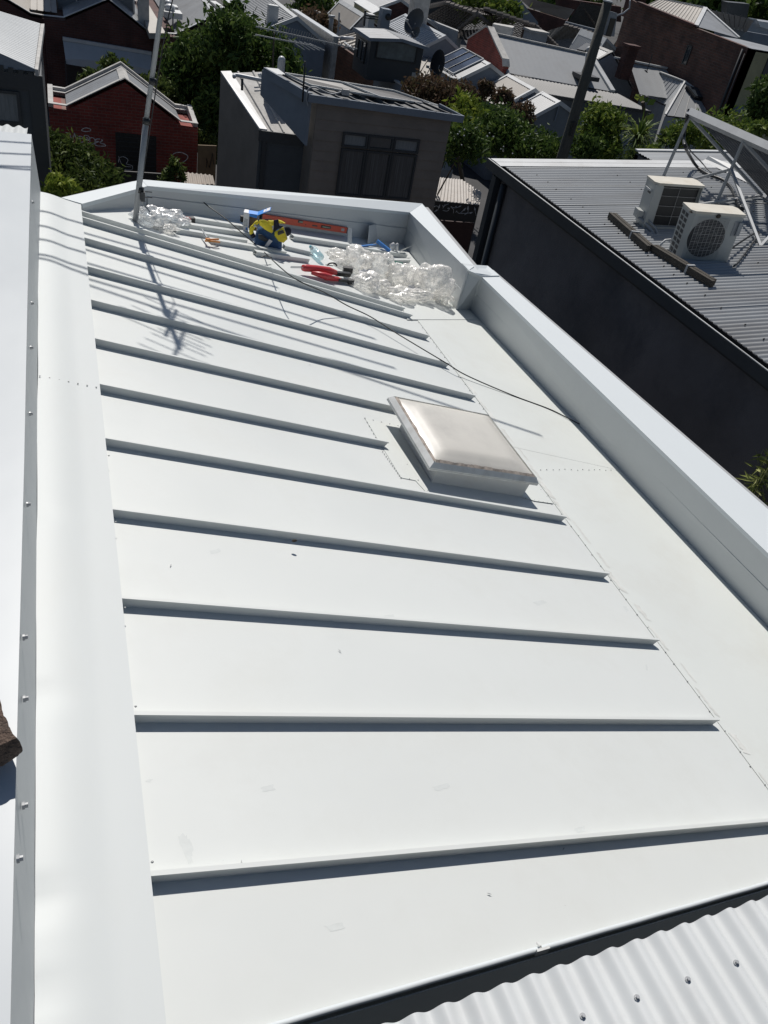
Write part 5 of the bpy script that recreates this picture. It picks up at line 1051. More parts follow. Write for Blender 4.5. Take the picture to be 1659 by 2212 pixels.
b = MB(); b.corr(q[0], q[1], q[2], q[5], .25, .02); b.corr(q[5], q[2], q[2]+Vector((-.2, -.2, -.1)), q[3], .3, .02); build(b, 'front_roof', M['zinct'], py, smooth=True)
b = MB(); b.poly(q[1], q[2], q[4]); b.poly(q[1], q[4], q[1]+Vector((3, 3, -1.2))); build(b, 'side_roof', M['zinc'], py)
build(MB().bar(q[0], q[1]+ZV*.02, .14, .07).bar(q[1]+ZV*.02, q[2], .12, .06).bar(q[1]+ZV*.02, q[4], .12, .06), 'hip_cap', M['copw'], py)
b = MB(); b.slab([q[3]-ZV*.05, q[2]-ZV*.05, Vector((q[2].x, q[2].y, 0)), Vector((q[3].x, q[3].y, 0))], (0, .2, 0)); build(b, 'wall', M['stuccob'], py)
# ---- dark tiled roofs
ti = thing('tiled_house', 'house with dark terracotta tiled hipped roof and white gable wall', 'house', (24, 51, 0))
TT = lambda *a: [atz(z5(x, y), z) for x, y, z in a]
faces = [TT((150, 32, 4.8), (425, 130, 4.8), (258, 272, 3.7), (-40, 150, 3.7), (0, 62, 4.2)), TT((425, 130, 4.8), (560, 255, 3.9), (330, 362, 3.3), (250, 345, 3.3), (258, 272, 3.7)),
         TT((150, 32, 4.8), (480, 82, 4.95), (650, 152, 4.6), (560, 255, 3.9), (425, 130, 4.8)), TT((480, 82, 4.95), (945, 240, 4.6), (840, 360, 3.6), (560, 255, 3.9), (650, 152, 4.6)), TT((945, 240, 4.6), (1140, 425, 3.5), (840, 360, 3.6))]
def courses(b, A, B, C, D, course=.34, pitch=.30):
    n = max(2, int(max((D-A).length, (C-B).length)/course)); nn_ = (B-A).cross(D-A).normalized(); nn_ = nn_ if nn_.z > 0 else -nn_
    for i in range(n):
        t0, t1 = i/n, (i+1.08)/n; b.corr(lerp(A, D, t0), lerp(B, C, t0), lerp(B, C, t1)+nn_*.045, lerp(A, D, t1)+nn_*.045, pitch, .022, 4)
b = MB()
courses(b, *TT((150, 32, 4.8), (425, 130, 4.8), (258, 272, 3.7), (-40, 150, 3.7)))
courses(b, *TT((425, 130, 4.8), (426, 131, 4.79), (560, 255, 3.9), (258, 272, 3.7))); courses(b, *TT((258, 272, 3.7), (560, 255, 3.9), (330, 362, 3.3), (250, 345, 3.3)))
courses(b, *TT((425, 130, 4.8), (650, 152, 4.6), (640, 200, 4.25), (560, 255, 3.9))); courses(b, *TT((150, 32, 4.8), (480, 82, 4.95), (650, 152, 4.6), (425, 130, 4.8)))
courses(b, *TT((480, 82, 4.95), (945, 240, 4.6), (840, 360, 3.6), (560, 240, 3.9))); courses(b, *TT((945, 240, 4.6), (946, 241, 4.59), (1140, 425, 3.5), (840, 360, 3.6)))
M['tile'] = mat('dark_tile', (.055, .045, .04), .75, var=.4, vscale=3, dirt=(.13, .12, .10), damt=.6, dscale=5)
build(b, 'roof', M['tile'], ti)
def ridge_tiles(b, a, c, r=.13):
    n = max(2, int((c-a).length/.4))
    for i in range(n): p, q_ = lerp(a, c, i/n), lerp(a, c, (i+.93)/n); b.tube([p+ZV*.02, q_+ZV*.06], [r*.85, r], 6)
b = MB()
for a, c in (((150, 32, 4.8), (425, 130, 4.8)), ((425, 130, 4.8), (258, 272, 3.7)), ((425, 130, 4.8), (560, 255, 3.9)), ((480, 82, 4.95), (945, 240, 4.6)), ((945, 240, 4.6), (840, 360, 3.6)), ((945, 240, 4.6), (1140, 425, 3.5)), ((650, 152, 4.6), (560, 255, 3.9)), ((0, 62, 4.2), (150, 32, 4.8))): ridge_tiles(b, *TT(a, c))
M['ridget'] = mat('ridge_tile', (.13, .115, .105), .8, var=.35, vscale=9); build(b, 'ridge_tiles', M['ridget'], ti)
b = MB(); a, c = TT((-60, 158, 3.62), (255, 282, 3.62)); b.slab([a, c, Vector((c.x, c.y, 0)), Vector((a.x, a.y, 0))], (.3, .1, 0)); c2 = TT((250, 350, 3.2))[0]; b.slab([c+XV*.3, c2, Vector((c2.x, c2.y, 0)), Vector((c.x+.3, c.y, 0))], (.1, .2, 0)); build(b, 'wall', M['stucco'], ti)
boxthing('square_chimney_block', 'pale square block among the dark tiled roofs', 'chimney', [atz(z5(565, 215), 5.0), atz(z5(745, 250), 5.0), atz(z5(760, 235), 5.0), atz(z5(580, 205), 5.0)], 3.4, M['cop'])
chim(z5(940, 350), 48, 1.1, .35, M['stucco'], 'low pale chimney behind the ridge of the pale roof')
b = MB(); 
def polyroof(nm, label, fc, m, caps=(), wallf=None, wm=None, cat='house'):
    c = atz(z5(*fc[0][0][:2]), 0); allp = [atz(z5(x, y), z) for x, y, z in fc[0]]; c = allp[0]; t = thing(nm, label, cat, (c.x, c.y, 0)); b = MB()
    for f in fc: b.poly(*[atz(z5(x, y), z) for x, y, z in f])
    build(b, 'roof', m, t); b = MB()
    for a, e in caps: ridge_tiles(b, atz(z5(*a[:2]), a[2]), atz(z5(*e[:2]), e[2]), .11)
    if caps: build(b, 'ridge_tiles', M['ridget'], t)
    if wallf:
        b = MB()
        for a, e in wallf:
            a, e = atz(z5(*a[:2]), a[2]-.05), atz(z5(*e[:2]), e[2]-.05); b.slab([a, e, Vector((e.x, e.y, 0)), Vector((a.x, a.y, 0))], (.1, .3, 0))
        build(b, 'wall', wm, t)
    return t
polyroof('slate_house', 'house with mottled grey slate roof left of the pole', [[(1020, 290, 3.6), (1210, 230, 4.5), (1500, 320, 4.5), (1440, 485, 3.6), (1060, 370, 3.3)]], M['slate'], [((1210, 230, 4.5), (1500, 320, 4.5))], [((1010, 330, 3.3), (1440, 485, 3.3))], M['stuccob'])
b = MB(); b.slab([atz(z5(1325, 440), 4.3), atz(z5(1405, 385), 4.4), atz(z5(1465, 400), 4.4), atz(z5(1390, 455), 4.3)], (0, 0, -.25)); tag(build(b, 'black_skylight', M['dark']), 'black skylight on the mottled slate roof beside the pole', 'skylight')
polyroof('blue_slate_house', 'blue slate hipped roof house at the top behind the pole', [[(1360, 18, 5.2), (1240, 195, 3.6), (1500, 250, 3.6), (1500, 250, 3.6)], [(1360, 18, 5.2), (1500, 250, 3.6), (1610, 100, 4.8), (1600, 70, 5.2)], [(1500, 250, 3.6), (1600, 300, 3.4), (1640, 120, 4.8), (1610, 100, 4.8)]], M['slateb'], [((1360, 30, 5.1), (1500, 250, 3.62))], [((1225, 195, 3.5), (1520, 270, 3.5))], M['stuccob'])
polyroof('white_tile_house', 'house with glittering pale tiled roof at the top edge', [[(780, -40, 4.6), (1300, 85, 4.6), (1235, 178, 3.6), (900, 72, 3.6), (840, 20, 3.8)]], M['zincw'], (), [((880, 75, 3.5), (1235, 185, 3.5)), ((1235, 185, 3.5), (1250, 160, 3.5))], M['brickd'])
polyroof('blue_grey_shed', 'blue grey shed end with tan roof at the top edge beside a bush', [[(480, -20, 3.9), (800, -20, 5.0), (720, 5, 5.0), (600, 50, 3.9)]], M['zinct'], (), None, None)
b = MB(); g = [aty(z5(*p), 64) for p in ((620, 45), (740, -5), (810, -5), (975, 205), (960, 260), (700, 160))]; b.slab(g, (0, .3, 0)); tag(build(b, 'shed_gable_wall', M['stuccob']), 'blue grey gable wall end at the top above the dark tiles', 'wall')
tree('roadside_bush', 'olive green bush above the dark tiled roofs', 'bush', (31, 58, 0), [(aty(z5(470, 25), 60), (2.2, 1.5, 1.3), .6), (aty(z5(640, 110), 58), (1.5, 1, .8), .4)], M['greenl'], .22, 2600, 21)
b = MB(); b.slab([atz(z5(-100, -60), 3.0), atz(z5(350, 20), 3.0), atz(z5(300, -40), 3.0), atz(z5(0, -160), 3.0)], (0, 0, -3)); tag(build(b, 'dark_shed_roof', M['trim']), 'dark flat shed roof behind the dark tiled house', 'roof')
# ---- tall brick building, upper right
XB = 31.0
bbt = thing('tall_brick_house', 'tall brown brick building with a narrow dark window and tan hipped roof', 'building', (33, 41, 0))
w0, w1, w2, w3 = atx(z6b(300, -20), XB), atx(z6b(390, 38), XB), atx(z6b(948, 268), XB), atx(z6b(1500, 482), XB)
b = MB(); b.slab([w3+ZV*.0, w2-ZV*.02, w1, w0, Vector((XB, w0.y, 0)), Vector((XB, w3.y, 0))], (.3, 0, 0)); build(b, 'brick_wall', M['brickb'], bbt)
b = MB(); d = w3; b.slab([d, d+XV*12, Vector((d.x+12, d.y, 0)), Vector((d.x, d.y, 0))], (0, .25, 0)); build(b, 'rendered_wall', M['yellow'], bbt)
b = MB().bar(w1+ZV*.05, w2+ZV*.05, .35, .12); build(b, 'parapet_cap', M['brickd'], bbt)
rA, rB_ = atx(z6b(600, -8), XB+3.2), atx(z6b(1042, 82), XB+3.2)
b = MB(); b.corr(rA, rB_, w2+ZV*.05, atx(z6b(470, 55), XB), .3, .02, 4, 'deck'); build(b, 'roof', M['zinct'], bbt)
hr2 = aty(z6b(1372, 375), w2.y-.1); 
b = MB(); b.poly(rB_, w2+ZV*.05, hr2); b.poly(rB_, hr2, hr2+YV*6, rA); build(b, 'hip_roof', M['zinc'], bbt)
build(MB().bar(rB_+ZV*.04, w2+ZV*.08, .22, .06).bar(rA+ZV*.04, rB_+ZV*.04, .15, .08).bar(rB_+ZV*.04, hr2+ZV*.04, .12, .06), 'hip_cap', M['copw'], bbt)
lr = [aty(z6b(1030, 330), w2.y-.6), w3+Vector((.0, 0, .02)), w3+Vector((5, 0, .05)), aty(z6b(1380, 385), w2.y-.6)]
b = MB().slab(lr, (0, 0, -.1)); build(b, 'lower_roof', M['zinc'], bbt)
wa_ = atx(z6b(878, 440), XB); wb_ = atx(z6b(815, 625), XB); wd_ = atx(z6b(925, 450), XB)
window(bbt, Vector((XB, wa_.y, wb_.z)), -YV, ZV, wa_.y-wd_.y, wa_.z-wb_.z, -XV, 1, 1, M['glass'], M['trim'])
build(MB().tube([w3+Vector((-.08, .5, -.1)), Vector((XB-.08, w3.y+.5, 1))], .06, 8).tube([w3+Vector((-.08, .25, -.25)), Vector((XB-.08, w3.y+.25, 1))], .03, 6), 'downpipe', M['dark'], bbt, smooth=True)
qw = aty(z6b(1540, 860), w3.y); window(bbt, Vector((qw.x, w3.y, qw.z)), XV, ZV, 1.0, 1.3, -YV, 1, 1, M['glass'], M['trim'])
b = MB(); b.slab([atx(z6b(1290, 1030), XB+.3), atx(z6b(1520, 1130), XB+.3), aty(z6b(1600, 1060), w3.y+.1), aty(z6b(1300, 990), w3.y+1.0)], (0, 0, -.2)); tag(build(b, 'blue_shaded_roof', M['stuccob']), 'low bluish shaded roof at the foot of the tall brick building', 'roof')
b = MB(); u0 = atx(z6b(180, 152), XB-.2); b.slab([aty(z6b(40, 90), 52), aty(z6b(180, 130), 52), aty(z6b(150, 360), 52), aty(z6b(0, 340), 52)], (0, .3, 0)); wl2 = build(b, 'pale_rear_wall', M['stuccob']); tag(wl2, 'bluish rear wall with dark windows between the pole and the brick building', 'wall')
wq = aty(z6b(60, 150), 51.98); build(MB().box(wq, (.5, .04, .9)), 'window', M['black'], wl2); wq = aty(z6b(115, 270), 51.98); build(MB().box(wq, (.4, .04, 1.0)), 'window', M['black'], wl2)
tag(build(MB().tube([aty(z6b(180, 152), 46.5), aty(z6b(240, 130), 46.5), aty(z6b(300, 80), 46.5), aty(z6b(305, 0), 46.5)], .05, 6), 'white_gutter_pipe', M['zincw']), 'white pipe stepping down the left end of the tall brick wall', 'pipe')
chim(z6b(345, 60), 47.5, .9, 1.0, M['brickd'], 'dark brick chimney at the left end of the tall brick building', M['brickd'])
b = MB(); b.slab([aty(z5(1150, -20), 80), aty(z5(1720, 60), 80), aty(z5(1720, 200), 80), aty(z5(1150, 120), 80)], (0, .5, 0)); tag(build(b, 'far_brick_wall', M['brickd']), 'far dark brick wall along the top edge behind the pole', 'wall')
# far upper right roofs and trees
fr_ = thing('far_corrugated_house', 'far house with bluish white ribbed roof at the top right', 'house', (45, 50, 0))
zq = 6.2; q = [atz(z6b(1085, 95), zq), atz(z6b(1505, 188), zq), atz(z6b(1435, 305), zq-1.1), atz(z6b(1180, 250), zq-1.1)]
b = MB(); b.corr(q[0], q[1], q[2], q[3], .5, .04, 4, 'deck'); build(b, 'roof', M['zincw'], fr_); build(MB().bar(q[1], q[2], .3, .1), 'verge', M['copw'], fr_)
b = MB(); b.slab([q[3], q[2], Vector((q[2].x, q[2].y, 0)), Vector((q[3].x, q[3].y, 0))], (0, .3, 0)); b.slab([q[2], q[2]+Vector((14, 0, .0)), Vector((q[2].x+14, q[2].y, 0)), Vector((q[2].x, q[2].y, 0))], (0, .3, 0)); build(b, 'wall', M['stuccob'], fr_)
b = MB(); b.slab([aty(z6b(1260, 20), 66), aty(z6b(1480, 40), 66), aty(z6b(1440, 235), 66), aty(z6b(1250, 190), 66)], (0, .8, 0)); tag(build(b, 'dark_chimney_block', M['trim']), 'dark square chimney block on the far ribbed roof at top right', 'chimney')
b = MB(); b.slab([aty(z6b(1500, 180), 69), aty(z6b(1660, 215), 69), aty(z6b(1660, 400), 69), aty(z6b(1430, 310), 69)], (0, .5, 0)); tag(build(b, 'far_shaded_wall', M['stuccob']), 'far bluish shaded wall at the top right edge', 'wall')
b = MB(); b.slab([aty(z6b(1560, 205), 68.5), aty(z6b(1700, 225), 68.5), aty(z6b(1700, 300), 68.5), aty(z6b(1580, 262), 68.5)], (0, .3, .1)); tag(build(b, 'white_awning', M['zincw']), 'small white awning at the top right edge', 'awning')
for i, (x, y, Y, r, lab) in enumerate(((1000, 40, 85, 4.5, 'dark far tree above the tan hipped roof'), (1300, -10, 95, 6.5, 'dark far tree above the far ribbed roof'), (1560, 60, 90, 6, 'dark far tree at the top right corner'), (1740, 110, 80, 5, 'dark far tree beyond the right edge'), (700, -60, 100, 5, 'dark far tree behind the tan hipped roof'), (1150, 20, 78, 2.5, 'dark far tree left of the dark chimney block'), (-250, -60, 110, 6, 'dark far tree behind the blue slate roof'))):
    c = aty(z6b(x, y), Y); tree('far_tree', lab, 'tree', (c.x, c.y, 0), [(c, (r, r, r*.75), 1)], M['greend'], .5, 2200, 40+i, .3)
tree('right_tree', 'dark broadleaf tree at the right edge beside the yellow wall', 'tree', (33, 30, 0), [(aty(z6b(1620, 980), 29), (.62, .6, .8), .5), (aty(z6b(1600, 1150), 29), (.6, .6, .5), .3), (aty(z6b(1700, 880), 29.5), (.7, .6, .6), .2)], M['greend'], .15, 3600, 51, .15)
tree('right_light_bush', 'yellow green bush behind the solar collector header', 'bush', (26, 24, 0), [(aty(z6b(1590, 1250), 24), (.45, .4, .2), 1)], M['greenl'], .12, 900, 52, .06)

# ---- clad house in the middle
YC = 19.7
ch_ = thing('clad_house', 'brown grey clad house with a tall three bay window behind the white parapet', 'house', (7, 21, 0))
c1, c2, c3 = aty(z2(408, 622), YC), aty(z2(1300, 748), YC), None
L, Rr = c1.x, aty(z2(1283, 770), YC).x
b = MB(); b.slab([Vector((L, YC, c1.z-.08)), Vector((Rr, YC, c2.z-.1)), Vector((Rr, YC, 0)), Vector((L, YC, 0))], (0, .9, 0)); build(b, 'wall', M['clad'], ch_)
ra, rb2 = Vector((L-.25, YC-.12, c1.z)), Vector((Rr+.25, YC-.12, c2.z))
# battens of cladding, laid out as separate courses on the front
b = MB(); z = .3
while z < c1.z-.1:
    zr_ = lerp(c1.z, c2.z, 1); 
    if z < zr_-.12: b.slab([Vector((L+.01, YC-.022, z)), Vector((Rr-.01, YC-.022, z)), Vector((Rr-.01, YC-.003, z+.225)), Vector((L+.01, YC-.003, z+.225))], (0, -.004, 0))
    z += .23
build(b, 'cladding_boards', M['clad2'], ch_)
BL_ = atz(z2(58, 468), c1.z+.12); BR_ = atz(z2(1195, 690), c2.z+.10)
far_l, far_r = atz(z2(190, 478), c1.z+.25), atz(z2(1180, 690), c2.z+.1)
b = MB(); top_ = [ra, rb2, BR_, BL_]; b.corr(top_[3], top_[2], top_[1], top_[0], .4, .018, 4, 'deck'); build(b, 'roof', M['trim'], ch_)
b = MB().bar(ra-ZV*.05, rb2-ZV*.05, .06, .16).bar(ra-ZV*.04, top_[3]-ZV*.0, .06, .2).bar(rb2-ZV*.04, top_[2], .06, .12); build(b, 'fascia', M['stuccob'], ch_)
pv0, pv1, pv2, pv3 = aty(z2(325, 600), YC+.9), aty(z2(1190, 688), YC+.35), aty(z2(560, 535), YC+3.6), aty(z2(185, 475), YC+4.2)
pvA = [atz(z2(*p), c1.z+dz-.12) for p, dz in (((195, 478), .38), ((560, 535), .36), ((810, 630), .22), ((365, 555), .25))]
pvB = [atz(z2(*p), c1.z+dz-.12) for p, dz in (((575, 538), .36), ((900, 590), .30), ((1190, 688), .12), ((815, 632), .22))]
for q in (pvA, pvB): o = build(MB().slab(q, (0, 0, -.035)), 'solar_panel', M['pv'], ch_, loc=q[0]); fb = MB(); [fb.bar(q[i]+ZV*.004, q[(i+1) % 4]+ZV*.004, .03, .035) for i in range(4)]; build(fb, 'frame', M['alu'], o)
b = MB()
for t in (.25, .45, .65, .85): p = lerp(pvA[3], pvB[2], t)+Vector((0, -.05, -.1)); b.box(p, (.09, .12, .16))
build(b, 'panel_feet', M['trim'], ch_)
b = MB().box(aty(z2(590, 600), YC+.05), (.16, .1, .12)); build(b, 'junction_box', M['cop'], ch_)
b = MB(); b.tube(smooth_path([aty(z2(*p), YC-.15) for p in ((345, 690), (335, 640), (350, 580), (390, 568), (440, 590), (500, 612), (560, 600))]), .018, 6); build(b, 'cable', M['galv'], ch_, smooth=True)
# window, three bays with upper lights
wx = [aty(z2(x, 1000), YC).x for x in (545, 722, 885, 1040)]; wx = [aty(z2(572, 855), YC).x, aty(z2(738, 875), YC).x, aty(z2(905, 893), YC).x, aty(z2(1072, 915), YC).x]
zt_, zm_, zb_ = aty(z2(572, 855), YC).z, aty(z2(560, 950), YC).z, aty(z2(520, 1265), YC).z
for i in range(3):
    w_ = wx[i+1]-wx[i]
    window(ch_, Vector((wx[i], YC-.03, zb_)), XV, ZV, w_-.01, zm_-zb_-.03, -YV, 1, 1, M['curtd'] if 'curtd' in M else M.setdefault('curtd', mat('dim_curtain', (.07, .075, .08), .35, var=.5, vscale=9, stretch=(4, 4, .15))))
    window(ch_, Vector((wx[i], YC-.03, zm_+.0)), XV, ZV, w_-.01, zt_-zm_, -YV, 1, 1, (M['curtain'], M['glass'], M['curtain'])[i])
# left wing with standing seam roof
lw = thing('clad_wing', 'lower wing of the clad house with ribbed metal roof and brown side wall', 'building', (5, 20.5, 0))
Q0, Q1, Q2, Q3 = aty(z1(1437, 475), 22.6), aty(z2(405-20, 900), YC+.6), aty(z2(30, 850), YC+.3), None
zl = 4.75
G = lambda p, z: atz(z2(*p), z)
W0 = atz(z1(1437, 477), 5.0); W1 = atz(z2(30, 850), 4.3); W2 = atz(z2(332, 888), 4.3); W3 = atz(z2(60, 478), 5.05); W3b = Vector((W2.x, W3.y+.3, 5.1))
b = MB(); b.corr(W0, W3b, W2, W1, .38, .02, 4, 'deck'); build(b, 'roof', M['cop'], lw)
b = MB(); b.slab([W0+ZV*.05, lerp(W0, W3b, .16)+ZV*.05, lerp(W1, W2, .16)+ZV*.05, W1+ZV*.05], (0, 0, -.04)); build(b, 'verge_flashing', M['copw'], lw)
b = MB(); b.slab([W0-ZV*.01, W1-ZV*.01, Vector((W1.x, W1.y, 0)), Vector((W0.x, W0.y, 0))], (.05, 0, 0)); build(b, 'side_wall', M['clad2'], lw)
b = MB(); b.slab([W1-ZV*.02, W2-ZV*.02, Vector((W2.x, W2.y, 0)), Vector((W1.x, W1.y, 0))], (0, .1, 0)); build(b, 'front_wall', M['boardd'], lw)
b = MB().slab([W1+Vector((-.02, -.06, .02)), W2+Vector((0, -.06, .02)), W2+Vector((0, -.06, -.22)), W1+Vector((-.02, -.06, -.22))], (0, .05, 0)).bar(W1+Vector((.12, -.03, -.2)), Vector((W1.x+.12, W1.y-.03, 0)), .1, .1, up=YV); build(b, 'gutter', M['trim'], lw)
b = MB(); b.slab([ra+Vector((.12, .1, .04)), BL_+ZV*.04, Vector((BL_.x, BL_.y, BL_.z-.5)), Vector((ra.x+.12, ra.y+.1, ra.z-1.1))], (-.05, 0, 0)); build(b, 'upstand', M['stuccob'], lw)
q = atz(z2(118, 640), 4.75); ac3 = thing('wing_air_conditioner', 'pale air conditioner on the ribbed roof of the clad wing', 'air conditioner', q)
build(MB().box(q+ZV*.28, (.34, .62, .62), Matrix.Rotation(.1, 3, 'Z')), 'casing', M['acw'], ac3); build(MB().box(q+ZV*.605, (.37, .66, .03), Matrix.Rotation(.1, 3, 'Z')), 'lid', M['copw'], ac3)
q = atz(z2(205, 650), 4.8); build(MB().tube(smooth_path([q+Vector((.0, 0, .42)), q+Vector((0, 0, .1)), q+Vector((-.05, -.1, -.05)), q+Vector((-.25, -.15, 0))]), .03, 6), 'pipe', M['copw'], ac3, smooth=True)
for i, (pts, lab) in enumerate((([(0, 515), (25, 495), (35, 478)], ''),)): pass
tag(build(MB().tube(smooth_path([atz(z3(870, 830), 5.3), atz(z3(900, 812), 5.32), atz(z3(1150, 862), 5.3), atz(z3(1165, 850), 5.3), atz(z3(1140, 795), 5.4)]), .045, 8), 'roof_pipe', M['zincw'], smooth=True), 'white elbow pipe along the top of the clad wing roof', 'pipe')
tag(build(MB().tube([aty(z3(955, 975), 21.2), aty(z3(958, 850), 21.2)], .03, 8), 'vent_stub', M['dark'], smooth=True), 'dark vent stub on the clad wing roof', 'pipe')
qv = aty(z3(1368, 830), YC+3.7); tag(build(MB().tube(smooth_path([qv-ZV*.1, qv+ZV*.3, qv+ZV*.38]), .10, 12).ico(qv+ZV*.4, .10, 2), 'white_vent_pipe', M['zincw'], smooth=True), 'white capped vent pipe on the clad house roof', 'pipe')
am = thing('long_aerial', 'long television aerial on a pole above the clad house roof', 'aerial', aty(z3(1283, 810), YC+3.9))
qa, qb = aty(z3(1283, 810), YC+3.9), aty(z3(1302, 350), YC+3.9); build(MB().tube([qa, qb], .022, 8), 'pole', M['timber'], am)
la, lb3 = aty(z3(1105, 288), YC+3.6), aty(z4(640, 480), YC+4.6); b = MB().bar(la, lb3, .03, .03).bar(la-ZV*.18, lerp(la, lb3, .55)-ZV*.16, .03, .03)
for i in range(34): p = lerp(la, lb3, .18+.8*i/33); hh = .16-.002*i; b.tube([p-ZV*hh*.6+YV*.1, p+ZV*hh-YV*.1], .006, 4)
build(b, 'boom', M['galv'], am); b = MB()
for i in range(5): p = lerp(la, lb3, .38+.05*i); b.bar(p-ZV*.1+XV*(-.2), p-ZV*(.3-.02*i)+XV*.25, .02, .02)
build(b, 'reflector_bars', M['copw'], am)
tag(build(MB().tube([aty(z4(105, 1000), YC-.15), aty(z4(130, 600), YC-.15)], .02, 6), 'dark_aerial_pole', M['black'], smooth=True), 'thin dark pole rising in front of the clad house roof corner', 'pole')
# big tree behind wing
tree('large_tree', 'large dense green tree between the garage and the clad house', 'tree', (5.5, 28.5, 0),
     [(aty((455, 150), 31), (1.75, 1.2, 1.5), .26), (aty((480, 80), 29.5), (1.1, 1.0, .9), .16), (aty((550, 120), 31), (1.5, 1.2, 1.0), .22), (aty((410, 200), 31), (1.0, 1.0, 1.3), .14), (aty((510, 45), 30.5), (.5, .5, .5), .05), (aty((605, 150), 30), (.8, .8, .8), .09), (aty((455, 270), 29), (.75, .7, 1.4), .12)], M['greend'], .13, 15000, 8, .2)
tree('flowering_vine', 'small leafy shrub with dry flower tufts right of the garage', 'shrub', (4.2, 27.2, 0), [(aty(z1(1340, 900), 27), (.35, .3, .25), 1)], M['greenb'], .07, 500, 9, .03)
# ---- hedges right of the clad house
tree('russet_tree', 'russet brown shrub tree in front of the striped ribbed roof', 'tree', (15.5, 31, 0), [(aty(z7(380, 160), 30.5), (1.3, .8, .45), .34), (aty(z7(210, 85), 31.5), (1.0, .7, .35), .24), (aty(z7(560, 185), 29.5), (.9, .6, .45), .24), (aty(z7(790, 95), 29), (.5, .4, .22), .07), (aty(z7(920, 185), 28.5), (.5, .4, .32), .08)], M['greenr'], .10, 7000, 61, .1)
tree('small_russet_tree', 'small russet tree beside the end terrace eave', 'tree', (16.9, 27, 0), [(aty(z7(1100, 335), 28), (.55, .5, .42), 1)], M['greenr'], .09, 900, 62, .06)
tree('lime_shrub', 'bright lime green shrub at the right corner of the clad house', 'shrub', (9.9, 23.6, 0), [(aty(z7(590, 330), 22.5), (.55, .5, .55), .55), (aty(z7(560, 470), 22), (.55, .4, .6), .45)], M['greeny'], .085, 2300, 63, .06)
hb_ = [(aty(z7(600, 590), 21.2), (.8, .6, .6), .17), (aty(z7(820, 480), 23), (1.2, .8, .6), .22), (aty(z7(1000, 560), 22.5), (1.1, .8, .5), .2), (aty(z7(1200, 620), 22), (1.0, .8, .5), .19), (aty(z7(1330, 680), 21.5), (.6, .6, .45), .1), (aty(z7(880, 390), 24.5), (.9, .6, .4), .12)]
tree('long_hedge', 'dark green hedge sprinkled with white flowers behind the grey corrugated roof', 'hedge', (10.6, 24.8, 0), hb_, M['greend'], .085, 9500, 64, .04)
b = MB(); rng = random.Random(65)
for i in range(60):
    c, R3, k = rng.choice(hb_); q = Vector(c)+Vector((rng.uniform(-1, 1)*R3[0], -R3[1]*.9, rng.uniform(-.6, .9)*R3[2])); b.ico(q, .022, 1)
fl = build(b, 'flowers', M['zincw'], bpy.data.objects['long_hedge']); fl['kind'] = 'stuff'
# dark screen, white corrugated shed
q = [atz(z2(1205, 1155), 2.65), atz(z2(1345, 1168), 2.65), atz(z2(1476, 1250), 2.45), atz(z2(1462, 1335), 2.4), atz(z2(1170, 1302), 2.4)]
ws = thing('pale_shed', 'small shed with pale pink grey corrugated roof right of the clad house', 'shed', (11.4, 23.4, 0))
b = MB(); b.corr(q[0], q[1]+(q[2]-q[1])*.0, q[2], q[4], .11, .016); b.corr(lerp(q[4], q[2], .0), q[2], q[3], q[4], .11, .016)
b = MB(); r0, r1, r2, r3 = q[0], atz(z2(1490, 1250), 2.5), q[3], q[4]
b.corr(r0, q[1], lerp(q[4], q[3], .62), q[4], .105, .015); b.corr(q[1], q[2], q[3], lerp(q[4], q[3], .62), .105, .015); build(b, 'roof', M['rustw'] if 'rustw' in M else M.setdefault('rustw', mat('pale_rusty_roof', (.40, .37, .34), .6, var=.08, dirt=(.28, .22, .18), damt=.5, dscale=4)), ws, smooth=True)
b = MB().slab([q[4]-ZV*.04, q[3]-ZV*.04, Vector((q[3].x, q[3].y, 0)), Vector((q[4].x, q[4].y, 0))], (0, .1, 0)); build(b, 'wall', M['boardd'], ws)
ls = thing('leaf_screen', 'black decorative screen with white leaf pattern below the pale shed roof', 'screen', (10.5, 21.5, 0)); YL = 21.6
zt9 = zf(1250, 600, 2.765)
sc4 = [aty(zt9(445, 150), YL), aty(zt9(860, 188), YL), aty(zt9(835, 340), YL), aty(zt9(500, 300), YL)]
b = MB().slab([aty(zt9(430, 146), YL), aty(zt9(860, 188), YL), aty(zt9(820, 345), YL), aty(zt9(400, 300), YL)], (0, .03, 0)); build(b, 'panel', M['black'], ls)
b = MB()
def leaf(p, q, w_=.2):
    a, c = aty(zt9(*p), YL-.012), aty(zt9(*q), YL-.012); d = c-a; s = YV.cross(d).normalized()*d.length*w_; b.slab([a, lerp(a, c, .35)+s, c, lerp(a, c, .35)-s], (0, .006, 0))
for st in ([(445, 200), (475, 195), (492, 215), (470, 240), (450, 245)], [(530, 215), (550, 190), (582, 175)], [(530, 235), (570, 240), (592, 215)], [(602, 200), (640, 212), (690, 195)], [(600, 205), (625, 225), (625, 260)], [(650, 240), (680, 262), (712, 235), (738, 215)], [(690, 262), (752, 255), (755, 200)], [(725, 275), (745, 262), (795, 252)], [(815, 205), (820, 240), (830, 282)]):
    b.tube(smooth_path([aty(zt9(*p), YL-.012) for p in st]), .008, 5)
for p, q_ in (((490, 220), (505, 180)), ((545, 200), (550, 178)), ((570, 218), (592, 213)), ((640, 205), (660, 195)), ((672, 205), (698, 190)), ((712, 240), (740, 210)), ((755, 235), (758, 192)), ((770, 262), (802, 250)), ((820, 240), (816, 202)), ((445, 205), (470, 193)), ((465, 240), (480, 225)), ((655, 238), (645, 255)), ((535, 205), (528, 185))): leaf(p, q_, .22)
build(b, 'leaf_pattern', M['zincw'], ls, rc=False)
M['redb'] = boardmat('dark_red_fence', (.045, .02, .018), .12)
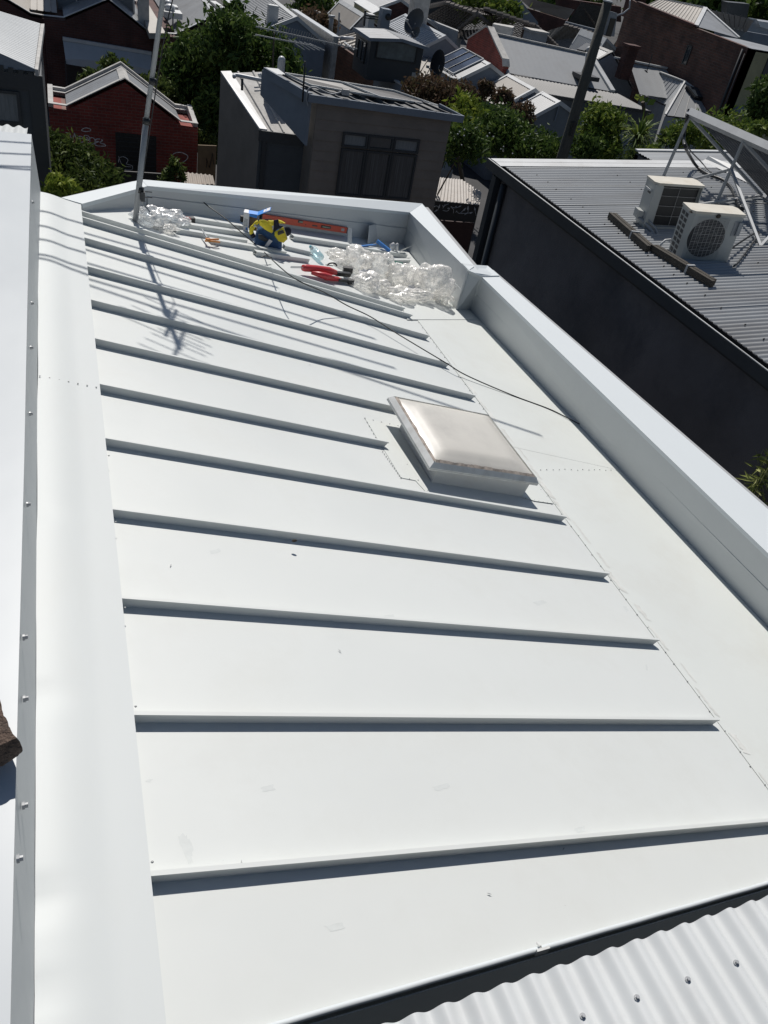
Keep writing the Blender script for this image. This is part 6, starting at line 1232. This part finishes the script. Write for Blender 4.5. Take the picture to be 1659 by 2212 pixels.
b = MB().slab([aty(zt9(500, 325), YL+.05), aty(zt9(815, 350), YL+.05), Vector((aty(zt9(815, 350), YL).x, YL+.05, 0)), Vector((aty(zt9(500, 325), YL).x-.5, YL+.05, 0))], (0, .05, 0)); tag(build(b, 'dark_red_fence', M['redb']), 'dark reddish slatted fence under the leaf screen', 'fence')
b = MB().slab([atz(z2(1225, 1030), 2.9), atz(z2(1290, 1110), 2.6), atz(z2(1215, 1105), 2.6)], (0, 0, -.4)).slab([atz(z2(1225, 1115), 2.5), atz(z2(1285, 1120), 2.5), atz(z2(1280, 1150), 2.4), atz(z2(1215, 1145), 2.4)], (0, 0, -.1)); tag(build(b, 'small_glass_porch', M['stuccob']), 'small bluish roof scrap at the right corner of the clad house', 'roof')
# ---- timber power pole
pb_ = atz((1213, 345), 2.0); dv = Vector((pb_.x, pb_.y, 0)).normalized(); Yp = 20.5
pt0, pt1 = aty((1205, 372), Yp), aty((1313, 4), Yp)
pw_ = thing('power_pole', 'tall leaning weathered timber power pole', 'pole', (pt0.x, Yp, 0)); pbs = pt0-(pt1-pt0)*1.2
build(MB().tube([pbs, pt0, lerp(pt0, pt1, .5), pt1], [.17, .155, .135, .115], 14), 'shaft', M['pole'], pw_, smooth=True)
build(MB().tube([pt1, pt1+ZV*.03], .12, 14), 'pole_cap', M['zincw'], pw_)
q = aty((1236, 278), Yp-.16); build(MB().box(q, (.08, .12, .35)).box(q+ZV*.1, (.14, .1, .1)), 'fitting', M['black'], pw_)
# ---- cordyline, shrubs behind the corrugated roof
tree('round_shrub', 'rounded bright green shrub right of the power pole', 'shrub', (14, 21.5, 0), [(aty((1295, 275), 21.5), (.75, .65, .65), .65), (aty((1300, 320), 21), (.7, .6, .5), .35)], M['greenl'], .085, 3800, 71, .08)
tree('flowering_shrub', 'dark shrub with pale flowers left of the rounded green shrub', 'shrub', (12.8, 20.5, 0), [(aty((1265, 322), 20.5), (.4, .4, .5), 1)], M['greend'], .08, 900, 72, .06)
sp_ = thing('cordyline', 'spiky cordyline palm behind the grey corrugated roof', 'plant', (15.4, 20.8, 0)); cq = aty((1378, 300), 20.8); rng = random.Random(73); b = MB()
for i in range(150):
    d = Vector((rng.gauss(0, 1), rng.gauss(0, 1), rng.gauss(.35, .7))).normalized(); L_ = rng.uniform(.55, .95); s = d.cross(ZV).normalized()*.022 if abs(d.z) < .98 else XV*.022
    m = cq+d*L_*.55+ZV*.06; t = cq+d*L_-ZV*(.12*L_+.1*max(0, 1-d.z)); b.add([cq-s, cq+s, m+s, m-s, t], [(0, 1, 2, 3), (3, 2, 4)])
build(b, 'leaves', M['greenl'], sp_, rc=False); build(MB().tube([Vector((cq.x, cq.y, 0)), cq], [.09, .06], 8), 'trunk', M['bark'], sp_)
bn = thing('banana_plant', 'broad leaved banana plant at the end of the grey skillion roof', 'plant', (26.5, 33, 0)); b = MB()
for (p, q_) in (((350, 960), (400, 925)), ((430, 1010), (490, 955)), ((470, 1030), (562, 975)), ((400, 1000), (440, 930)), ((480, 1180), (545, 1120)), ((440, 1230), (530, 1110)), ((380, 990), (365, 920))):
    a, c = aty(z6b(*p), 33), aty(z6b(*q_), 33); d = c-a; s = YV.cross(d).normalized()*d.length*.24; b.add([a, lerp(a, c, .5)+s-YV*.1, c, lerp(a, c, .5)-s+YV*.1], [(0, 1, 2), (0, 2, 3)])
build(b, 'leaves', M['greenl'], bn, rc=False); build(MB().tube([Vector((bn.location.x, 33, 0)), aty(z6b(430, 1000), 33)], .08, 8), 'stem', M['bark'], bn)
for i, (x, y, Y, r, m, lab) in enumerate(((1385, 345, 17.5, .35, 'greenb', 'low green plant behind the far edge of the grey corrugated roof'), (1420, 340, 17, .30, 'greenl', 'small green shrub left of the collector leg'), (1480, 285, 19, .45, 'greenl', 'olive shrub behind the first collector leg'), (1560, 292, 19, .75, 'greenl', 'wide olive shrub seen under the solar collector'), (1445, 300, 20.5, .3, 'greenb', 'small dark shrub left of the olive shrub'))):
    c = aty((x, y), Y); tree('back_shrub', lab, 'shrub', (c.x, c.y, 0), [(c, (r*1.3, r, r*.8), 1)], M[m], .07, int(1800*r*1.6), 80+i, .05)
# bamboo in the lane
bb_ = thing('lane_bamboo', 'yellow green bamboo leaves in the lane at the right edge', 'bamboo', (5.2, 3.0, 0)); b = MB(); rng = random.Random(90); stb = MB()
for k in range(11):
    p0 = aty((1640+rng.uniform(-14, 30), 1062+rng.uniform(-48, 35)), 4.35+rng.uniform(-.2, .3)); 
    for i in range(16):
        d = Vector((rng.gauss(-.2, 1), rng.gauss(0, 1), rng.gauss(.1, .6))).normalized(); L_ = rng.uniform(.10, .2); a = p0+ZV*rng.uniform(-.25, .2)+Vector((rng.uniform(-.06, .06), rng.uniform(-.06, .06), 0)); s = d.orthogonal().normalized()*.012
        b.add([a, a+d*L_*.4+s, a+d*L_-ZV*.02, a+d*L_*.4-s], [(0, 1, 2, 3)])
    stb.tube([Vector((p0.x, p0.y, 0)), p0+ZV*.2], [.012, .004], 5)
build(b, 'leaves', M['bamboo'], bb_, rc=False); build(stb, 'stems', M['bamboo'], bb_)
# paving of the lane and yards
b = MB().poly((3.9, -5, .004), (5.95, -5, .004), (5.95, 22, .004), (3.9, 22, .004)); struct(build(b, 'lane', mat('lane_bluestone', (.07, .07, .075), .9, var=.3, vscale=3)))
# ================================================================ THINGS LYING IN THE FAR CORNER OF THE WHITE ROOF
def strip_(p, q, label, w_=.045, h=.034, m=None, base=0.0, grp='loose metal strips in the far corner'):
    a, c = rf(p, base), rf(q, base); d = (c-a).normalized(); s = RN.cross(d).normalized(); s = s if s.y > 0 else -s; t = .0016
    b = MB(); b.slab([a, c, c+RN*h, a+RN*h], s*t); b.slab([a+RN*h, c+RN*h, c+RN*h+s*w_, a+RN*h+s*w_], RN*t); b.slab([a+s*w_, c+s*w_, c+s*w_+RN*h, a+s*w_+RN*h], -s*t)
    tag(build(b, 'metal_strip', m or M['white']), label, 'metal strip', grp)
strip_(zr6(930, 345), zr6(1460, 428), 'white metal strip closest to the rear parapet, behind the blue box')
strip_(zr6(690, 388), zr6(1530, 505), 'white metal strip running from the silvery bag to the blue box')
strip_(zr6(735, 462), zr6(1500, 583), 'white metal strip just behind the orange snips')
strip_(zr6(1110, 575), zr7(620, 800), 'white metal strip in front of the orange snips')
strip_(zr7(215, 800), zr7(930, 895), 'white metal strip nearest the ribs, in front of the tool bag', base=.002)
strip_(zr7(600, 715), zr7(945, 795), 'short white metal strip right of the tool bag')
strip_(zr7(715, 590), zr8(590, 158), 'upturned white channel strip under the spirit level', w_=.055, h=.04, base=.004)
strip_(zr8(715, 185), zr8(1165, 252), 'white channel strip under the blue caulking gun', w_=.05, h=.04, base=.004)
strip_(zr8(960, 300), zr8(1200, 300), 'short pale strip beside the green card', w_=.04, h=.03, base=.004)
b = MB(); a = [rf(zf(750, 600, 2.074)(*p), h) for p, h in (((925, 402), .0), ((1190, 398), .0))]; 
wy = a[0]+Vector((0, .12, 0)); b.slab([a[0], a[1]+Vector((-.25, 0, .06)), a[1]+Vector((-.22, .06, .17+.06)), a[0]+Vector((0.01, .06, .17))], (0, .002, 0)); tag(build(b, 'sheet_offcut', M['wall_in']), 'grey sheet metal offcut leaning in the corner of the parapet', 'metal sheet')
b = MB(); q = rf(zr7(1455, 640), .03); b.slab([q, q+Vector((.045, 0, 0)), q+Vector((.06, .10, .12)), q+Vector((.02, .10, .125))], (0, .002, 0)); tag(build(b, 'folded_strip', M['white']), 'folded white strip standing at the right end of the spirit level', 'metal strip')
b = MB(); q0, q1, q2 = rf(zr8(1090, 195), .045), rf(zr8(1222, 128), .10), rf(zr8(1120, 165), .09); b.slab([q0, q1, q2], (.001, .001, .002)); tag(build(b, 'triangular_offcut', M['white']), 'pointed white metal offcut by the parapet corner', 'metal sheet')

# spirit level
M['lvl'] = mat('level_orange_red', (.60, .075, .03), .4, var=.08)
wd_ = (I[2]-I[1]); wd_.z = 0; wd_.normalize(); wn_ = Vector((wd_.y, -wd_.x, 0)); wp_ = I[1]+wn_*.045
def onwall(p): v = ray(p); return CAM+v*((wp_-CAM).dot(wn_)/v.dot(wn_))
a, c = onwall(zr7(300, 325)), onwall(zr7(1438, 497)); d = (c-a).normalized(); upv = (RN-d*RN.dot(d)).normalized(); s = upv.cross(d); s = s if s.y > 0 else -s; upl = (upv+s*.2).normalized(); H_ = .056
lv = thing('spirit_level', 'long orange red spirit level leaning at the foot of the rear parapet', 'spirit level', lerp(a, c, .5))
build(MB().slab([a, c, c+upl*H_, a+upl*H_], s*.022), 'body', M['lvl'], lv)
for t in (0, 1): e = lerp(a, c, t); dd_ = d*(.012 if t else -.012); build(MB().slab([e, e+dd_, e+dd_+upl*(H_+.002), e+upl*(H_+.002)], s*.023), 'end_cap', M['black'], lv)
def onl(x): v = (x-300)/(1438-300); return lerp(a, c, v)
for x0_, x1_, z0_, z1_, m in ((1062, 1200, .34, .80, 'black'), (745, 808, .55, 1.02, 'black')):
    p, q = onl(x0_), onl(x1_); f = build(MB().slab([p+upl*H_*z0_-s*.0015, q+upl*H_*z0_-s*.0015, q+upl*H_*z1_-s*.0015, p+upl*H_*z1_-s*.0015], s*.0008), 'vial_window', M[m], lv)
    p2, q2 = lerp(p, q, .12), lerp(p, q, .88); m_ = (z0_+z1_)/2
    build(MB().tube([p2+upl*H_*m_-s*.004, q2+upl*H_*m_-s*.004], .0065, 10), 'vial', M.setdefault('vial', mat('vial_glass', (.35, .40, .30), .15, var=.1)), f, smooth=True)
p, q = onl(1355), onl(1400); build(MB().slab([p+upl*H_*.3-s*.001, q+upl*H_*.3-s*.001, q+upl*H_*.78-s*.001, p+upl*H_*.78-s*.001], s*.0006), 'sticker', M['cop'], lv)
p, q = onl(830), onl(862); build(MB().tube([onl(850)+upl*H_*.45-s*.001, onl(850)+upl*H_*.45-s*.002], .006, 10), 'hole', M['black'], lv)
build(MB().bar(onl(940)+upl*H_*.5-s*.001, onl(1010)+upl*H_*.5-s*.001, .001, .012, up=upl), 'lettering_band', M['trim'], lv)

# blue and white carton
M['blue'] = mat('box_blue', (.03, .24, .72), .5, var=.04); M['cardw'] = mat('box_white', (.74, .74, .74), .6, var=.03, dirt=(.55, .53, .5), damt=.2); M['card'] = mat('cardboard', (.28, .19, .11), .9, var=.15)
bx0 = rf(zr7(40, 458), .012); ax_ = (rf(zr7(135, 468), .0)-rf(zr7(40, 458), .0)).normalized(); axx = XV.copy(); W1_, D1_, H1_ = .118, .075, .155
axy = Vector((.30, .95, .05)).normalized(); axx = axy.cross(ZV).normalized(); axz = ZV
cbx = thing('carton', 'open blue and white cardboard carton standing by the rear parapet', 'box', bx0)
def BX(x, y, z): return bx0+axx*x*W1_+axy*y*D1_+axz*z*H1_
def pan(name, pts, m, par=cbx, off=None, loc=None): return build(MB().slab([BX(*p) for p in pts], off or axy*.0015), name, m, par, loc=loc)
pan('left_panel', [(0, 0, 0), (.42, 0, 0), (.42, 0, 1), (0, 0, 1)], M['cardw']); pan('side_panel', [(0, 0, 0), (0, 1, 0), (0, 1, 1), (0, 0, 1)], M['cardw'], off=axx*.0015)
pan('inner_panel', [(.42, .5, 0), (1, .5, 0), (1, .5, .97), (.42, .5, .97)], M['card']); pan('right_panel', [(1, 0, 0), (1, 1, 0), (1, 1, .98), (1, 0, .98)], M['card'], off=axx*-.0015); pan('rear_panel', [(0, 1, 0), (1, 1, 0), (1, 1, 1), (0, 1, 1)], M['blue'])
tp = pan('top_panel', [(0, 0, 1.004), (1.0, 0, 1.004), (1.0, 1, 1.004), (0, 1, 1.004)], M['blue'], off=axz*.0015); tp2 = build(MB().slab([BX(*p) for p in ((0, 0, 1.02), (.36, 0, 1.02), (.30, 1, 1.02), (0, 1, 1.02))], axz*.001), 'white_label', M['cardw'], cbx)
pan('front_flap', [(.42, -.01, .99), (1.0, -.01, .99), (1.0, -.03, .82), (.42, -.03, .86)], M['blue'])
fl_ = build(MB().slab([BX(1.0, -.2, 1.0), BX(1.0, 1.1, 1.0), BX(1.9, 1.25, 1.34), BX(1.9, .1, 1.34)], axz*.0015), 'open_flap', M['blue'], cbx)
def FP(u_, v, k): return lerp(lerp(BX(1.0, -.2, 1.0), BX(1.9, .1, 1.34), u_), lerp(BX(1.0, 1.1, 1.0), BX(1.9, 1.25, 1.34), u_), v)+axz*k
build(MB().slab([FP(.45, .15, .003), FP(.62, .15, .003), FP(.62, .85, .003), FP(.45, .85, .003)], axz*.0005).slab([FP(.66, .1, .003), FP(.95, .1, .003), FP(.95, .9, .003), FP(.66, .9, .003)], axz*.0005), 'flap_label', M['cardw'], cbx)
b = MB(); [b.slab([BX(.05+.0, -.004, .30+.07*k), BX(.33, -.004, .30+.07*k), BX(.33, -.004, .33+.07*k), BX(.05, -.004, .33+.07*k)], axy*.0006) for k in range(6)]; build(b, 'printed_lines', M['stuccob'], cbx)
build(MB().ico(BX(.3, -.004, .14), .010, 2, (1, .05, 1.3)), 'blue_mark', M['blue'], cbx)
build(MB().box(BX(-.12, .6, .55), (.03, .04, .05)), 'dark_handle', M['black'], cbx)

# tool bag
M['navy'] = mat('bag_navy_blue', (.022, .075, .19), .75, var=.2, vscale=12, bump=.5, bscale=50); M['yel'] = mat('bag_yellow', (.68, .56, .03), .7, var=.06, bump=.4, bscale=30); M['navyd'] = mat('bag_dark_lining', (.012, .014, .03), .9); M['refl'] = mat('reflective_tape', (.42, .42, .42), .5, var=.1)
def crumple(b, c, r, sc_, seed, sub=4, k1=.35, k2=.2, f1=1.6, f2=5, rid=True):
    o = Vector((seed*3.1, seed*1.7, seed))
    def fn(d):
        n1_ = noise.noise(d*f1+o); n2_ = noise.noise(d*f2+o*2); n3_ = noise.noise(d*f2*2.3+o)
        if rid: n2_ = 1-2*abs(n2_)-.5; n3_ = abs(n3_)
        return 1+k1*n1_+k2*n2_+k2*.5*n3_
    return b.ico(c, r, sub, sc_, fn)
tbp = rf(zr7(410, 735), 0)
tb = thing('tool_bag', 'blue and yellow fabric tool bag slumped beside the carton', 'tool bag', tbp)
def TP(x, y, up, back=0): q = rf(zr7(x, y), up); return q+YV*back
def card(pts, th=.008, fold=.0): return pts
b = MB(); n = 18; V = []                     # lower body: rounded, tapering upwards
c0 = tbp+YV*.07
for j, (z, rx, ry, dx) in enumerate(((-.03, .118, .055, 0), (.02, .122, .060, 0), (.07, .118, .062, -.004), (.12, .110, .058, -.008), (.16, .092, .050, -.012), (.185, .060, .036, -.016), (.195, .02, .015, -.018))):
    for i in range(28):
        a_ = 2*math.pi*i/28; ca, sa = math.cos(a_), math.sin(a_); k = 1+.06*noise.noise(Vector((ca*1.5, sa*1.5, z*12)))
        V.append(c0+Vector((dx+rx*k*math.copysign(abs(ca)**.6, ca), ry*k*math.copysign(abs(sa)**.7, sa), z)))
b.add(V, [(j*28+i, j*28+(i+1) % 28, (j+1)*28+(i+1) % 28, (j+1)*28+i) for j in range(6) for i in range(28)]); build(b, 'body', M['navy'], tb, smooth=True)
def patch(b, pix, lift, th=.006, puff=.012):    # puffy fabric panel just in front of the body
    v = []; cc = None; P_ = []
    for x, y in pix:
        r_ = ray(zr7(x, y)); q = CAM+r_*((c0.y-.062)/r_.y); P_.append(q-YV*lift)
    cc = sum(P_, Vector())/len(P_)
    n_ = len(P_); m1 = [lerp(q, cc, .35)-YV*puff for q in P_]; vs = P_+m1+[cc-YV*puff*1.4]+[q+YV*th for q in P_]
    b.add(vs, [(i, (i+1) % n_, n_+(i+1) % n_, n_+i) for i in range(n_)]+[(n_+i, n_+(i+1) % n_, 2*n_) for i in range(n_)]+[(2*n_+1+i, 2*n_+1+(i+1) % n_, (i+1) % n_, i) for i in range(n_)])
b = MB(); patch(b, [(262, 312), (330, 310), (420, 345), (452, 460), (430, 488), (340, 440), (265, 375)], .012); build(b, 'yellow_panel', M['yel'], tb)
b = MB(); patch(b, [(385, 312), (455, 315), (455, 385), (420, 392), (378, 350)], .014); build(b, 'yellow_panel', M['yel'], tb)
b = MB(); patch(b, [(465, 470), (585, 400), (640, 560), (585, 612), (520, 590), (468, 520)], .022); build(b, 'yellow_pocket', M['yel'], tb)
b = MB(); patch(b, [(500, 455), (575, 425), (592, 465), (505, 500)], .042, puff=.002); build(b, 'pocket_window', M['black'], tb)
b = MB(); patch(b, [(520, 308), (560, 318), (615, 350), (560, 358), (530, 350)], .012); build(b, 'yellow_panel', M['yel'], tb)
b = MB(); patch(b, [(455, 320), (520, 305), (535, 390), (600, 395), (530, 430), (455, 470)], .006, puff=.004); build(b, 'black_gusset', M['navyd'], tb)
def TQ(x, y, l=.0): r_ = ray(zr7(x, y)); return CAM+r_*((c0.y-.04-l)/r_.y)
b = MB(); b.tube(smooth_path([TQ(275, 335), TQ(235, 350), TQ(190, 400), TQ(160, 450), TQ(165, 500), TQ(190, 505)]), [.012]*5+[.016]*8+[.019]*8+[.018]*5+[.014]*5, 10); build(b, 'yellow_strap', M['yel'], tb, smooth=True)
b = MB(); b.tube([TQ(165, 495), TQ(190, 545)], .02, 10).tube([TQ(250, 318, .004), TQ(330, 312, .006), TQ(420, 312, .008), TQ(452, 330, .01)], .006, 8); build(b, 'dark_cuff', M['navyd'], tb, smooth=True)
b = MB(); b.tube([TQ(195, 385, .012), TQ(232, 405, .012)], .012, 8).tube([TQ(448, 320, .03), TQ(455, 400, .035), TQ(440, 480, .03)], .005, 6).tube([TQ(590, 400, .035), TQ(642, 560, .035)], .003, 6).tube([TQ(642, 560, .035), TQ(585, 612, .035)], .003, 6).tube([TQ(300, 318, .03), TQ(380, 375, .036), TQ(445, 385, .036)], .004, 6); build(b, 'grey_piping', M['refl'], tb, smooth=True)
b = MB(); o_ = TQ(640, 468, -.01); b.ico(o_, .060, 3, (.62, .42, .72)); build(b, 'dark_opening', M['navyd'], tb, smooth=True)
b = MB(); b.slab([TQ(*p, .04) for p in ((400, 575), (445, 600), (372, 690), (330, 675))], (0, -.0015, 0)); build(b, 'paper_tag', M['cardw'], tb)
b = MB(); patch(b, [(250, 500), (300, 510), (370, 560), (380, 590), (330, 600), (250, 560)], .014, puff=.006); build(b, 'mesh_pocket', M['trim'], tb)
b = MB(); b.tube(smooth_path([TQ(90, 590, .0), TQ(80, 640, .01), TQ(150, 690, .02), TQ(230, 680, .02)]), .006, 6).tube(smooth_path([rf(zr7(290, 820), .045), rf(zr7(350, 800), .06), rf(zr7(430, 825), .045)]), .005, 6); build(b, 'webbing_strap', M['black'], tb, smooth=True)

# plastic bags
M['clear'] = plastic('clear_plastic', solid=.42, gloss=.16); M['silv'] = plastic('silvery_plastic', (.88, .92, .96), solid=.5, gloss=.3)
def bag(label, blobs, m, name='plastic_bag', grp='clear plastic bags heaped in the corner', sub=5):
    c = rf(blobs[0][0], .0); t = None; b = MB()
    for i, (p, r, sc_, up, sd) in enumerate(blobs):
        crumple(b, rf(p, up*1.1), r*1.18, sc_, sd, sub, .6, .19, 1.4, 2.4)
    o = build(b, name, m, smooth=True); tag(o, label, 'plastic bag', grp); return o
bag('tall clear crumpled bag behind the red caulking gun', [(zr8(650, 290), .115, (1.15, .8, .9), .075, 1), (zr8(520, 260), .06, (1.4, .8, .6), .03, 2)], M['clear'])
bag('clear bag standing in the middle of the heap', [(zr8(880, 340), .12, (1.0, .8, .95), .085, 3)], M['clear'])
bag('clear bag at the front, right of the red caulking gun', [(zr8(760, 500), .10, (1.1, .8, .7), .055, 4), (zr8(900, 540), .075, (1.2, .8, .6), .045, 14)], M['clear'])
bag('twisted clear bag between the two larger bags', [(zr8(1060, 440), .10, (.9, .8, .95), .075, 5)], M['clear'])
bag('large clear bag at the right end of the heap', [(zr8(1400, 520), .165, (.95, .75, .85), .11, 6), (zr8(1530, 640), .10, (.9, .7, .6), .055, 7)], M['clear'])
bag('clear bag behind, leaning on the parapet', [(zr8(1210, 430), .10, (1.1, .7, .9), .07, 8)], M['clear'])
bag('flattened clear bag at the very front of the heap', [(zr8(1080, 620), .10, (1.25, .7, .55), .04, 9), (zr8(1270, 630), .09, (1.2, .7, .5), .04, 10)], M['clear'])
bag('small clear wrapper by the spirit level end', [(zr8(450, 200), .055, (1.5, .7, .6), .03, 11)], M['clear'])
bag('silvery clear bag holding a red drill beside the mast foot', [(zr6(440, 285), .085, (1.1, .8, .75), .05, 12), (zr6(620, 290), .085, (1.5, .8, .55), .045, 13), (zr6(760, 310), .06, (1.3, .7, .6), .035, 16)], M['silv'], grp='silvery bag')
bag('small crumpled grey wrapper under the mast stay', [(zr6(640, 405), .05, (1.4, .8, .5), .025, 15)], M['clear'], grp='silvery bag')
M['print'] = mat('red_brown_print', (.25, .10, .08), .8)
# white papery sheets inside the heap
for i, (p, r, up, sd, lb) in enumerate(((zr8(760, 420), .07, .07, 31, 'crumpled white sheet inside the heap of clear bags'), (zr8(1250, 570), .06, .05, 32, 'folded white sheet inside the right clear bag'))):
    b = MB(); c = rf(p, up); V = []; n = 10
    for j in range(n+1):
        for k in range(n+1): u_, v = j/n-.5, k/n-.5; V.append(c+Vector((u_*2*r, v*1.1*r, .5*r*noise.noise(Vector((u_*3+sd, v*3, 0)))+v*.8*r)))
    b.add(V, [(j*(n+1)+k, j*(n+1)+k+1, (j+1)*(n+1)+k+1, (j+1)*(n+1)+k) for j in range(n) for k in range(n)]); tag(build(b, 'crumpled_sheet', M['cardw']), lb, 'paper')

# water bottle
M['teal'] = mat('bottle_cap_teal', (.06, .28, .36), .4); M['tealc'] = plastic('bottle_plastic', (.70, .86, .90), solid=.10, gloss=.4)
a, c = rf(zr8(205, 150), .05), rf(zr8(295, 245), .045); d = (c-a).normalized()
bo = thing('water_bottle', 'clear teal tinted water bottle lying left of the clear bags', 'bottle', rf(zr8(250, 230), 0))
build(MB().tube([a, a+d*.012, a+d*.03, a+d*.11, c], [.014, .026, .036, .036, .033], 16), 'bottle_body', M['tealc'], bo, smooth=True)
build(MB().tube([a-d*.03, a-d*.002], [.015, .018], 12).tube([a-d*.045, a-d*.03], [.005, .009], 10), 'cap', M['teal'], bo, smooth=True)
# red cordless caulking gun
M['red'] = mat('tool_red', (.50, .045, .05), .4, var=.08)
rg_ = thing('cordless_caulking_gun', 'red and black cordless caulking gun lying on the ribs in front of the clear bags', 'power tool', rf(zr8(360, 400), 0))
def RG(x, y, h): return rf(zr8(x, y), h)
build(MB().tube([RG(-10, 348, .06), RG(120, 350, .06)], .004, 6).tube([RG(-10, 336, .06), RG(120, 338, .06)], .003, 6), 'push_rod', M['galv'], rg_)
build(MB().tube([RG(115, 350, .06), RG(135, 352, .06), RG(250, 360, .065), RG(380, 380, .065), RG(450, 400, .06)], [.026, .030, .030, .032, .022], 12), 'barrel', M['red'], rg_, smooth=True)
build(MB().tube([RG(205, 400, .045), RG(330, 430, .045), RG(420, 450, .042)], [.016, .030, .024], 8).bar(RG(330, 450, .03), RG(480, 465, .03), .045, .03), 'housing', M['red'], rg_, smooth=True)
build(MB().bar(RG(440, 405, .055), RG(590, 420, .055), .035, .034, up=RN).bar(RG(470, 470, .03), RG(590, 485, .03), .03, .024, up=RN), 'grip', M['black'], rg_)
build(MB().box(RG(570, 370, .06), (.085, .05, .05), Matrix.Rotation(-.15, 3, 'Z')).box(RG(600, 490, .03), (.05, .045, .04)), 'battery', M['black'], rg_)
b = MB(); cc = RG(410, 330, .085); b.tube([cc+Vector((math.cos(t_)*.042, 0, math.sin(t_)*.026)) for t_ in [math.pi*k/10 for k in range(11)]], .007, 8); b.tube([RG(345, 320, .08), RG(420, 330, .085)], .004, 6); build(b, 'rear_handle', M['black'], rg_, smooth=True)
build(MB().box(RG(425, 430, .066), (.035, .012, .004), Matrix.Rotation(-.25, 3, 'Z')), 'label_plate', M['refl'], rg_)
# blue caulking gun and white scraps
cg = thing('blue_caulking_gun', 'blue caulking gun lying by the corner of the parapet', 'caulking gun', rf(zr8(930, 150), 0))
M['gunb'] = mat('gun_blue', (.03, .17, .48), .45, var=.06)
build(MB().bar(rf(zr8(868, 75), .10), rf(zr8(1000, 180), .06), .042, .03, up=RN), 'cradle', M['gunb'], cg)
build(MB().bar(rf(zr8(705, 130), .05), rf(zr8(855, 112), .07), .016, .012, up=RN), 'handle', M['gunb'], cg); build(MB().tube([rf(zr8(770, 135), .05), rf(zr8(860, 100), .08)], .004, 6), 'rod', M['galv'], cg)
b = MB(); c = rf(zr8(1030, 140), .07)
for k, (dx, r) in enumerate(((0, .03), (.045, .022))): b.tube([c+Vector((dx, 0, -.03)), c+Vector((dx-.01, .0, .02)), c+Vector((dx+.01, .01, .035))], [r*.8, r, r*.6], 10, cap=False)
tag(build(b, 'silver_tape_roll', M['alu'], smooth=True), 'crumpled silvery tube scraps right of the blue caulking gun', 'scrap')
b = MB(); b.slab([rf(zr8(*p), .052) for p in ((975, 265), (1130, 300), (1125, 322), (1000, 312))], RN*.004); gc_ = build(b, 'green_card', mat('green_card', (.01, .09, .06), .5)); tag(gc_, 'dark green card with white print behind the clear bags', 'card')
b = MB(); [b.slab([rf(zr8(x, y), .0575) for x, y in ((x0_, 294+(x0_-1060)*.2), (x0_+18, 297+(x0_-1060)*.2), (x0_+16, 312+(x0_-1060)*.1), (x0_-2, 309+(x0_-1060)*.1))], RN*.0006) for x0_ in (1060, 1084, 1104)]; build(b, 'white_print', M['cardw'], gc_)
# drill
dr = thing('cordless_drill', 'red and black cordless drill poking out of the silvery bag', 'drill', rf(zr6(860, 350), 0)); M['redd'] = mat('drill_red', (.32, .03, .025), .45, var=.1)
build(MB().tube([rf(zr6(775, 318), .04), rf(zr6(850, 315), .045), rf(zr6(885, 318), .045)], [.010, .022, .02], 10), 'body', M['redd'], dr, smooth=True); build(MB().tube([rf(zr6(855, 285), .07), rf(zr6(862, 340), .03)], .010, 8), 'handle', M['redd'], dr, smooth=True)
build(MB().box(rf(zr6(905, 325), .035), (.05, .05, .055), Matrix.Rotation(.2, 3, 'Z')), 'battery', M['black'], dr)
# snips
sn = thing('snips', 'orange handled tin snips lying on the metal strips', 'snips', rf(zr6(1090, 540), 0)); M['org'] = mat('snips_orange', (.50, .20, .05), .5, var=.2)
build(MB().slab([rf(zr6(1010, 415), .06), rf(zr6(1022, 418), .06), rf(zr6(1082, 508), .05), rf(zr6(1064, 512), .05)], RN*.005), 'blade', M['galv'], sn)
build(MB().tube(smooth_path([rf(zr6(1060, 520), .045), rf(zr6(1100, 530), .045), rf(zr6(1150, 528), .05), rf(zr6(1198, 528), .045)]), .007, 8).tube(smooth_path([rf(zr6(1055, 545), .04), rf(zr6(1110, 548), .04), rf(zr6(1160, 552), .045), rf(zr6(1212, 560), .04)]), .007, 8).box(rf(zr6(1085, 535), .045), (.035, .03, .02)), 'handles', M['org'], sn, smooth=True)
# stray leaf and white chip
tag(build(MB().ico(rf((636, 1168), .05), .010, 2, (1.3, .6, .7)), 'dry_leaf', M['bark']), 'tiny dark dry leaf caught on a roof rib', 'leaf')
